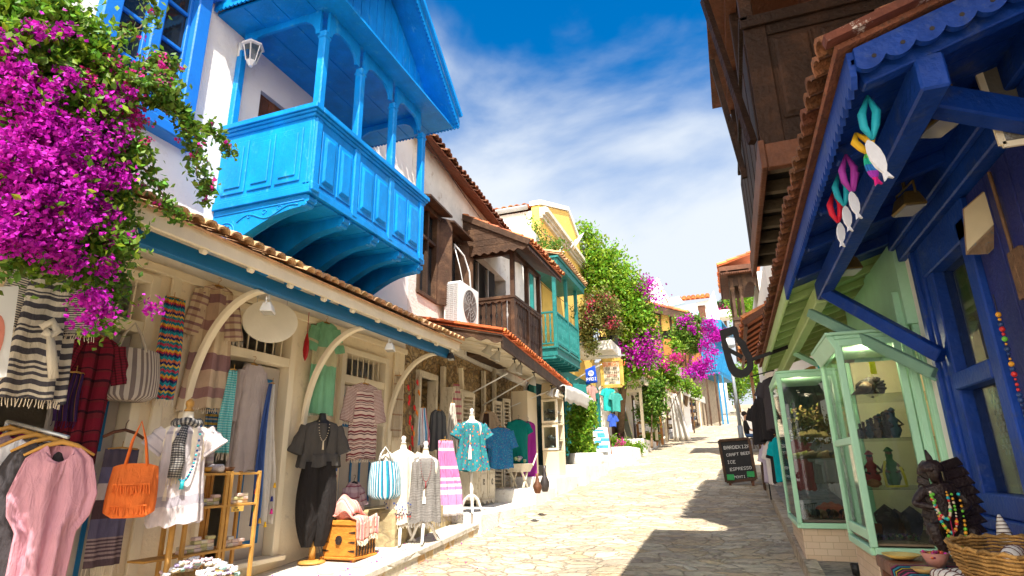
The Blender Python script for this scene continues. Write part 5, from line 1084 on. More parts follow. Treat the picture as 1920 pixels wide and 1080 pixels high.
# ================= FAR END OF THE STREET
def plan(mb,P,z0,z1):
    n=len(P); vs=[(p[0],p[1],z0) for p in P]+[(p[0],p[1],z1) for p in P]
    return mb.add(vs,[tuple(range(n))[::-1],tuple(range(n,2*n))]+[(i,(i+1)%n,n+(i+1)%n,n+i) for i in range(n)])
def far():
    T=thing('vine_shop','low cream shop with tiled awning and hanging sign board behind the climbing vine','shop',(-5.5,29,2.4))
    b=MB(); plan(b,[(-5.05,25.1),(-4.2,35),(-9,35.5),(-9,25.1)],2,5.9); b.build('wall',oldwhite,T)
    b=MB(); P=Vector((-3.50,25.6,5.35)); Q=Vector((-2.75,34.6,5.35)); Pw=Vector((-5.0,25.6,6.0)); Qw=Vector((-4.25,34.8,6.0)); e=Vector((0,0,.12))
    b.hexa([Pw-e,P-e,Q-e,Qw-e,Pw,P,Q,Qw]); b.build('awning_boards',creamwood,T)
    b=MB(); tiles(b,P+Vector((.08,0,.03)),Q+Vector((.08,0,.03)),(-1.5,0,.65),1.6,pitch=.3,r=.13,L=.5,seed=41); b.build('awning_tiles',tileold,T)
    b=MB(); fascia(b,P+Vector((.04,0,.02)),Q+Vector((.04,0,.02)),.3,.3,.08,.04,'saw'); b.build('saw_fringe',creamwood,T)
    for t in(.05,.35,.62,.97):
        b=MB(); c=P.lerp(Q,t); y=c.y; b.box(c.x-.15,c.x-.03,y,y+.12,2.7,5.3); b.build('post',creamwood,T)
    for k,t in enumerate((.08,.3,.52,.75)):
        c=Pw.lerp(Qw,t); b=MB(); b.box(c.x-.03,c.x+.06,c.y,c.y+.9,2.9,5.0); d=b.build('door',[M('dark_door',(.06,.03,.02),.6),redwood,darkwood,redwood][k],T); b=MB(); b.box(c.x+.061,c.x+.066,c.y+.15,c.y+.75,3.5,4.8); b.build('pane',glass('dark_pane'),d)
    # white gathered curtain tied at the shop corner
    c0=AY(1255,700,33)
    m=MB(); m.grid(lambda u,v:(c0.x-.1+(.35+.55*v)*u,33+.15*math.sin(u*20)*(.3+v*.7),5.25-2.45*v),30,10)
    tag(m.build('curtain',cloth('white_canvas'),None,True,solid=.01),'white tied canvas curtain hanging under the low shop awning','curtain')
    # timber house
    T=thing('timber_balcony_house','brown timber balcony house with yellow panel, orange boards and a tiled roof','house',(-3,36,3))
    Y0,Y1=35,41
    def q(px,py,Y=Y0): return AY(px,py,Y)
    a=q(1222,662); c=q(1266,664); d=q(1318,690,Y1); zf=c.z; zr=q(1266,634).z; zt=q(1250,592).z
    W2=[(a.x-3,Y0),(c.x,Y0),(d.x,Y1),(a.x-3,Y1+2)]
    b=MB(); plan(b,W2,zf,zr); b.build('balcony_boards',M('orange_boards',(.42,.15,.035),.6,.3,4,.3,30,island=.2),T)
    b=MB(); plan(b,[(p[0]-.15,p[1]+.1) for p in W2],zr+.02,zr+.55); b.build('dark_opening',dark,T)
    b=MB(); plan(b,[(p[0]-.05,p[1]+.02) for p in W2],zr+.5,zt+.1); b.build('yellow_panel',yellow,T)
    for (x,y) in((c.x-.08,Y0+.03),(c.x-.7,Y0+.03),((c.x+d.x)/2,(Y0+Y1)/2),(d.x-.08,Y1-.1)): b=MB(); b.box(x-.07,x+.07,y-.07,y+.07,zf,zt+.3); b.build('post',darkwood,T)
    r0_=q(1222,563,Y0-.6); r1=q(1308,603,Y1)
    rx=q(1285,587,Y0-.6)
    b=MB(); A1=Vector((r0_.x-1.5,Y0-.6,r0_.z+.25)); B1=Vector((rx.x,Y0-.6,rx.z)); B2=Vector((r1.x+.3,Y1,rx.z)); A2=Vector((r0_.x-1.5,Y1,r0_.z+.25)); e=Vector((0,0,.2))
    b.hexa([A1-e,B1-e,B2-e,A2-e,A1,B1,B2,A2]); b.build('roof_boards',darkwood,T)
    b=MB(); tiles(b,B1+Vector((.1,0,.05)),B2+Vector((.1,0,.05)),A1-B1,(A1-B1).length,pitch=.34,r=.15,L=.55,seed=43); b.build('roof_tiles',tile,T)
    b=MB(); b.beam(A1-Vector((0,.05,.3)),B1-Vector((0,.05,.25)),.05,.3); b.build('barge_board',darkwood,T)
    b=MB(); plan(b,[(a.x-2.5,Y0+.6),(c.x-1.0,Y0+.6),(d.x-1.1,Y1),(a.x-3,Y1+2)],3,zf); b.build('lower_wall',white,T)
    for k in range(4): b=MB(); f=k/3; p=Vector((c.x,Y0,zf)).lerp(Vector((d.x,Y1,zf)),f); b.beam(p-Vector((.05,0,.05)),p-Vector((1.1,0,1.2)),.1,.12); b.build('strut',darkwood,T)
    # blue timber house
    T=thing('blue_house','bright blue timber house with closed bay above pillars near the street end','house',(-2,46,4))
    Y0,Y1=46,52; a=AY(1285,700,Y0); c=AY(1345,700,Y0); d=AY(1374,705,Y1)
    bl=M('turquoise_boards',(.008,.17,.36),.5,.2,3,.3,20,wear=(.12,.30,.42),wearamt=.3)
    zt=AY(1340,612,Y0).z
    b=MB(); plan(b,[(a.x-2,Y0),(c.x,Y0),(d.x,Y1),(a.x,Y1)],c.z,zt); b.build('bay',bl,T)
    b=MB()
    for k in range(16): f=k/15; p=Vector((a.x,Y0-.03,0)).lerp(Vector((c.x,Y0-.03,0)),f); b.box(p.x-.05,p.x+.05,Y0-.08,Y0-.001,c.z+.2,zt)
    for k in range(10): f=(k+.5)/10; p=Vector((c.x,Y0,0)).lerp(Vector((d.x,Y1,0)),f); b.box(p.x-.05,p.x+.12,p.y-.06,p.y+.06,c.z+.3,zt)
    b.build('bay_ribs',bl,T)
    rt_=AY(1302,592,Y0-.6); re=AY(1372,612,Y0+1); b=MB(); e=Vector((0,0,.12))
    A1=Vector((rt_.x-.5,Y0-.6,rt_.z)); B1=Vector((AY(1352,600,Y0-.6).x,Y0-.6,AY(1352,600,Y0-.6).z)); B2=Vector((d.x+.5,Y1,B1.z)); A2=Vector((A1.x,Y1,A1.z)); C1=Vector((B1.x,Y0-.6,B1.z-.7)); 
    b.hexa([A1-e,B1-e,B2-e,A2-e,A1,B1,B2,A2]); b.hexa([A1-e*5,C1,C1+Vector((0,.1,0)),A1-e*5+Vector((0,.1,0)),A1-e,B1-e,B1-e+Vector((0,.1,0)),A1-e+Vector((0,.1,0))]); b.build('roof',bl,T)
    b=MB(); plan(b,[(a.x-2,Y0+1),(c.x-1.3,Y0+1),(d.x-1.2,Y1),(a.x,Y1)],3.5,c.z); b.build('lower_wall',M('dim_stone',(.35,.28,.20),.9,.3),T)
    for px in(1330,1346,1352,1361): p=AY(px,760,Y0+(1 if px>1350 else 0)); b=MB(); b.box(p.x-.06,p.x+.06,p.y,p.y+.12,3.6,c.z); b.build('pillar',bl if px>1350 else darkwood,T)
    # white gabled houses on the slope behind
    def gable(name,lab,P3,Y,dep,roofm,rside):
        T=thing(name,lab,'house',(AY(*P3[0],Y).x,Y,4)); pts=[AY(x,y,Y) for x,y in P3]; poly=[(p.x,p.z) for p in pts]; b=MB(); b.prism([(poly[0][0],3)]+poly+[(poly[-1][0],3)],'y',Y,Y+dep); b.build('wall',white,T); return T,poly
    T,po=gable('white_gable_house','white gabled house with orange tiled side roof above the timber balcony house',[(1215,590),(1217,545),(1233,526),(1252,572)],48,8,tile,0)
    b=MB(); p0=AY(1200,552,49); p1=AY(1216,552,49); tiles(b,(p0.x-1,49,p0.z-.2),(p1.x+.1,49,p0.z-.2),(0,3,2.1),2.2,pitch=.4,r=.17,L=.6,seed=44); b.build('roof',tile,T)
    b=MB(); b.beam((po[2][0],48.2,po[2][1]+.02),(po[3][0]+.35,48.2,po[3][1]-.2),.5,.16); b.beam((po[1][0]-.4,48.2,po[1][1]-.3),(po[2][0]+.1,48.2,po[2][1]+.1),.7,.3); b.build('verge',white,T)
    T,po=gable('long_white_house','long white house with a bright orange tiled roof on the hill',[(1262,620),(1262,578),(1330,562),(1338,545),(1348,585),(1350,620)],66,8,tile,0)
    b=MB(); p0=AY(1250,566,65.5); p1=AY(1331,560,65.5); tiles(b,(p0.x-1,65.4,p0.z-.1),(p1.x,65.4,p1.z+.1),(0,4,1.6),2.9,pitch=.5,r=.22,L=.8,seed=45); b.build('roof',M('orange_tile',(.6,.2,.06)),T)
    b=MB(); p=AY(1312,575,65.9); b.box(p.x-.2,p.x+.55,65.85,65.99,p.z-1.7,p.z+.1); b.build('shutter',redwood,T)
    b=MB(); P4=[AY(1270,577,60),AY(1303,568,60),AY(1312,590,60),AY(1275,592,60)]; b.prism([(p.x,p.z) for p in P4],'y',60,61); tag(b.build('shelter_wall',M('faded_blue_paint',(.35,.55,.62),.6,.2)),'pale blue sloping wall of a roof terrace between the white gables','wall'); b=MB(); b.prism([(AY(1250,560,58).x,AY(1250,560,58).z),(AY(1273,555,58).x,AY(1273,555,58).z),(AY(1283,568,58).x,AY(1283,568,58).z),(AY(1256,575,58).x,AY(1256,575,58).z)],'y',58,58.3)
    tag(b.build('roof_shelter',M('faded_blue_paint',(.35,.55,.62),.6,.2)),'small faded blue roof shelter between the white gables','shelter')
    b=MB(); p0=AY(1346,594,70); p1=AY(1386,594,70); b.box(p0.x,p1.x,70,72,p0.z-.1,p0.z); b.box(p0.x-.1,p1.x,69.9,72,p0.z,p0.z+.75)
    tag(b.build('garden_wall',white),'white roof terrace wall beside the brown arched tower','wall')
    # steps at the end
    for k in range(5):
        b=MB(); b.box(-1.5+.05*k,.35,74+k*.7,80,5,gz(74)+.05+k*.33); o=b.build('stair_tread',white,None)
        tag(o,['lowest','second lowest','middle','fourth','topmost'][k]+' of the five white steps closing the street end','step','white steps at the street end')
far()
# end-of-street greenery
def tree(name,lab,cat,base,top,blobs,n,size,mat,spread,sub,seed,trunkr=.12,flowers=None,limbs=5,grp=None):
    base=Vector(base); T=thing(name,lab,cat,tuple(base),0,grp); g=random.Random(seed)
    m=MB(); top=Vector(top); mid=base.lerp(top,.5)+Vector((g.uniform(-.1,.1),g.uniform(-.1,.1),0))
    m.tube([base,base.lerp(mid,.6),mid,top],[trunkr*1.25,trunkr,trunkr*.85,trunkr*.5],9)
    B=np.array(blobs)
    for k in range(min(limbs,len(blobs))):
        c=Vector(B[k,:3]); s=mid.lerp(top,g.random()); m.tube([s,s.lerp(c,.5)+Vector((g.uniform(-.2,.2),g.uniform(-.2,.2),.15)),c],[trunkr*.45,trunkr*.3,trunkr*.12],6)
    m.build('trunk',bark,T,True)
    c=clumps(n,blobs,sub,0,spread,seed); m=MB(); m.quads(leafquads(c,size,seed=seed)); m.build('crown',mat,T)
    if flowers:
        fb,fn,fs,fm=flowers; c=clumps(fn,fb,max(8,fn//28),0,spread*.75,seed+5); m=MB(); m.quads(leafquads(c,fs,flat=.1,long=1.0,seed=seed+6)); m.build('blossoms',fm,T)
    return T
def PB(px,py,r,Y,dz=1.0,dy=.8):
    c=AY(px,py,Y); s=r/FPX*Y*1.02; return (c.x,c.y,c.z,s,s*dy,s*dz)
for i,(px,py,r,Y,l) in enumerate(((1378,712,30,68,'dark leafy tree behind the street lamp'),(1425,700,36,60,'green tree seen between lamp and black shirts'),(1400,575,34,60,'bright green tree seen through the brown arch'),(1358,580,16,82,'hazy hedge top with pink flowers beyond the white terrace'),(1330,735,30,85,'distant tree closing the end of the street'))):
    p=AY(px,py,Y); bl=[PB(px+rnd.uniform(-r,r)*.6,py+rnd.uniform(-r,r)*.6,r*.6,Y) for _ in range(7)]
    tree('broadleaf_tree',l,'tree',(p.x,Y,gz(Y)),(p.x,Y,p.z),bl,5200,.16*Y/60,[leafm,leafy,leafy,leafd,leafm][i],.35,160,60+i,.2,flowers=([PB(1350,586,9,81),PB(1366,588,8,81)],900,.14,bloompink) if i==3 else None,grp=None)
# big climbing vine on the left
vb=[PB(1092,428,8,23.5,2),PB(1104,450,14,23.5,1.6),PB(1120,485,26,23.6),PB(1150,470,8,24,1.8),PB(1140,520,34,23.8),PB(1165,505,14,24),PB(1168,545,30,24),PB(1188,590,30,24.3),PB(1160,580,34,24.3),PB(1200,632,25,24.8),PB(1185,640,30,24.6),PB(1175,688,18,24.6),PB(1202,686,15,25),PB(1115,530,20,23.6),PB(1192,548,14,24.4)]
tree('climbing_vine','tall bright green climbing vine with pink blossom rising over the white balcony','vine',tuple(AG(1160,842,.1)),tuple(AY(1176,670,24.6)),vb,19000,.115,leafy,.25,430,71,.17,flowers=([PB(1207,650,22,24.2),PB(1190,668,14,24.2),PB(1222,668,12,24.4),PB(1215,530,10,24),PB(1160,655,9,24),PB(1232,560,6,24),PB(1213,545,10,24)],2300,.09,bloom))
vb=[PB(1100,590,16,21),PB(1120,600,18,20.8),PB(1140,575,14,20.8),PB(1095,625,12,20.9,1.6),PB(1125,565,16,21),PB(1150,610,14,21),PB(1108,650,7,20.8,2.6)]
tree('balcony_creeper','reddish flowering creeper spilling over the iron railing of the white balcony','plant',tuple(AY(1130,648,21.5)),tuple(AY(1125,590,21)),vb,6000,.075,M('olive_leaves',(.16,.17,.035),.55,.3,3,0,island=.5,hue=.05,trans=.3),.16,200,72,.03,flowers=([PB(1135,570,10,20.7),PB(1105,600,9,20.7),PB(1145,605,9,20.7),PB(1110,570,7,20.7)],700,.07,M('rose_bracts',(.45,.05,.10),.6,.15,3,0,island=.4,hue=.03,trans=.3)))
# bougainvillea tree further up
tree('bougainvillea_tree','vivid pink bougainvillea tree leaning over the street before the blue house','tree',tuple(AG(1283,812,.0)),tuple(AY(1292,700,33)),[PB(1283,607,15,32.5),PB(1296,628,17,32.5),PB(1280,640,14,32.5),PB(1306,600,8,32.5),PB(1300,655,8,33),PB(1270,625,7,32.5)],4500,.11,leafm,.16,160,73,.14,
  flowers=([PB(1328,612,14,32.2),PB(1335,632,15,32.2),PB(1320,650,11,32.2),PB(1350,628,8,32.2),PB(1308,692,17,32),PB(1328,684,13,32),PB(1340,660,7,32),PB(1290,702,9,32),PB(1276,600,6,32),PB(1292,596,7,32),PB(1300,615,7,32)],3600,.095,bloom))
tree('trailing_vine','light green trailing vine lying over the cream awnings behind the tree trunk','vine',tuple(AG(1252,832,.0)),tuple(AY(1245,720,29)),[PB(1225,703,8,28.5),PB(1243,706,8,28.5),PB(1240,680,7,28.5),PB(1262,712,7,29),PB(1285,722,6,30),PB(1305,738,5,31),PB(1256,690,6,28.5),PB(1268,650,6,29),PB(1232,735,6,28)],3600,.10,leafy,.15,150,74,.05,flowers=([PB(1246,683,7,28),PB(1270,672,7,28.4)],300,.09,bloompink))
tree('potted_tree','bushy dark green tree standing inside the low shop porch','tree',tuple(AG(1222,838,.25)),tuple(AY(1222,790,27.5)),[PB(1215,735,16,27.5),PB(1228,760,16,27.5),PB(1212,775,14,27.5),PB(1232,730,12,27.5),PB(1222,790,8,27.5)],5000,.09,leafm,.14,150,75,.05)
tree('street_bush','light green bush with yellow tips beside the glass cabinet','bush',tuple(AY(1092,856,16.9)),tuple(AY(1092,800,16.9)),[PB(1092,765,18,16.9),PB(1080,790,16,16.9),PB(1104,790,16,16.9),PB(1088,820,20,16.9),PB(1100,840,16,16.9),PB(1078,840,14,16.9),PB(1110,765,8,16.9)],6500,.062,leafy,.085,180,76,.03)
tree('flowering_groundcover','low flowering green plants in the bed at the foot of the vine trunk','plant',tuple(AG(1172,845,.12)),tuple(AG(1172,838,.3)),[PB(1160,838,9,23.5),PB(1175,838,9,23.5),PB(1190,842,8,23.5),PB(1150,830,7,23.5),PB(1200,840,6,23.5)],2600,.06,leafy,.08,80,77,.02,flowers=([PB(1165,832,8,23.2),PB(1150,842,6,23.2)],200,.05,bloompink))
tree('roof_creeper','thin green creeper hanging over the exposed corner of the yellow house','plant',tuple(AY(1045,462,17.3)),tuple(AY(1015,435,17.2)),[PB(1005,430,7,17.2),PB(1015,455,8,17.2),PB(1030,470,8,17),PB(1045,462,8,17),PB(995,415,4,17.2)],900,.06,leafm,.12,50,78,.02)
# near bougainvillea
def near_bougainvillea():
    X=-3.66
    def A_(px,py,r,dx=0,k=1): c=AX(px,py,X+dx); s=r/FPX*((c-EYE).dot(fw)); return (c.x,c.y,c.z,s*.55+.05,s,s*k)
    T=thing('bougainvillea','huge magenta bougainvillea covering the near corner of the white shop house','plant',(-4.4,1.9,.2))
    gb=[A_(30,30,45),A_(90,50,50),A_(150,90,55),A_(60,110,50),A_(180,150,36),A_(40,200,55),A_(140,200,60),A_(228,192,20),A_(20,330,60),A_(100,320,60),A_(170,270,55),A_(215,285,24),A_(200,340,40),A_(60,430,60),A_(150,420,55),A_(210,400,30),A_(215,450,22),A_(30,470,40),A_(160,500,30),A_(205,500,22),A_(200,560,20),A_(195,610,14),A_(100,480,35),A_(0,100,60),A_(180,470,25)]
    c=clumps(23000,gb,1500,0,.052,81); m=MB(); m.quads(leafquads(c,.033,seed=82)); m.build('foliage',leafm,T)
    c=clumps(7000,gb,500,0,.055,83)+np.array([.05,-.03,.02]); m=MB(); m.quads(leafquads(c,.032,seed=84)); m.build('young_leaves',leafy,T)
    fb=[A_(15,170,30,.17),A_(60,210,34,.17),A_(100,250,36,.17),A_(150,290,34,.17),A_(20,300,50,.17),A_(75,280,55,.17),A_(40,380,55,.19),A_(110,360,50,.19),A_(165,330,35,.19),A_(195,270,30,.17),A_(180,190,26,.17),A_(215,330,24,.19),A_(30,440,45,.19),A_(95,440,45,.19),A_(140,400,35,.19),A_(200,400,22,.19),A_(120,490,22,.17),A_(170,560,24,.17),A_(200,500,14,.19),A_(215,450,14,.19),A_(10,80,22,.17),A_(30,130,20,.17),A_(230,180,14,.19),A_(285,575,9,.19),A_(160,600,10,.19),A_(190,590,14,.19),A_(0,430,30,.19),A_(60,330,50,.19),A_(120,140,14,.19),A_(60,60,18,.19),A_(120,60,12,.19),A_(90,170,20,.19),A_(150,240,22,.19),A_(225,250,14,.19)]
    c=clumps(13500,fb,1100,0,.026,85); m=MB(); m.quads(leafquads(c,.031,flat=.0,long=.95,seed=86)); m.build('blossoms',bloom,T)
    gsp=[A_(px,py,16,.1) for px,py in((200,120),(235,170),(150,150),(105,230),(220,240),(60,150),(285,130),(250,230))]
    c=clumps(1500,gsp,130,0,.03,87); m=MB(); m.quads(leafquads(c,.03,flat=0,long=.95,seed=88)); m.build('pink_blossoms',bloompink,T)
    # stems and hanging sprays
    sprays=[[(190,90),(240,60),(300,30),(262,-20)],[(230,140),(280,120),(300,110),(330,125)],[(235,180),(290,185),(330,200),(352,235),(400,240),(432,290)],[(330,200),(352,225),(360,290),(392,345),(385,372)],[(225,280),(260,300),(290,340),(318,390),(335,412)],[(225,250),(265,265),(272,300)],[(200,200),(300,140),(330,160)],[(215,440),(232,455),(240,475)],[(240,150),(285,160),(325,178),(330,210)],[(345,240),(372,262),(368,330)]]
    sm=MB(); L1=[];F1=[]
    g=np.random.default_rng(5)
    for i,s in enumerate(sprays):
        P=[AX(px,py,X+.10+.02*i) for px,py in s]; P2=[]
        for a,b_ in zip(P,P[1:]):
            for t in range(6): P2.append(a.lerp(b_,t/6)+Vector(g.normal(size=3)*.006))
        P2.append(P[-1]); sm.tube(P2,[.009-.006*k/len(P2) for k in range(len(P2))],5)
        for k,p in enumerate(P2):
            for _ in range(16 if i in(2,3,8,1) else 10): L1.append(np.array(p)+g.normal(size=3)*.034)
            if g.random()<.3: 
                q=np.array(p)+g.normal(size=3)*.04; F1+= [q+g.normal(size=3)*.012 for _ in range(7)]
    sm.tube([AX(-160,900,-4.6),AX(-120,600,-4.5),AX(-40,350,-4.2),AX(30,100,-3.9)],[.05,.045,.035,.02],8)
    sm.build('stems',bark,T,True)
    m=MB(); m.quads(leafquads(np.array(L1),.036,seed=90)); m.build('spray_leaves',leafm,T)
    m=MB(); m.quads(leafquads(np.array(F1),.028,flat=0,long=.95,seed=91)); m.build('spray_blossoms',bloompink,T)
near_bougainvillea()

for (A0,B0,sag) in ((AX(800,262,-4.6),Vector((-4.9,15.5,6.9)),.25),(Vector((-4.9,15.5,6.9)),Vector((-4.0,26,7.2)),.3),(AX(832,610,-4.75),Vector((-4.95,15.6,4.1)),.08)):
    m=MB(); m.tube([A0.lerp(B0,t/12)-Vector((0,0,sag*math.sin(PI*t/12))) for t in range(13)],.008,5); tag(m.build('power_cable',blackm if 'blackm' in globals() else blackmetal,None,True),['thin black cable sagging under the tiled eave of the stone shop house','thin black cable running on from the teal balcony to the vine','low black cable along the wall under the air conditioner'][[.25,.3,.08].index(sag)],'cable')
# ================= GOODS OF THE LEFT SHOPS
def proj(v): w=(v-EYE).dot(fw); return 960+FPX*(v-EYE).dot(rt)/w, 540-FPX*(v-EYE).dot(up)/w
def zfor(p,py):
    a,b=-1.0,9.0
    for _ in range(40):
        c=(a+b)/2
        if proj(Vector((p.x,p.y,c)))[1]>py: a=c
        else: b=c
    return (a+b)/2
def mpp(p): return (p-EYE).dot(fw)/FPX
def ygz(p,base): pass
skinw=M('mannequin_cloth',(.80,.72,.58),.8,.06,5,.1)
blackm=M('mannequin_black',(.015,.015,.017),.45,.1)
def garment(name,label,cat,px,py0,py1,wt,wb,X,mat,rz=62,sl=None,k=7,amp=.012,dip=.05,seed=0,hem=.015,fr=None,group=None,hang='wood',d=.05,wst=None,frmat=None,slL=None,extra=None,yplane=None):
    p=AY(px,py0,yplane) if yplane else AX(px,py0,X); mp=mpp(p)*1.08; zb=zfor(p,py1); H=p.z-zb; a=wt*mp/2; b=wb*mp/2; c=(wst*mp/2) if wst else (a*.9*.5+b*.5)
    T=thing(name,label,cat,(p.x,p.y,zb),R(rz),group); Mx=TM((0,0,H)); nk=min(.055,a*.5)
    m=MB(); secs=[(0,nk,nk*.8),(-.012,nk*1.3,nk*.9),(-.045,a*.80,d*.6),(-.10,a*.97,d*.85),(-.30*H if H>.4 else -.12,a,d),(-.55*H,c,d*.95),(-.8*H,(c+b)/2,d*1.05),(-H,b,d*1.15)]
    secs=[(max(s[0],-H*(.1+.125*i)) if i in(2,3) else s[0],s[1],s[2]) for i,s in enumerate(secs)]
    body(m,secs,k=k,amp=amp,dip=dip,seed=seed,hem=hem)
    m.xf(Mx); bd=m.build('cloth_body',mat,T,True,local=True)
    if sl:
        L={'long':.52,'short':.20,'kimono':.46,'elbow':.30}[sl] if slL is None else slL; L=min(L,H*.75); ra=(.07,.04) if sl!='kimono' else (.085,.035); rb=(.055,.035) if sl=='long' else ((.08,.04) if sl!='kimono' else (.095,.03))
        sc_=min(1,a/.19)
        for s in(-1,1):
            m=MB(); sleeve(m,(s*a*.80,0,H-.085),(s*(a+.02*sc_+.02),-.02,H-.085-L),tuple(q*sc_*1.05 for q in ra),tuple(q*sc_ for q in rb),seed=seed+s,amp=.006); m.build('sleeve',mat,T,True,local=True)
            if fr and sl=='kimono': m=MB(); x=s*(a+.02*sc_+.02); fringe_strands(m,[(x-.1*sc_,-.03,H-.085-L),(x+.1*sc_,-.03,H-.085-L)],.05,14,.0022,seed); m.build('fringe',frmat or mat,T,local=True)
    if fr:
        m=MB(); pts=[(b*.99*math.cos(t),d*1.1*math.sin(t),.01) for t in [PI+PI*i/20 for i in range(21)]]; fringe_strands(m,pts,fr,34,.0028,seed); m.build('fringe',frmat or mat,T,local=True)
    if hang: hm={'wood':oak,'white':whiteplastic,'black':blackm}[hang]; h=MB(); h.tube([(-a*.75,0,H-.055),(-a*.35,0,H-.02),(0,0,H-.002),(a*.35,0,H-.02),(a*.75,0,H-.055)],.011,8); h.tube([(0,0,H),(0,0,H+.035),(.02,0,H+.055),(.012,0,H+.08),(-.012,0,H+.075)],.003,5); ho=h.build('hanger',hm,T,True,local=True)
    return T,H
S3=lambda n: [(i/n,) for i in range(n)]
navy_str=cloth('grey_cream_stripe',[(0,(.62,.56,.46)),(.5,(.07,.065,.08))],30)
redplaid=cloth('dark_red_plaid',[(0,(.22,.012,.03)),(.6,(.05,.01,.02)),(.75,(.18,.02,.03))],14,stops2=[(0,(1,1,1)),(.7,(.45,.4,.4))],rep2=9)
totestr=cloth('tote_stripe',[(0,(.60,.52,.43)),(.5,(.23,.18,.16))],38,'u')
zig=cloth('zigzag_stripe',[(0,(.01,.22,.30)),(.12,(.75,.42,.05)),(.22,(.55,.04,.06)),(.30,(.03,.04,.15)),(.40,(.02,.30,.36)),(.52,(.70,.20,.08)),(.62,(.03,.04,.16)),(.72,(.78,.5,.06)),(.80,(.02,.25,.30)),(.9,(.55,.05,.10))],4,zig=16)
plaidm=cloth('mauve_beige_plaid',[(0,(.68,.54,.36)),(.35,(.30,.17,.17)),(.55,(.62,.47,.33)),(.85,(.38,.22,.20))],3.2,stops2=[(0,(1,1,1)),(.6,(.78,.7,.68))],rep2=4)
tealchk=cloth('teal_check',[(0,(.10,.50,.52)),(.5,(.38,.66,.64))],34,stops2=[(0,(1,1,1)),(.5,(.75,.9,.9))],rep2=18)
lav=cloth('lavender_linen',col=(.52,.44,.42)); green=cloth('mint_robe',[(0,(.22,.50,.30)),(.70,(.22,.50,.30)),(.78,(.60,.56,.36)),(.93,(.22,.5,.3))],1.4)
redstr=cloth('red_white_stripe',[(0,(.66,.52,.44)),(.45,(.20,.035,.045)),(.7,(.60,.45,.38)),(.85,(.10,.03,.05))],24)
bwr=cloth('blue_red_towel',[(0,(.72,.66,.58)),(.25,(.08,.14,.42)),(.45,(.72,.66,.58)),(.62,(.50,.12,.16)),(.75,(.72,.66,.58)),(.9,(.06,.40,.50))],3.2)
grey=cloth('charcoal_linen',col=(.085,.078,.072)); grey2=cloth('grey_melange',[(0,(.20,.185,.175)),(.5,(.26,.245,.23))],60); blackc=cloth('black_trousers',col=(.022,.019,.019))
pinksat=cloth('pink_satin',col=(.60,.30,.37),rough=.42); whitec=cloth('white_gauze',[(0,(.74,.68,.70)),(.7,(.74,.68,.70)),(.85,(.5,.46,.52))],2.2,trans=.3); orangec=cloth('orange_cotton',col=(.80,.19,.04),trans=.2)
skirt=cloth('plum_band',[(0,(.10,.08,.11)),(.16,(.14,.13,.22)),(.30,(.55,.47,.46)),(.44,(.09,.05,.06)),(.60,(.13,.12,.21)),(.76,(.35,.27,.28)),(.775,(.11,.07,.09)),(.79,(.35,.27,.28)),(.805,(.11,.07,.09)),(.82,(.35,.27,.28)),(.835,(.11,.07,.09)),(.85,(.35,.27,.28)),(.865,(.11,.07,.09)),(.88,(.35,.27,.28)),(.90,(.11,.07,.09)),(.92,(.36,.28,.29)),(.94,(.12,.08,.1))],1)
bluebag=cloth('blue_white_stripe',[(0,(.68,.70,.68)),(.42,(.02,.28,.38)),(.75,(.03,.13,.25))],30,'u')
pinkt=cloth('pink_towel',[(0,(.72,.30,.50)),(.10,(.78,.70,.72)),(.14,(.66,.22,.48)),(.34,(.78,.70,.72)),(.38,(.66,.22,.48)),(.5,(.78,.72,.74)),(.54,(.58,.24,.52)),(.58,(.76,.66,.72)),(.62,(.5,.28,.55)),(.66,(.76,.66,.72)),(.72,(.72,.3,.55)),(.86,(.78,.72,.74))],1)
coral=cloth('coral_throw',[(0,(.78,.34,.28)),(.5,(.80,.55,.44)),(.62,(.74,.24,.24)),(.8,(.80,.6,.5))],3,stops2=[(0,(1,1,1)),(.92,(1,.8,.8))],rep2=6)
fringew=M('cream_fringe',(.70,.60,.46),.9,.1)
patd=cloth('paisley_print',col=(.035,.22,.25),blot=[(.60,.17,.04),(.10,.05,.22),(.04,.30,.30),(.55,.12,.04),(.02,.15,.30)],blotscale=26)
blued=cloth('blue_print',col=(.02,.17,.40),blot=[(.05,.35,.50),(.25,.10,.20),(.02,.08,.30),(.10,.42,.48)],blotscale=55)
emb=cloth('white_embroidered',col=(.70,.64,.53),blot=None)
tealc=cloth('teal_dress',col=(.0,.17,.15)); purp=cloth('purple_dress',col=(.30,.02,.24))
# 1 doorway and wall hangings, first shop door
T,H=garment('striped_robe','cream and grey striped robe with a knotted belt behind the nearest curved brace','robe',108,478,752,84,96,-4.35,navy_str,70,'kimono',k=6,amp=.018,dip=.12,seed=1,fr=.055,frmat=fringew)
m=MB(); m.tube([(-.02,-.10,H-.55),(.03,-.12,H-.5),(.07,-.11,H-.56),(.04,-.12,H-.60),(.0,-.11,H-.57)],.028,8); m.tube([(.03,-.12,H-.58),(.06,-.13,H-.72),(.10,-.12,H-.88)],[.02,.03,.03],7); m.build('belt',navy_str,T,True,local=True)
garment('red_dress','dark red plaid dress hanging in the shadow of the first doorway','dress',185,628,868,76,60,-4.72,redplaid,75,'elbow',k=6,amp=.02,seed=2)
garment('red_dress','second darker plum red dress just left of the red plaid one','dress',152,640,850,52,50,-4.95,cloth('plum_plaid',[(0,(.12,.01,.03)),(.5,(.05,.01,.02))],12),75,'short',k=5,amp=.02,seed=3)
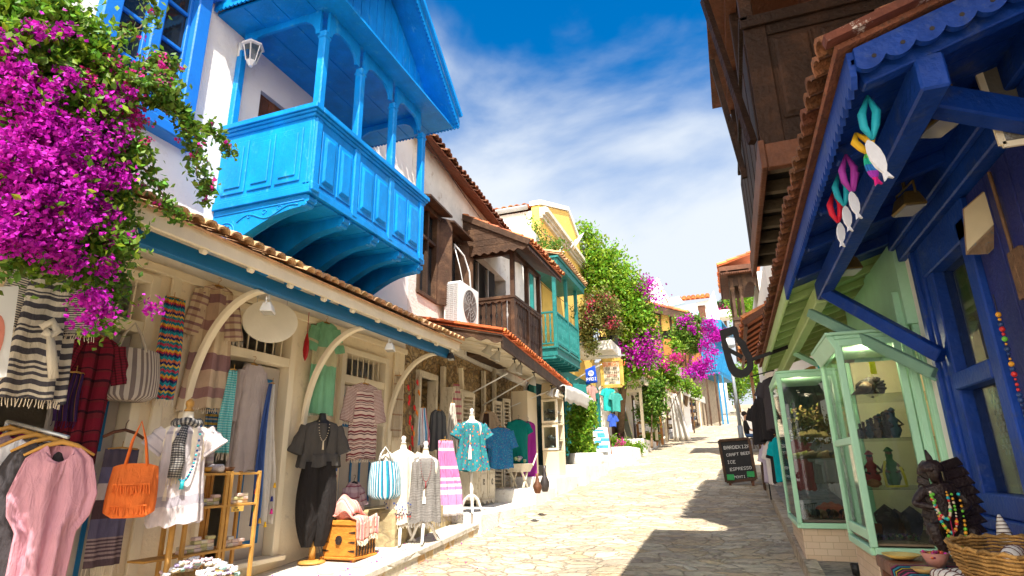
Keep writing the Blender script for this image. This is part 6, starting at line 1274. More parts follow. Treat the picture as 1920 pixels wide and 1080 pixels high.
def drape(name,label,cat,px0,px1,py0,py1,X,mat,rz=78,folds=4,amp=.018,fr=.06,frmat=None,pinch=.8,seed=0,diag=0,cy=0,group=None,uvrot=False):
    pm=(px0+px1)/2; p=AX(pm,py0,X); mp=mpp(p)*1.08; zb=zfor(p,py1); H=p.z-zb; w=(px1-px0)*mp
    T=thing(name,label,cat,(p.x,p.y,zb),R(rz),group); m=MB(); panel(m,w,H,folds,amp,pinch,seed,diag=diag,cy=cy); m.xf(TM((0,0,H)))
    n=37; bot=[Vector(v) for v in m.v[-n:]]; top=[Vector(v) for v in m.v[:n]]
    o=m.build('fabric',mat,T,True,local=True,solid=.004)
    if fr: f=MB(); fringe_strands(f,bot,fr,max(14,int(w/.018)),.0028,seed); f.build('fringe',frmat or mat,T,local=True)
    h=MB(); h.tube([top[2]+Vector((0,0,.0)),top[18]+Vector((0,0,.012)),top[-3]],.008,6); h.tube([top[18]+Vector((0,0,.01)),top[18]+Vector((0,0,.06))],.003,5); h.build('hanging_rod',oak,T,True,local=True)
    return T,H
drape('plum_skirt','long plum and violet banded cloth with fringe clipped below a bare hanger','cloth',200,258,842,1062,-4.55,skirt,85,2,.012,.06,frmat=fringew,pinch=1,seed=4)
m=MB(); c=AX(235,806,-4.6); m.tube([c+Vector((0,-.17,-.06)),c+Vector((0,-.09,-.02)),c,c+Vector((0,.09,-.02)),c+Vector((0,.17,-.06))],.013,8); m.tube([c,c+Vector((0,0,.05)),c+Vector((0,.02,.08))],.003,5); tag(m.build('coat_hanger',redwood,None,True),'bare brown wooden hanger hanging on the grey door above the banded cloth','hanger')
def bag(name,label,px,pyt,pyb,w,X,mat,rz,strap_py,solid=.09,fr=False,taper=1.15):
    p=AX(px,pyt,X); mp=mpp(p)*1.08; zb=zfor(p,pyb); H=p.z-zb; a=w*mp/2; zs=zfor(p,strap_py)-zb
    T=thing(name,label,'bag',(p.x,p.y,zb),R(rz)); m=MB()
    def fn(u,v):
        t=2*PI*u; zz=H*(1-v) if v<.85 else H*.15*max(0,1-(v-.85)/.15)**.7; ww=a*(1+(taper-1)*math.sin(PI*v*.75)); ww=ww if v<.9 else ww*(1-.35*((v-.9)/.1)**2); d=.02+solid*math.sin(PI*min(v,.9)*.62)
        cs=math.cos(t); sn=math.sin(t); q=.012*math.sin(5*t+v*3)*(.3+v)
        return (ww*(abs(cs)**.7)*(1 if cs>0 else -1),(d+q)*(abs(sn)**.8)*(1 if sn>0 else -1),zz-.012*math.cos(2*t)*(1-v))
    m.grid(fn,48,22,closed=True); n=len(m.v); m.f.append(tuple(range(n-48,n))); m.m.append(0)
    m.build('bag_body',mat,T,True,local=True)
    for s in(-1,1):
        h=MB(); h.tube([(-a*.5,s*.02,H-.02),(-a*.35,s*.015,H+(zs-H)*.55),(-.01,0,zs),(a*.25,s*.015,H+(zs-H)*.55),(a*.5,s*.02,H-.02)],[.010,.008,.008,.008,.010],6); h.build('handle',mat,T,True,local=True)
    if fr:
        for zz in(H*.62,H*.22):
            f=MB(); fringe_strands(f,[(-a*.75,-solid*.95-.02,zz),(0,-solid-.035,zz-.01),(a*.75,-solid*.95-.02,zz)],.055,15,.005,3); f.box(-a*.8,a*.8,-solid-.03,-solid-.015,zz,zz+.008); f.build('fringe',mat,T,local=True)
    return T
bag('striped_tote','cream and brown striped tote bag hanging from the first doorway lintel',248,655,752,88,-4.68,totestr,70,606,.07)
bag('orange_bag','bright orange fringed cotton bag hanging in front of the white gauze top',256,872,970,68,-3.95,orangec,45,790,.07,True,1.12)
drape('zigzag_scarf','narrow scarf in yellow, red and teal zigzag stripes beside the second curved brace','scarf',308,352,560,748,-4.62,zig,80,3,.02,.06,frmat=fringew,pinch=.8,seed=6)
garment('plaid_robe','beige and mauve plaid robe behind the second curved brace','robe',410,535,768,60,78,-4.70,plaidm,70,'kimono',k=5,amp=.02,dip=.1,seed=7,fr=.05,frmat=fringew)
drape('teal_towel','narrow teal checked towel with fringe between the plaid robe and the beige shirt','towel',424,450,694,850,-4.55,tealchk,80,3,.014,.07,frmat=fringew,pinch=.6,seed=8)
garment('linen_shirt','long pale mauve linen shirt in the second doorway','shirt',476,682,882,44,50,-4.70,lav,70,'long',k=4,amp=.014,seed=9)
T,H=drape('tasselled_scarf','white scarf with blue corner and colourful tassels hanging on the second door','scarf',490,532,720,985,-4.55,cloth('blue_white_scarf',[(0,(.05,.10,.30)),(.35,(.08,.20,.48)),(.42,(.66,.62,.56))],1,'u'),80,3,.03,.0,pinch=.3,seed=10)
for i,(u,v,c) in enumerate(((-.1,.30,(.8,.1,.04)),(.10,.22,(.02,.03,.2)),(-.02,.02,(.7,.4,.03)),(.11,.1,(.6,.02,.25)),(.05,-.02,(.8,.5,.03)),(-.10,.14,(.05,.45,.1)),(.12,.35,(.8,.45,.02)))):
    m=MB(); m.tube([(u,-.04,v+.05),(u,-.04,v+.03),(u,-.04,v)],[.008,.012,.016],7); m.build('tassel',M('tassel_%s'%('red navy gold pink yellow green amber'.split()[i]),c,.8,.1),T,True,local=True)
garment('green_robe','mint green robe with sand stripes hanging between the oval board and third brace','robe',612,604,778,46,50,-4.70,green,70,'kimono',k=5,amp=.02,dip=.1,seed=11,fr=.045,frmat=fringew,slL=.3)
garment('striped_robe','red and cream pin striped robe hanging in front of the third door','robe',684,718,862,62,58,-4.45,redstr,72,'kimono',k=5,amp=.015,dip=.09,seed=12,fr=.05,frmat=fringew,slL=.42)
drape('striped_towel','white towel with blue, red and turquoise bands hanging behind the charcoal outfit','towel',610,640,826,955,-4.62,bwr,80,2,.015,.04,pinch=.9,seed=13)
garment('small_shirt','small pale plaid shirt on a black hanger low on the third door','shirt',664,903,958,36,40,-4.55,cloth('pale_plaid',[(0,(.55,.42,.46)),(.5,(.45,.3,.36)),(.7,(.30,.10,.14)),(.85,(.5,.4,.42))],2.5,stops2=[(0,(1,1,1)),(.6,(.8,.75,.8))],rep2=6),70,'short',k=4,amp=.01,seed=14,hang='black')
# mannequins
def stand(name,label,px,pyb,pyt,X,kind='white',rz=40,G_=None,nk=.05,o=.155):
    p=G_ if G_ is not None else AG(px,pyb,o); zt=zfor(p,pyt); H=zt-p.z
    mt={'white':M('white_turned_wood',(.76,.72,.66),.5,.05),'gold':oak,'black':blackm}[kind]
    T=thing(name,label,'mannequin',tuple(p),R(rz))
    if kind=='white':
        for k in range(3):
            m=MB(); a=2*PI*k/3+.4; c,s=math.cos(a),math.sin(a); m.tube([(0,0,.24),(.05*c,.05*s,.235),(.11*c,.11*s,.19),(.15*c,.15*s,.10),(.19*c,.19*s,.03),(.235*c,.235*s,.012)],[.022,.023,.022,.02,.018,.014],8); m.build('leg',mt,T,True,local=True)
        m=MB(); m.lathe([(.012,.17),(.03,.19),(.034,.24),(.022,.28),(.032,.34),(.024,.40),(.02,H-.55)],(0,0,0),12); m.build('pole',mt,T,True,local=True)
    else:
        m=MB(); m.lathe([(.15,0),(.15,.015),(.13,.03),(.02,.035)],(0,0,0),24); m.build('base',oak,T,True,local=True)
        m=MB(); m.lathe([(.035,.03),(.035,.15),(.022,.2),(.022,H-.5)],(0,0,0),12); m.build('pole',oak,T,True,local=True)
    tm=blackm if kind=='black' else skinw
    m=MB(); secs=[(H,.035,.035),(H-.07,.045,.045),(H-.10,.10,.06),(H-.14,.165,.085),(H-.22,.175,.095),(H-.34,.155,.09),(H-.44,.125,.08),(H-.56,.15,.09),(H-.66,.165,.10)]
    m.grid(lambda u,v:(lambda q:(q[1]*math.cos(2*PI*u),q[2]*math.sin(2*PI*u),q[0]))(interp(secs,v)),28,20,closed=True); n=len(m.v); m.f.append(tuple(range(28))); m.f.append(tuple(range(n-28,n))[::-1]); m.m+=[0,0]; m.build('torso',tm,T,True,local=True)
    if kind!='black': m=MB(); m.lathe([(.03,H),(.038,H+.01),(.018,H+.03),(.032,H+.055),(.03,H+.08),(.01,H+.10)],(0,0,0),12); m.build('neck_knob',mt,T,True,local=True)
    return T,p,H
def worn(name,label,cat,p,H,rz,mat,L,w,wb,dip=.06,sl=None,k=7,amp=.014,seed=0,fr=None,frmat=None,d=.115,wst=None,mats2=None,top=.085,slL=.2):
    zb=p.z+H-top-L; T=thing(name,label,cat,(p.x,p.y,zb),R(rz)); c=wst or (w*.9+wb*.1)
    m=MB(); body(m,[(0,.075,.065),(-.012,.10,.07),(-.035,w*.82,.09),(-.08,w*.98,.105),(-.2,w,d),(-.38*1,c,d*.95),(-L*.75,(c+wb)/2,d*1.05),(-L,wb,d*1.2)],k=k,amp=amp,dip=dip,seed=seed,hem=.015); m.xf(TM((0,0,L))); m.build('cloth_body',mat,T,True,local=True)
    if sl:
        for s in(-1,1): m=MB(); sleeve(m,(s*w*.8,0,L-.075),(s*(w+.075),-.01,L-.075-slL),(.08,.055),(.095,.06),seed=seed+s); m.build('sleeve',mat,T,True,local=True)
    if fr: m=MB(); fringe_strands(m,[(wb*math.cos(t),d*1.2*math.sin(t),.01) for t in [PI+PI*i/20 for i in range(21)]],fr,30,.003,seed); m.build('fringe',frmat or mat,T,local=True)
    return T
# white gauze top with grey scarf and necklace on a golden stand
G0=Vector((AX(322,1000,-4.02).x,AX(322,1000,-4.02).y,.0)); G0.z=gz(G0.y)+.155
T,p,H=stand('mannequin','golden turned stand with black neck under the white gauze top',300,1075,772,-4.0,'gold',45,G0)
worn('gauze_top','white gauze lace hem top behind the orange bag','top',p,H,45,whitec,.74,.15,.185,seed=20,sl=1,amp=.018,slL=.13)
T=thing('grey_scarf','black and cream checked scarf knotted round the neck of the gauze top','scarf',(p.x,p.y,p.z+H-.5),R(45)); sm=cloth('scarf_check',[(0,(.08,.08,.09)),(.5,(.40,.38,.35))],22,stops2=[(0,(1,1,1)),(.5,(.5,.5,.5))],rep2=14)
m=MB(); m.tube([(.085*math.cos(a),.075*math.sin(a)-.005,.41+.012*math.sin(3*a)) for a in [2*PI*k/16 for k in range(17)]],.032,9,False,uv=True); m.tube([(.0,-.085,.38),(-.03,-.12,.25),(-.02,-.13,.12),(-.03,-.13,.0)],[.03,.045,.05,.045],9,uv=True); m.build('fabric',sm,T,True,local=True)
m=MB(); fringe_strands(m,[(-.07,-.13,.01),(.02,-.13,.01)],.06,12,.0025,1); m.build('fringe',fringew,T,local=True)
T=thing('bead_necklace','long necklace of dark and turquoise beads over the white gauze top','necklace',(p.x,p.y,p.z+H-.62),R(45)); bm=[M('bead_navy',(.02,.05,.16),.3),M('bead_turquoise',(.02,.35,.40),.3),M('bead_red',(.55,.03,.03),.3),M('bead_amber',(.7,.32,.03),.3),M('bead_green',(.15,.5,.05),.3)]
m=MB(); 
for k in range(34): t=k/33; a=PI*t; m.cm=k%2; m.ball((.075*math.cos(a)+.03,-.13-.0*t,.50-.40*math.sin(a)**.8),.0095,6,4)
m.tube([(.03,-.135,.10),(.03,-.135,.04)],[.012,.018],6); m.build('beads',bm[:2],T,True,local=True)
# charcoal outfit
T,p,H=stand('mannequin','black bust on a round wooden base wearing the charcoal outfit',582,1058,775,-4.5,'black',50,AG(584,1056,.156))
worn('charcoal_top','loose charcoal linen top on the black bust','top',p,H,50,grey,.52,.20,.25,dip=.09,sl=1,seed=22,amp=.02,slL=.3)
T=thing('black_trousers','wide black harem trousers below the charcoal top','trousers',(p.x,p.y,p.z+.17),R(50)); Ht=H-.55-.17
m=MB()
for s in(-1,1): m.grid(lambda u,v,s=s:(s*(.07+.015*math.sin(v*3))+(.11+.03*math.sin(PI*v)-.055*v**5)*math.cos(2*PI*u)+.006*math.sin(2*PI*u*5)*v,(.12+.02*math.sin(PI*v)-.05*v**5)*math.sin(2*PI*u)+.008*math.sin(2*PI*u*6+v*3),Ht*(1-v)),26,16,closed=True)
m.build('fabric',blackc,T,True,local=True); m=MB(); m.tube([(.05,-.06,.0),(.07,-.07,-.08),(.06,-.07,-.15)],.004,5); m.tube([(.08,-.06,.0),(.10,-.07,-.07),(.11,-.07,-.13)],.004,5); m.build('drawstring',blackc,T,local=True)
T=thing('pendant_necklace','long pale pendant necklace on the charcoal top','necklace',(p.x,p.y,p.z+H-.42),R(50)); m=MB(); 
for k in range(20): a=PI*k/19; m.ball((.06*math.cos(a),-.125,.32-.22*math.sin(a)),.006,6,4)
m.tube([(0,-.135,.1),(0,-.135,.0)],[.008,.012],6); m.build('beads',M('bone_bead',(.6,.5,.36),.5),T,True,local=True)
# white and grey dresses on white tripods
T,p,H=stand('mannequin','white turned tripod mannequin under the embroidered cream dress',747,1022,832,-3.9,'white',35,AG(750,1020,.157))
worn('cream_dress','cream sleeveless dress with red and blue embroidered hem','dress',p,H,38,emb,.88,.165,.20,dip=.12,seed=24,fr=.06,frmat=fringew,amp=.016,sl=1,slL=.08)
T=thing('hem_embroidery','band of small red, blue and black embroidered motifs near the cream dress hem','embroidery',(p.x,p.y,p.z+H-.95),R(38))
for ci,(c,nm_) in enumerate((((.03,.07,.30),'thread_blue'),((.45,.05,.04),'thread_red'),((.03,.03,.04),'thread_black'))):
    m=MB(); g=random.Random(ci)
    for k in range(38):
        a=PI+PI*(k+.5)/38; z=.10+.01*(k%3) if k%2 else .05+g.random()*.22*(ci==0)+.02*ci
        m.obox((.212*math.cos(a),.155*math.sin(a),z),(.016,.006,.012+.01*g.random()),a+PI/2)
    m.build('motif',M(nm_,c,.8),T,local=True)
T,p,H=stand('mannequin','second white turned tripod mannequin wearing the grey dress',793,1027,842,-3.8,'white',30,AG(794,1018,.157))
worn('grey_dress','sleeveless charcoal grey fringed dress on the right one of two white tripods','dress',p,H,32,grey2,.80,.175,.20,dip=.05,seed=25,fr=.07,frmat=M('grey_fringe',(.3,.28,.26),.9),amp=.016)
T=thing('red_necklace','long dark red bead necklace on the grey dress','necklace',(p.x,p.y,p.z+H-.48),R(32)); m=MB()
for k in range(26): a=PI*k/25; m.ball((.07*math.cos(a),-.14,.38-.30*math.sin(a)),.006,6,4)
m.tube([(0,-.145,.08),(0,-.145,.0)],[.006,.012],6); m.build('beads',M('dark_red_bead',(.22,.03,.03),.4),T,True,local=True)
bag('blue_striped_bag','blue and white striped beach bag hanging left of the cream dress',723,866,936,50,-4.15,bluebag,50,838,.07)
drape('pink_towel','pink and white striped towel with dark fringe hanging beside the grey dress','towel',812,860,826,968,-4.0,pinkt,60,3,.02,.07,frmat=M('dark_fringe',(.15,.12,.13),.9),pinch=.6,seed=26,diag=.12)
drape('blue_white_scarf','small white, blue and pink scarf hanging behind the grey dress neck','scarf',782,806,765,835,-4.3,cloth('sky_scarf',[(0,(.65,.68,.72)),(.3,(.05,.3,.6)),(.5,(.7,.7,.7)),(.8,(.6,.2,.25))],2,'u'),60,3,.02,.03,pinch=.5,seed=27)
garment('black_dress','short black pleated dress hanging between two scarves','dress',822,768,845,32,40,-4.3,cloth('dark_grey_pleat',[(0,(.06,.06,.065)),(.5,(.11,.11,.11))],9,'u'),60,None,k=9,amp=.012,seed=28)
drape('white_striped_scarf','long white scarf with thin black and red stripes beside the patterned dress','scarf',834,864,756,880,-4.3,cloth('thin_stripe_scarf',[(0,(.66,.60,.52)),(.45,(.66,.60,.52)),(.5,(.05,.05,.06)),(.55,(.66,.60,.52)),(.8,(.45,.04,.04)),(.84,(.66,.6,.52))],5,'u'),60,4,.03,.05,frmat=fringew,pinch=.25,seed=29)
# hanging cluster of red and yellow charms
T=thing('red_charm_garland','garland of red and yellow stuffed fish and chilli charms on the stone shop corner','garland',tuple(AX(775,790,-4.3)))
for k in range(16):
    g=random.Random(k); c=AX(770+g.uniform(-8,16),712+k*9.5,-4.3); m=MB(); a=g.uniform(-.5,.5); m.xf(Matrix()); m.tube([c,c+Vector((.0,.03*a,-.04)),c+Vector((.01,.06*a,-.09))],[.01,.02,.003],7); m.build('charm',[M('charm_red',(.62,.02,.02),.5),M('charm_red',(.6,.02,.02)),M('charm_orange',(.75,.22,.02),.5),M('charm_red',(.6,.02,.02))][k%4],T,True)
m=MB(); m.tube([AX(772,700,-4.3),AX(775,870,-4.3)],.004,5); m.build('string',blackm,T)
# third, patterned dress and furniture of the stone shop
G3=AG(884,962,.35); G3=Vector((AZ(884,962,.962).x,AZ(884,962,.962).y,.962))
T,p,H=stand('mannequin','white tripod mannequin on the white step wearing the patterned dress',884,962,778,-4,'white',35,G3)
worn('patterned_dress','turquoise dress printed with orange and violet motifs on the white tripod','dress',p,H,38,patd,.74,.19,.27,dip=.12,seed=30,amp=.022,sl=1,slL=.18)
T=thing('white_cabinet','distressed white sideboard with two carved doors behind the patterned dress','cabinet',(-4.45,10.1,.965),R(0))
m=MB(); m.box(-4.68,-4.28,9.95,10.75,1.06,1.60); m.build('carcass',aged,T,bev=.006); m=MB(); m.box(-4.70,-4.25,9.92,10.78,1.60,1.64); m.build('top',aged,T,bev=.006)
for y in(9.98,10.38): d=MB(); d.box(-4.28,-4.262,y,y+.34,1.10,1.56); d.box(-4.262,-4.252,y+.05,y+.29,1.16,1.50); dd=d.build('door',aged,T,bev=.004); h=MB(); h.tube([(-4.247,y+.17+.03*math.cos(a),1.36+.05*math.sin(a)) for a in [k*.6 for k in range(11)]],.005,5); h.build('handle',blackmetal,dd)
m=MB(); fascia(m,(-4.27,9.95,1.06),(-4.27,10.75,1.06),.03,.2,.05,.02,'wave'); m.build('apron',aged,T)
for (x,y) in((-4.30,9.97),(-4.30,10.73),(-4.66,9.97),(-4.66,10.73)): m=MB(); m.tube([(x,y,1.06),(x,y,.965)],[.025,.018],8); m.build('leg',aged,T)
T=thing('cup_shelf','small aged white wall shelf holding rows of cups','shelf',(-4.75,10.1,2.3))
m=MB(); m.box(-4.86,-4.84,9.6,10.5,2.0,3.0); 
for z in(2.0,2.35,2.7): m.box(-4.84,-4.62,9.6,10.5,z,z+.025)
m.box(-4.84,-4.62,9.58,9.6,2.0,3.0); m.box(-4.84,-4.62,10.5,10.52,2.0,3.0); m.build('shelf_case',aged,T); m=MB(); fascia(m,(-4.61,9.58,3.0),(-4.61,10.52,3.0),.06,.1,.05,.02,'scallop'); m.build('cornice',aged,T)
mugm=M('dark_ceramic',(.12,.13,.13),.25,.4,9); cup=None
for z in(2.025,2.375):
    for k in range(7):
        if cup is None:
            m=MB(); m.lathe([(.035,0),(.045,.03),(.045,.09),(.04,.09),(.035,.02)],(0,0,0),12); m.tube([(.045,0,.075),(.075,0,.06),(.07,0,.03),(.042,0,.02)],.006,6); cup=m.build('cup',mugm,None,True,local=True); tag(cup,'dark glazed cup on the small white wall shelf','cup','cups on the wall shelf'); cup.location=(-4.72,9.68+k*.12,z)
        else: dup(cup,(-4.72,9.68+k*.12,z),R(40*k))
garment('blue_blouse','blue printed loose blouse hanging right of the white cabinet','blouse',938,800,878,48,50,-4.1,blued,50,'elbow',k=5,amp=.02,seed=31)
garment('teal_dress','teal button dress with an orange tassel on a black bust','dress',972,786,872,38,34,-4.15,tealc,50,'short',k=5,amp=.014,seed=32,hang='black')
garment('purple_dress','long purple dress partly behind the teal dress','dress',990,790,902,30,34,-4.25,purp,55,None,k=5,amp=.016,seed=33,hang='black')
T=thing('wood_chest','carved orange wooden chest with iron hinges and studs','chest',(-4.0,6.0,.63))
def chest():
    cx=Vector((AG(690,1050,.156).x,AG(690,1050,.156).y,0)); a=AG(603,1052,.157); b_=AG(663,1055,.157); c_=AG(737,1046,.157)
    ux=(b_-a); ux.z=0; uy=(c_-b_); uy.z=0; L1=ux.length; L2=uy.length; ux.normalize(); uy=(Vector((-ux.y,ux.x,0)))*1.0
    z0=a.z; h=.43; Mx=Matrix((ux,uy,Vector((0,0,1)))).transposed().to_4x4(); Mx.translation=Vector((a.x,a.y,z0)); L2=L2*.95
    cm=M('chest_orange_wood',(.52,.20,.03),.5,.35,5,.4,30,st=(1,1,3)); b=MB(); b.box(0,L1,0,L2,.05,h-.06); b.xf(Mx); b.build('box',cm,T,bev=.006)
    b=MB(); b.box(-.015,L1+.015,-.015,L2+.015,h-.058,h); b.xf(Mx); b.build('lid',cm,T,bev=.01); b=MB(); b.box(-.02,L1+.02,-.02,L2+.02,.02,.05); b.xf(Mx); b.build('plinth',cm,T,bev=.008)
    for (x,y) in((0.02,.02),(L1-.02,.02),(L1-.02,L2-.02),(L1-.02,L2/2)): b=MB(); b.ball((x,y,.012),.028,8,5,(1,1,.7)); b.xf(Mx); b.build('foot',cm,T)
    iron=M('dark_iron',(.05,.035,.03),.5,.4,9,metal=.5)
    for z in(.11,.2,.3):
        for x in(.0,L1-.09): b=MB(); b.prism([(x,z-.012),(x+.05,z-.008),(x+.09,z),(x+.05,z+.008),(x,z+.012)] if x==0 else [(x+.09,z-.012),(x+.04,z-.008),(x,z),(x+.04,z+.008),(x+.09,z+.012)],'y',-.005,-.001); b.xf(Mx); b.build('hinge',iron,T)
    b=MB(); b.prism([(L1/2+.045*math.cos(q),.22+.05*math.sin(q)) for q in [PI*k/5 for k in range(10)]],'y',-.008,-.001); b.tube([(L1/2-.03,-.015,.22),(L1/2-.02,-.02,.185),(L1/2+.02,-.02,.185),(L1/2+.03,-.015,.22)],.005,5); b.xf(Mx); b.build('lock_plate',iron,T)
    b=MB()
    for k in range(7):
        y=.04+k*(L2-.08)/6; b.box(L1+.001,L1+.004,y-.012,y+.012,.06,h-.07)
        for q in range(9): b.ball((L1+.005,y,.08+q*.032),.006,5,3)
        if k<6: b.tube([(L1+.003,y+.06+.02*math.sin(q),.1+.02*q) for q in range(11)],.004,4)
    b.xf(Mx); b.build('iron_straps',iron,T)
    # throw lying over the lid
    def fn(u,v):
        x=-.03+(L1+.10)*u; y=-.03+(L2+.02)*v; hgt=h+.025+.035*math.sin(u*7+v*4)*math.sin(v*5)+.03*math.sin(u*13)*(1-v)
        if x>L1+.01: hgt=h-.0-(x-L1-.01)*1.6; x=L1+.028+.008*math.sin(v*30)
        if v<.12: hgt+=.05*math.sin(u*PI)
        return (x,y,hgt)
    T2=thing('pink_throw','crumpled pink and cream striped throw lying over the carved chest','throw',tuple(Mx@Vector((L1/2,L2/2,h))))
    b=MB(); b.grid(fn,50,34); b2=MB(); b2.grid(lambda u,v:(L1+.028+.010*math.sin(v*28)+.008,-.03+(L2+.02)*v,h-.19+(.19*(1-u))-.03*math.sin(v*6)),8,34); 
    for q in(b,b2): q.xf(Mx)
    b.build('fabric',coral,T2,True,solid=.008); b2.build('hanging_edge',coral,T2,True,solid=.006)
    f=MB(); pts=[(L1+.04,-.02+(L2)*k/30,h-.19-.03*math.sin(k/30*6)) for k in range(31)]; fringe_strands(f,pts,.055,44,.0035,2); f.xf(Mx); f.build('fringe',M('cream_fringe',(.7,.6,.5)),T2)
    b=MB(); b.grid(lambda u,v:(-.02+.34*u,.0+.34*v,h+.05+.20*math.sin(PI*u)**.7*math.sin(PI*v)**.7+.02*math.sin(u*11+v*7)),16,16); b.xf(Mx); b.build('crumple',coral,T2,True,solid=.008)
chest()
# shelf unit of soaps
def shelfunit():
    A_=AX(337,1060,-4.2); x0=-4.2; ya=A_.y; B_=AX(470,1046,-4.2); yb=B_.y; z0=gz((ya+yb)/2)+.16; zt=AX(400,884,-4.2).z; ym=(ya+yb)/2+.02; dd=.22
    T=thing('soap_shelf','golden wooden shelf unit stacked with soap bars beside the second door','shelf',(x0,(ya+yb)/2,z0))
    for y in(ya,ym-.022,ym+.022,yb):
        for x in(x0,x0-dd): m=MB(); m.box(x-.014,x+.014,y-.016,y+.016,z0,zt); m.build('upright',oak,T,bev=.003)
    zs=[AX(400,1034,-4.2).z,AX(400,950,-4.2).z,zt-.02]
    for z in zs: m=MB(); m.box(x0-dd-.0,x0+.012,ya+.017,yb-.017,z-.012,z+.008); m.build('shelf_board',oak,T,bev=.003)
    m=MB(); m.box(x0-dd+.02,x0-.02,ya-.3,ya-.02,zs[0]-.01,zs[0]+.005); m.build('side_board',oak,T)
    pr=M('soap',(.66,.58,.42),.7,.2,9,.1,island=.3); g=random.Random(4); q=None; n=0
    cols=[M('soap_cream',(.72,.64,.48),.6,.15),M('soap_olive',(.52,.48,.24),.6,.15),M('soap_pink',(.68,.52,.46),.6,.15),M('soap_grey',(.50,.47,.42),.6,.15)]
    protos=[]
    for i,c in enumerate(cols):
        m=MB(); m.box(-.036,.036,-.026,.026,0,.028); o=m.build('soap_bar',c,None,local=True,bev=.005); tag(o,'%s soap bar stacked on the golden shelf unit'%['cream','olive yellow','pinkish','greyish'][i],'soap','soap bars on the golden shelf unit'); protos.append([o,0])
    for z in zs[:2]:
        y=ya+.06
        while y<yb-.05:
            if abs(y-ym)>.05:
                for lv in range(g.randint(2,4) if z<1.1 else g.randint(2,3)):
                    pr_=protos[g.randrange(4)]; loc=(x0-.06+g.uniform(-.01,.01),y+g.uniform(-.006,.006),z+.009+lv*.029); rz=R(90+g.uniform(-9,9))
                    if pr_[1]==0: pr_[0].location=loc; pr_[0].rotation_euler=(0,0,rz); pr_[1]=1
                    else: dup(pr_[0],loc,rz)
            y+=.066
    m=MB(); c=AX(431,957,x0+.02); m.box(x0+.013,x0+.017,ym+.05,ym+.19,zs[1]-.055,zs[1]-.012); o=m.build('price_card',M('yellow_card',(.72,.45,.10),.7),None); tag(o,'small yellow handwritten price card on the soap shelf','card')
    FR[o]=Matrix.Translation(o.location); m=MB(); bartext(m,'SOAP',(x0+.018,ym+.08,zs[1]-.03),(0,1,0),(0,0,1),.012,(1,0,0),th=.001); bartext(m,'20 LIRA',(x0+.018,ym+.07,zs[1]-.048),(0,1,0),(0,0,1),.012,(1,0,0),th=.001); m.build('lettering',dark,o)
    # things on top
    rolls=[(.07,M('towel_lilac',(.48,.38,.60),.9,.1,30,.4),'lilac'),(.30,M('towel_white',(.68,.62,.62),.9,.1,30,.4),'white')]
    for dy,mt,nm_ in rolls: m=MB(); y=ya+dy; m.tube([(x0-.20,y,zt+.025),(x0-.0,y,zt+.025)],.036,14); m.tube([(x0+.002,y+.02*math.cos(a)*(a/9),zt+.025+.02*math.sin(a)*(a/9)*1.4) for a in [k*.7 for k in range(14)]],.004,5); tag(m.build('rolled_towel',mt,None,True),'%s rolled towel lying end on atop the golden shelf'%nm_,'towel')
    for dy,mt,l in((.17,M('bowl_brass',(.50,.26,.04),.35,.2),'golden wooden bowl between the two rolled towels'),(.42,M('bowl_brown',(.16,.07,.03),.45,.2),'dark brown wooden bowl at the right end of the shelf top')):
        m=MB(); m.lathe([(.02,0),(.045,.012),(.062,.045),(.057,.045),(.035,.015),(.001,.012)],(x0-.05,ya+dy,zt-.008),18); tag(m.build('bowl',mt,None,True),l,'bowl')
    for i,(dy,h_) in enumerate(((.18,.17),(.30,.16))):
        m=MB(); y=ya+dy; m.tube([(x0-.15,y,zt-.0),(x0-.15,y-.01,zt+h_)],[.042,.038],12,uv=True); o=m.build('rolled_towel',cloth('rolled_mauve_band',[(0,(.45,.34,.30)),(.35,(.62,.54,.42)),(.7,(.50,.38,.36))],3),None,True); tag(o,['upright mauve banded towel roll standing behind the golden bowl','second upright banded towel roll, the right one of the standing pair'][i],'towel')
shelfunit()
# big heap basket at the bottom and clothes rail at the left edge
T=thing('pompom_heap','heap of white, lilac and cream crocheted flowers in a low basket by the shelf','basket',(-3.9,3.74,.73))
c=Vector((-3.9,3.74,.73)); m=MB(); m.lathe([(.20,0),(.27,.13),(.26,.13),(.19,.01)],tuple(c),20); m.build('basket',M('straw',(.45,.30,.12),.9,.3,20,.6,60),T)
TT=thing('low_table','low plain wooden table under the basket of crocheted flowers','table',(-3.9,3.74,.45)); m=MB(); m.box(-4.15,-3.66,3.48,4.0,.69,.725); m.build('table_top',oak,TT,bev=.005)
for x_,y_ in((-4.12,3.51),(-3.69,3.51),(-4.12,3.97),(-3.69,3.97)): m=MB(); m.box(x_-.02,x_+.02,y_-.02,y_+.02,gz(y_)+.155,.69); m.build('leg',oak,TT)
g=random.Random(9)
for i,(nm_,col) in enumerate((('crochet_white',(.76,.74,.74)),('crochet_lilac',(.50,.42,.66)),('crochet_cream',(.74,.66,.50)),('crochet_pink',(.66,.48,.50)),('crochet_aqua',(.40,.66,.62)))):
    m=MB()
    for _ in range([46,9,14,9,4][i]):
        a=g.uniform(0,2*PI); r=.27*g.random()**.5; q=c+Vector((r*math.cos(a),r*math.sin(a),.13+.10*(1-(r/.27)**2)+g.uniform(-.02,.02)))
        for k in range(9): aa=2*PI*k/9; e=Vector((math.cos(aa),math.sin(aa),g.uniform(.0,.5)))*.028; m.tube([q,q+e],[.012,.010],5)
    m.build('crochet_flowers',M(nm_,col,.9,.1,20,.4,120),T,True)
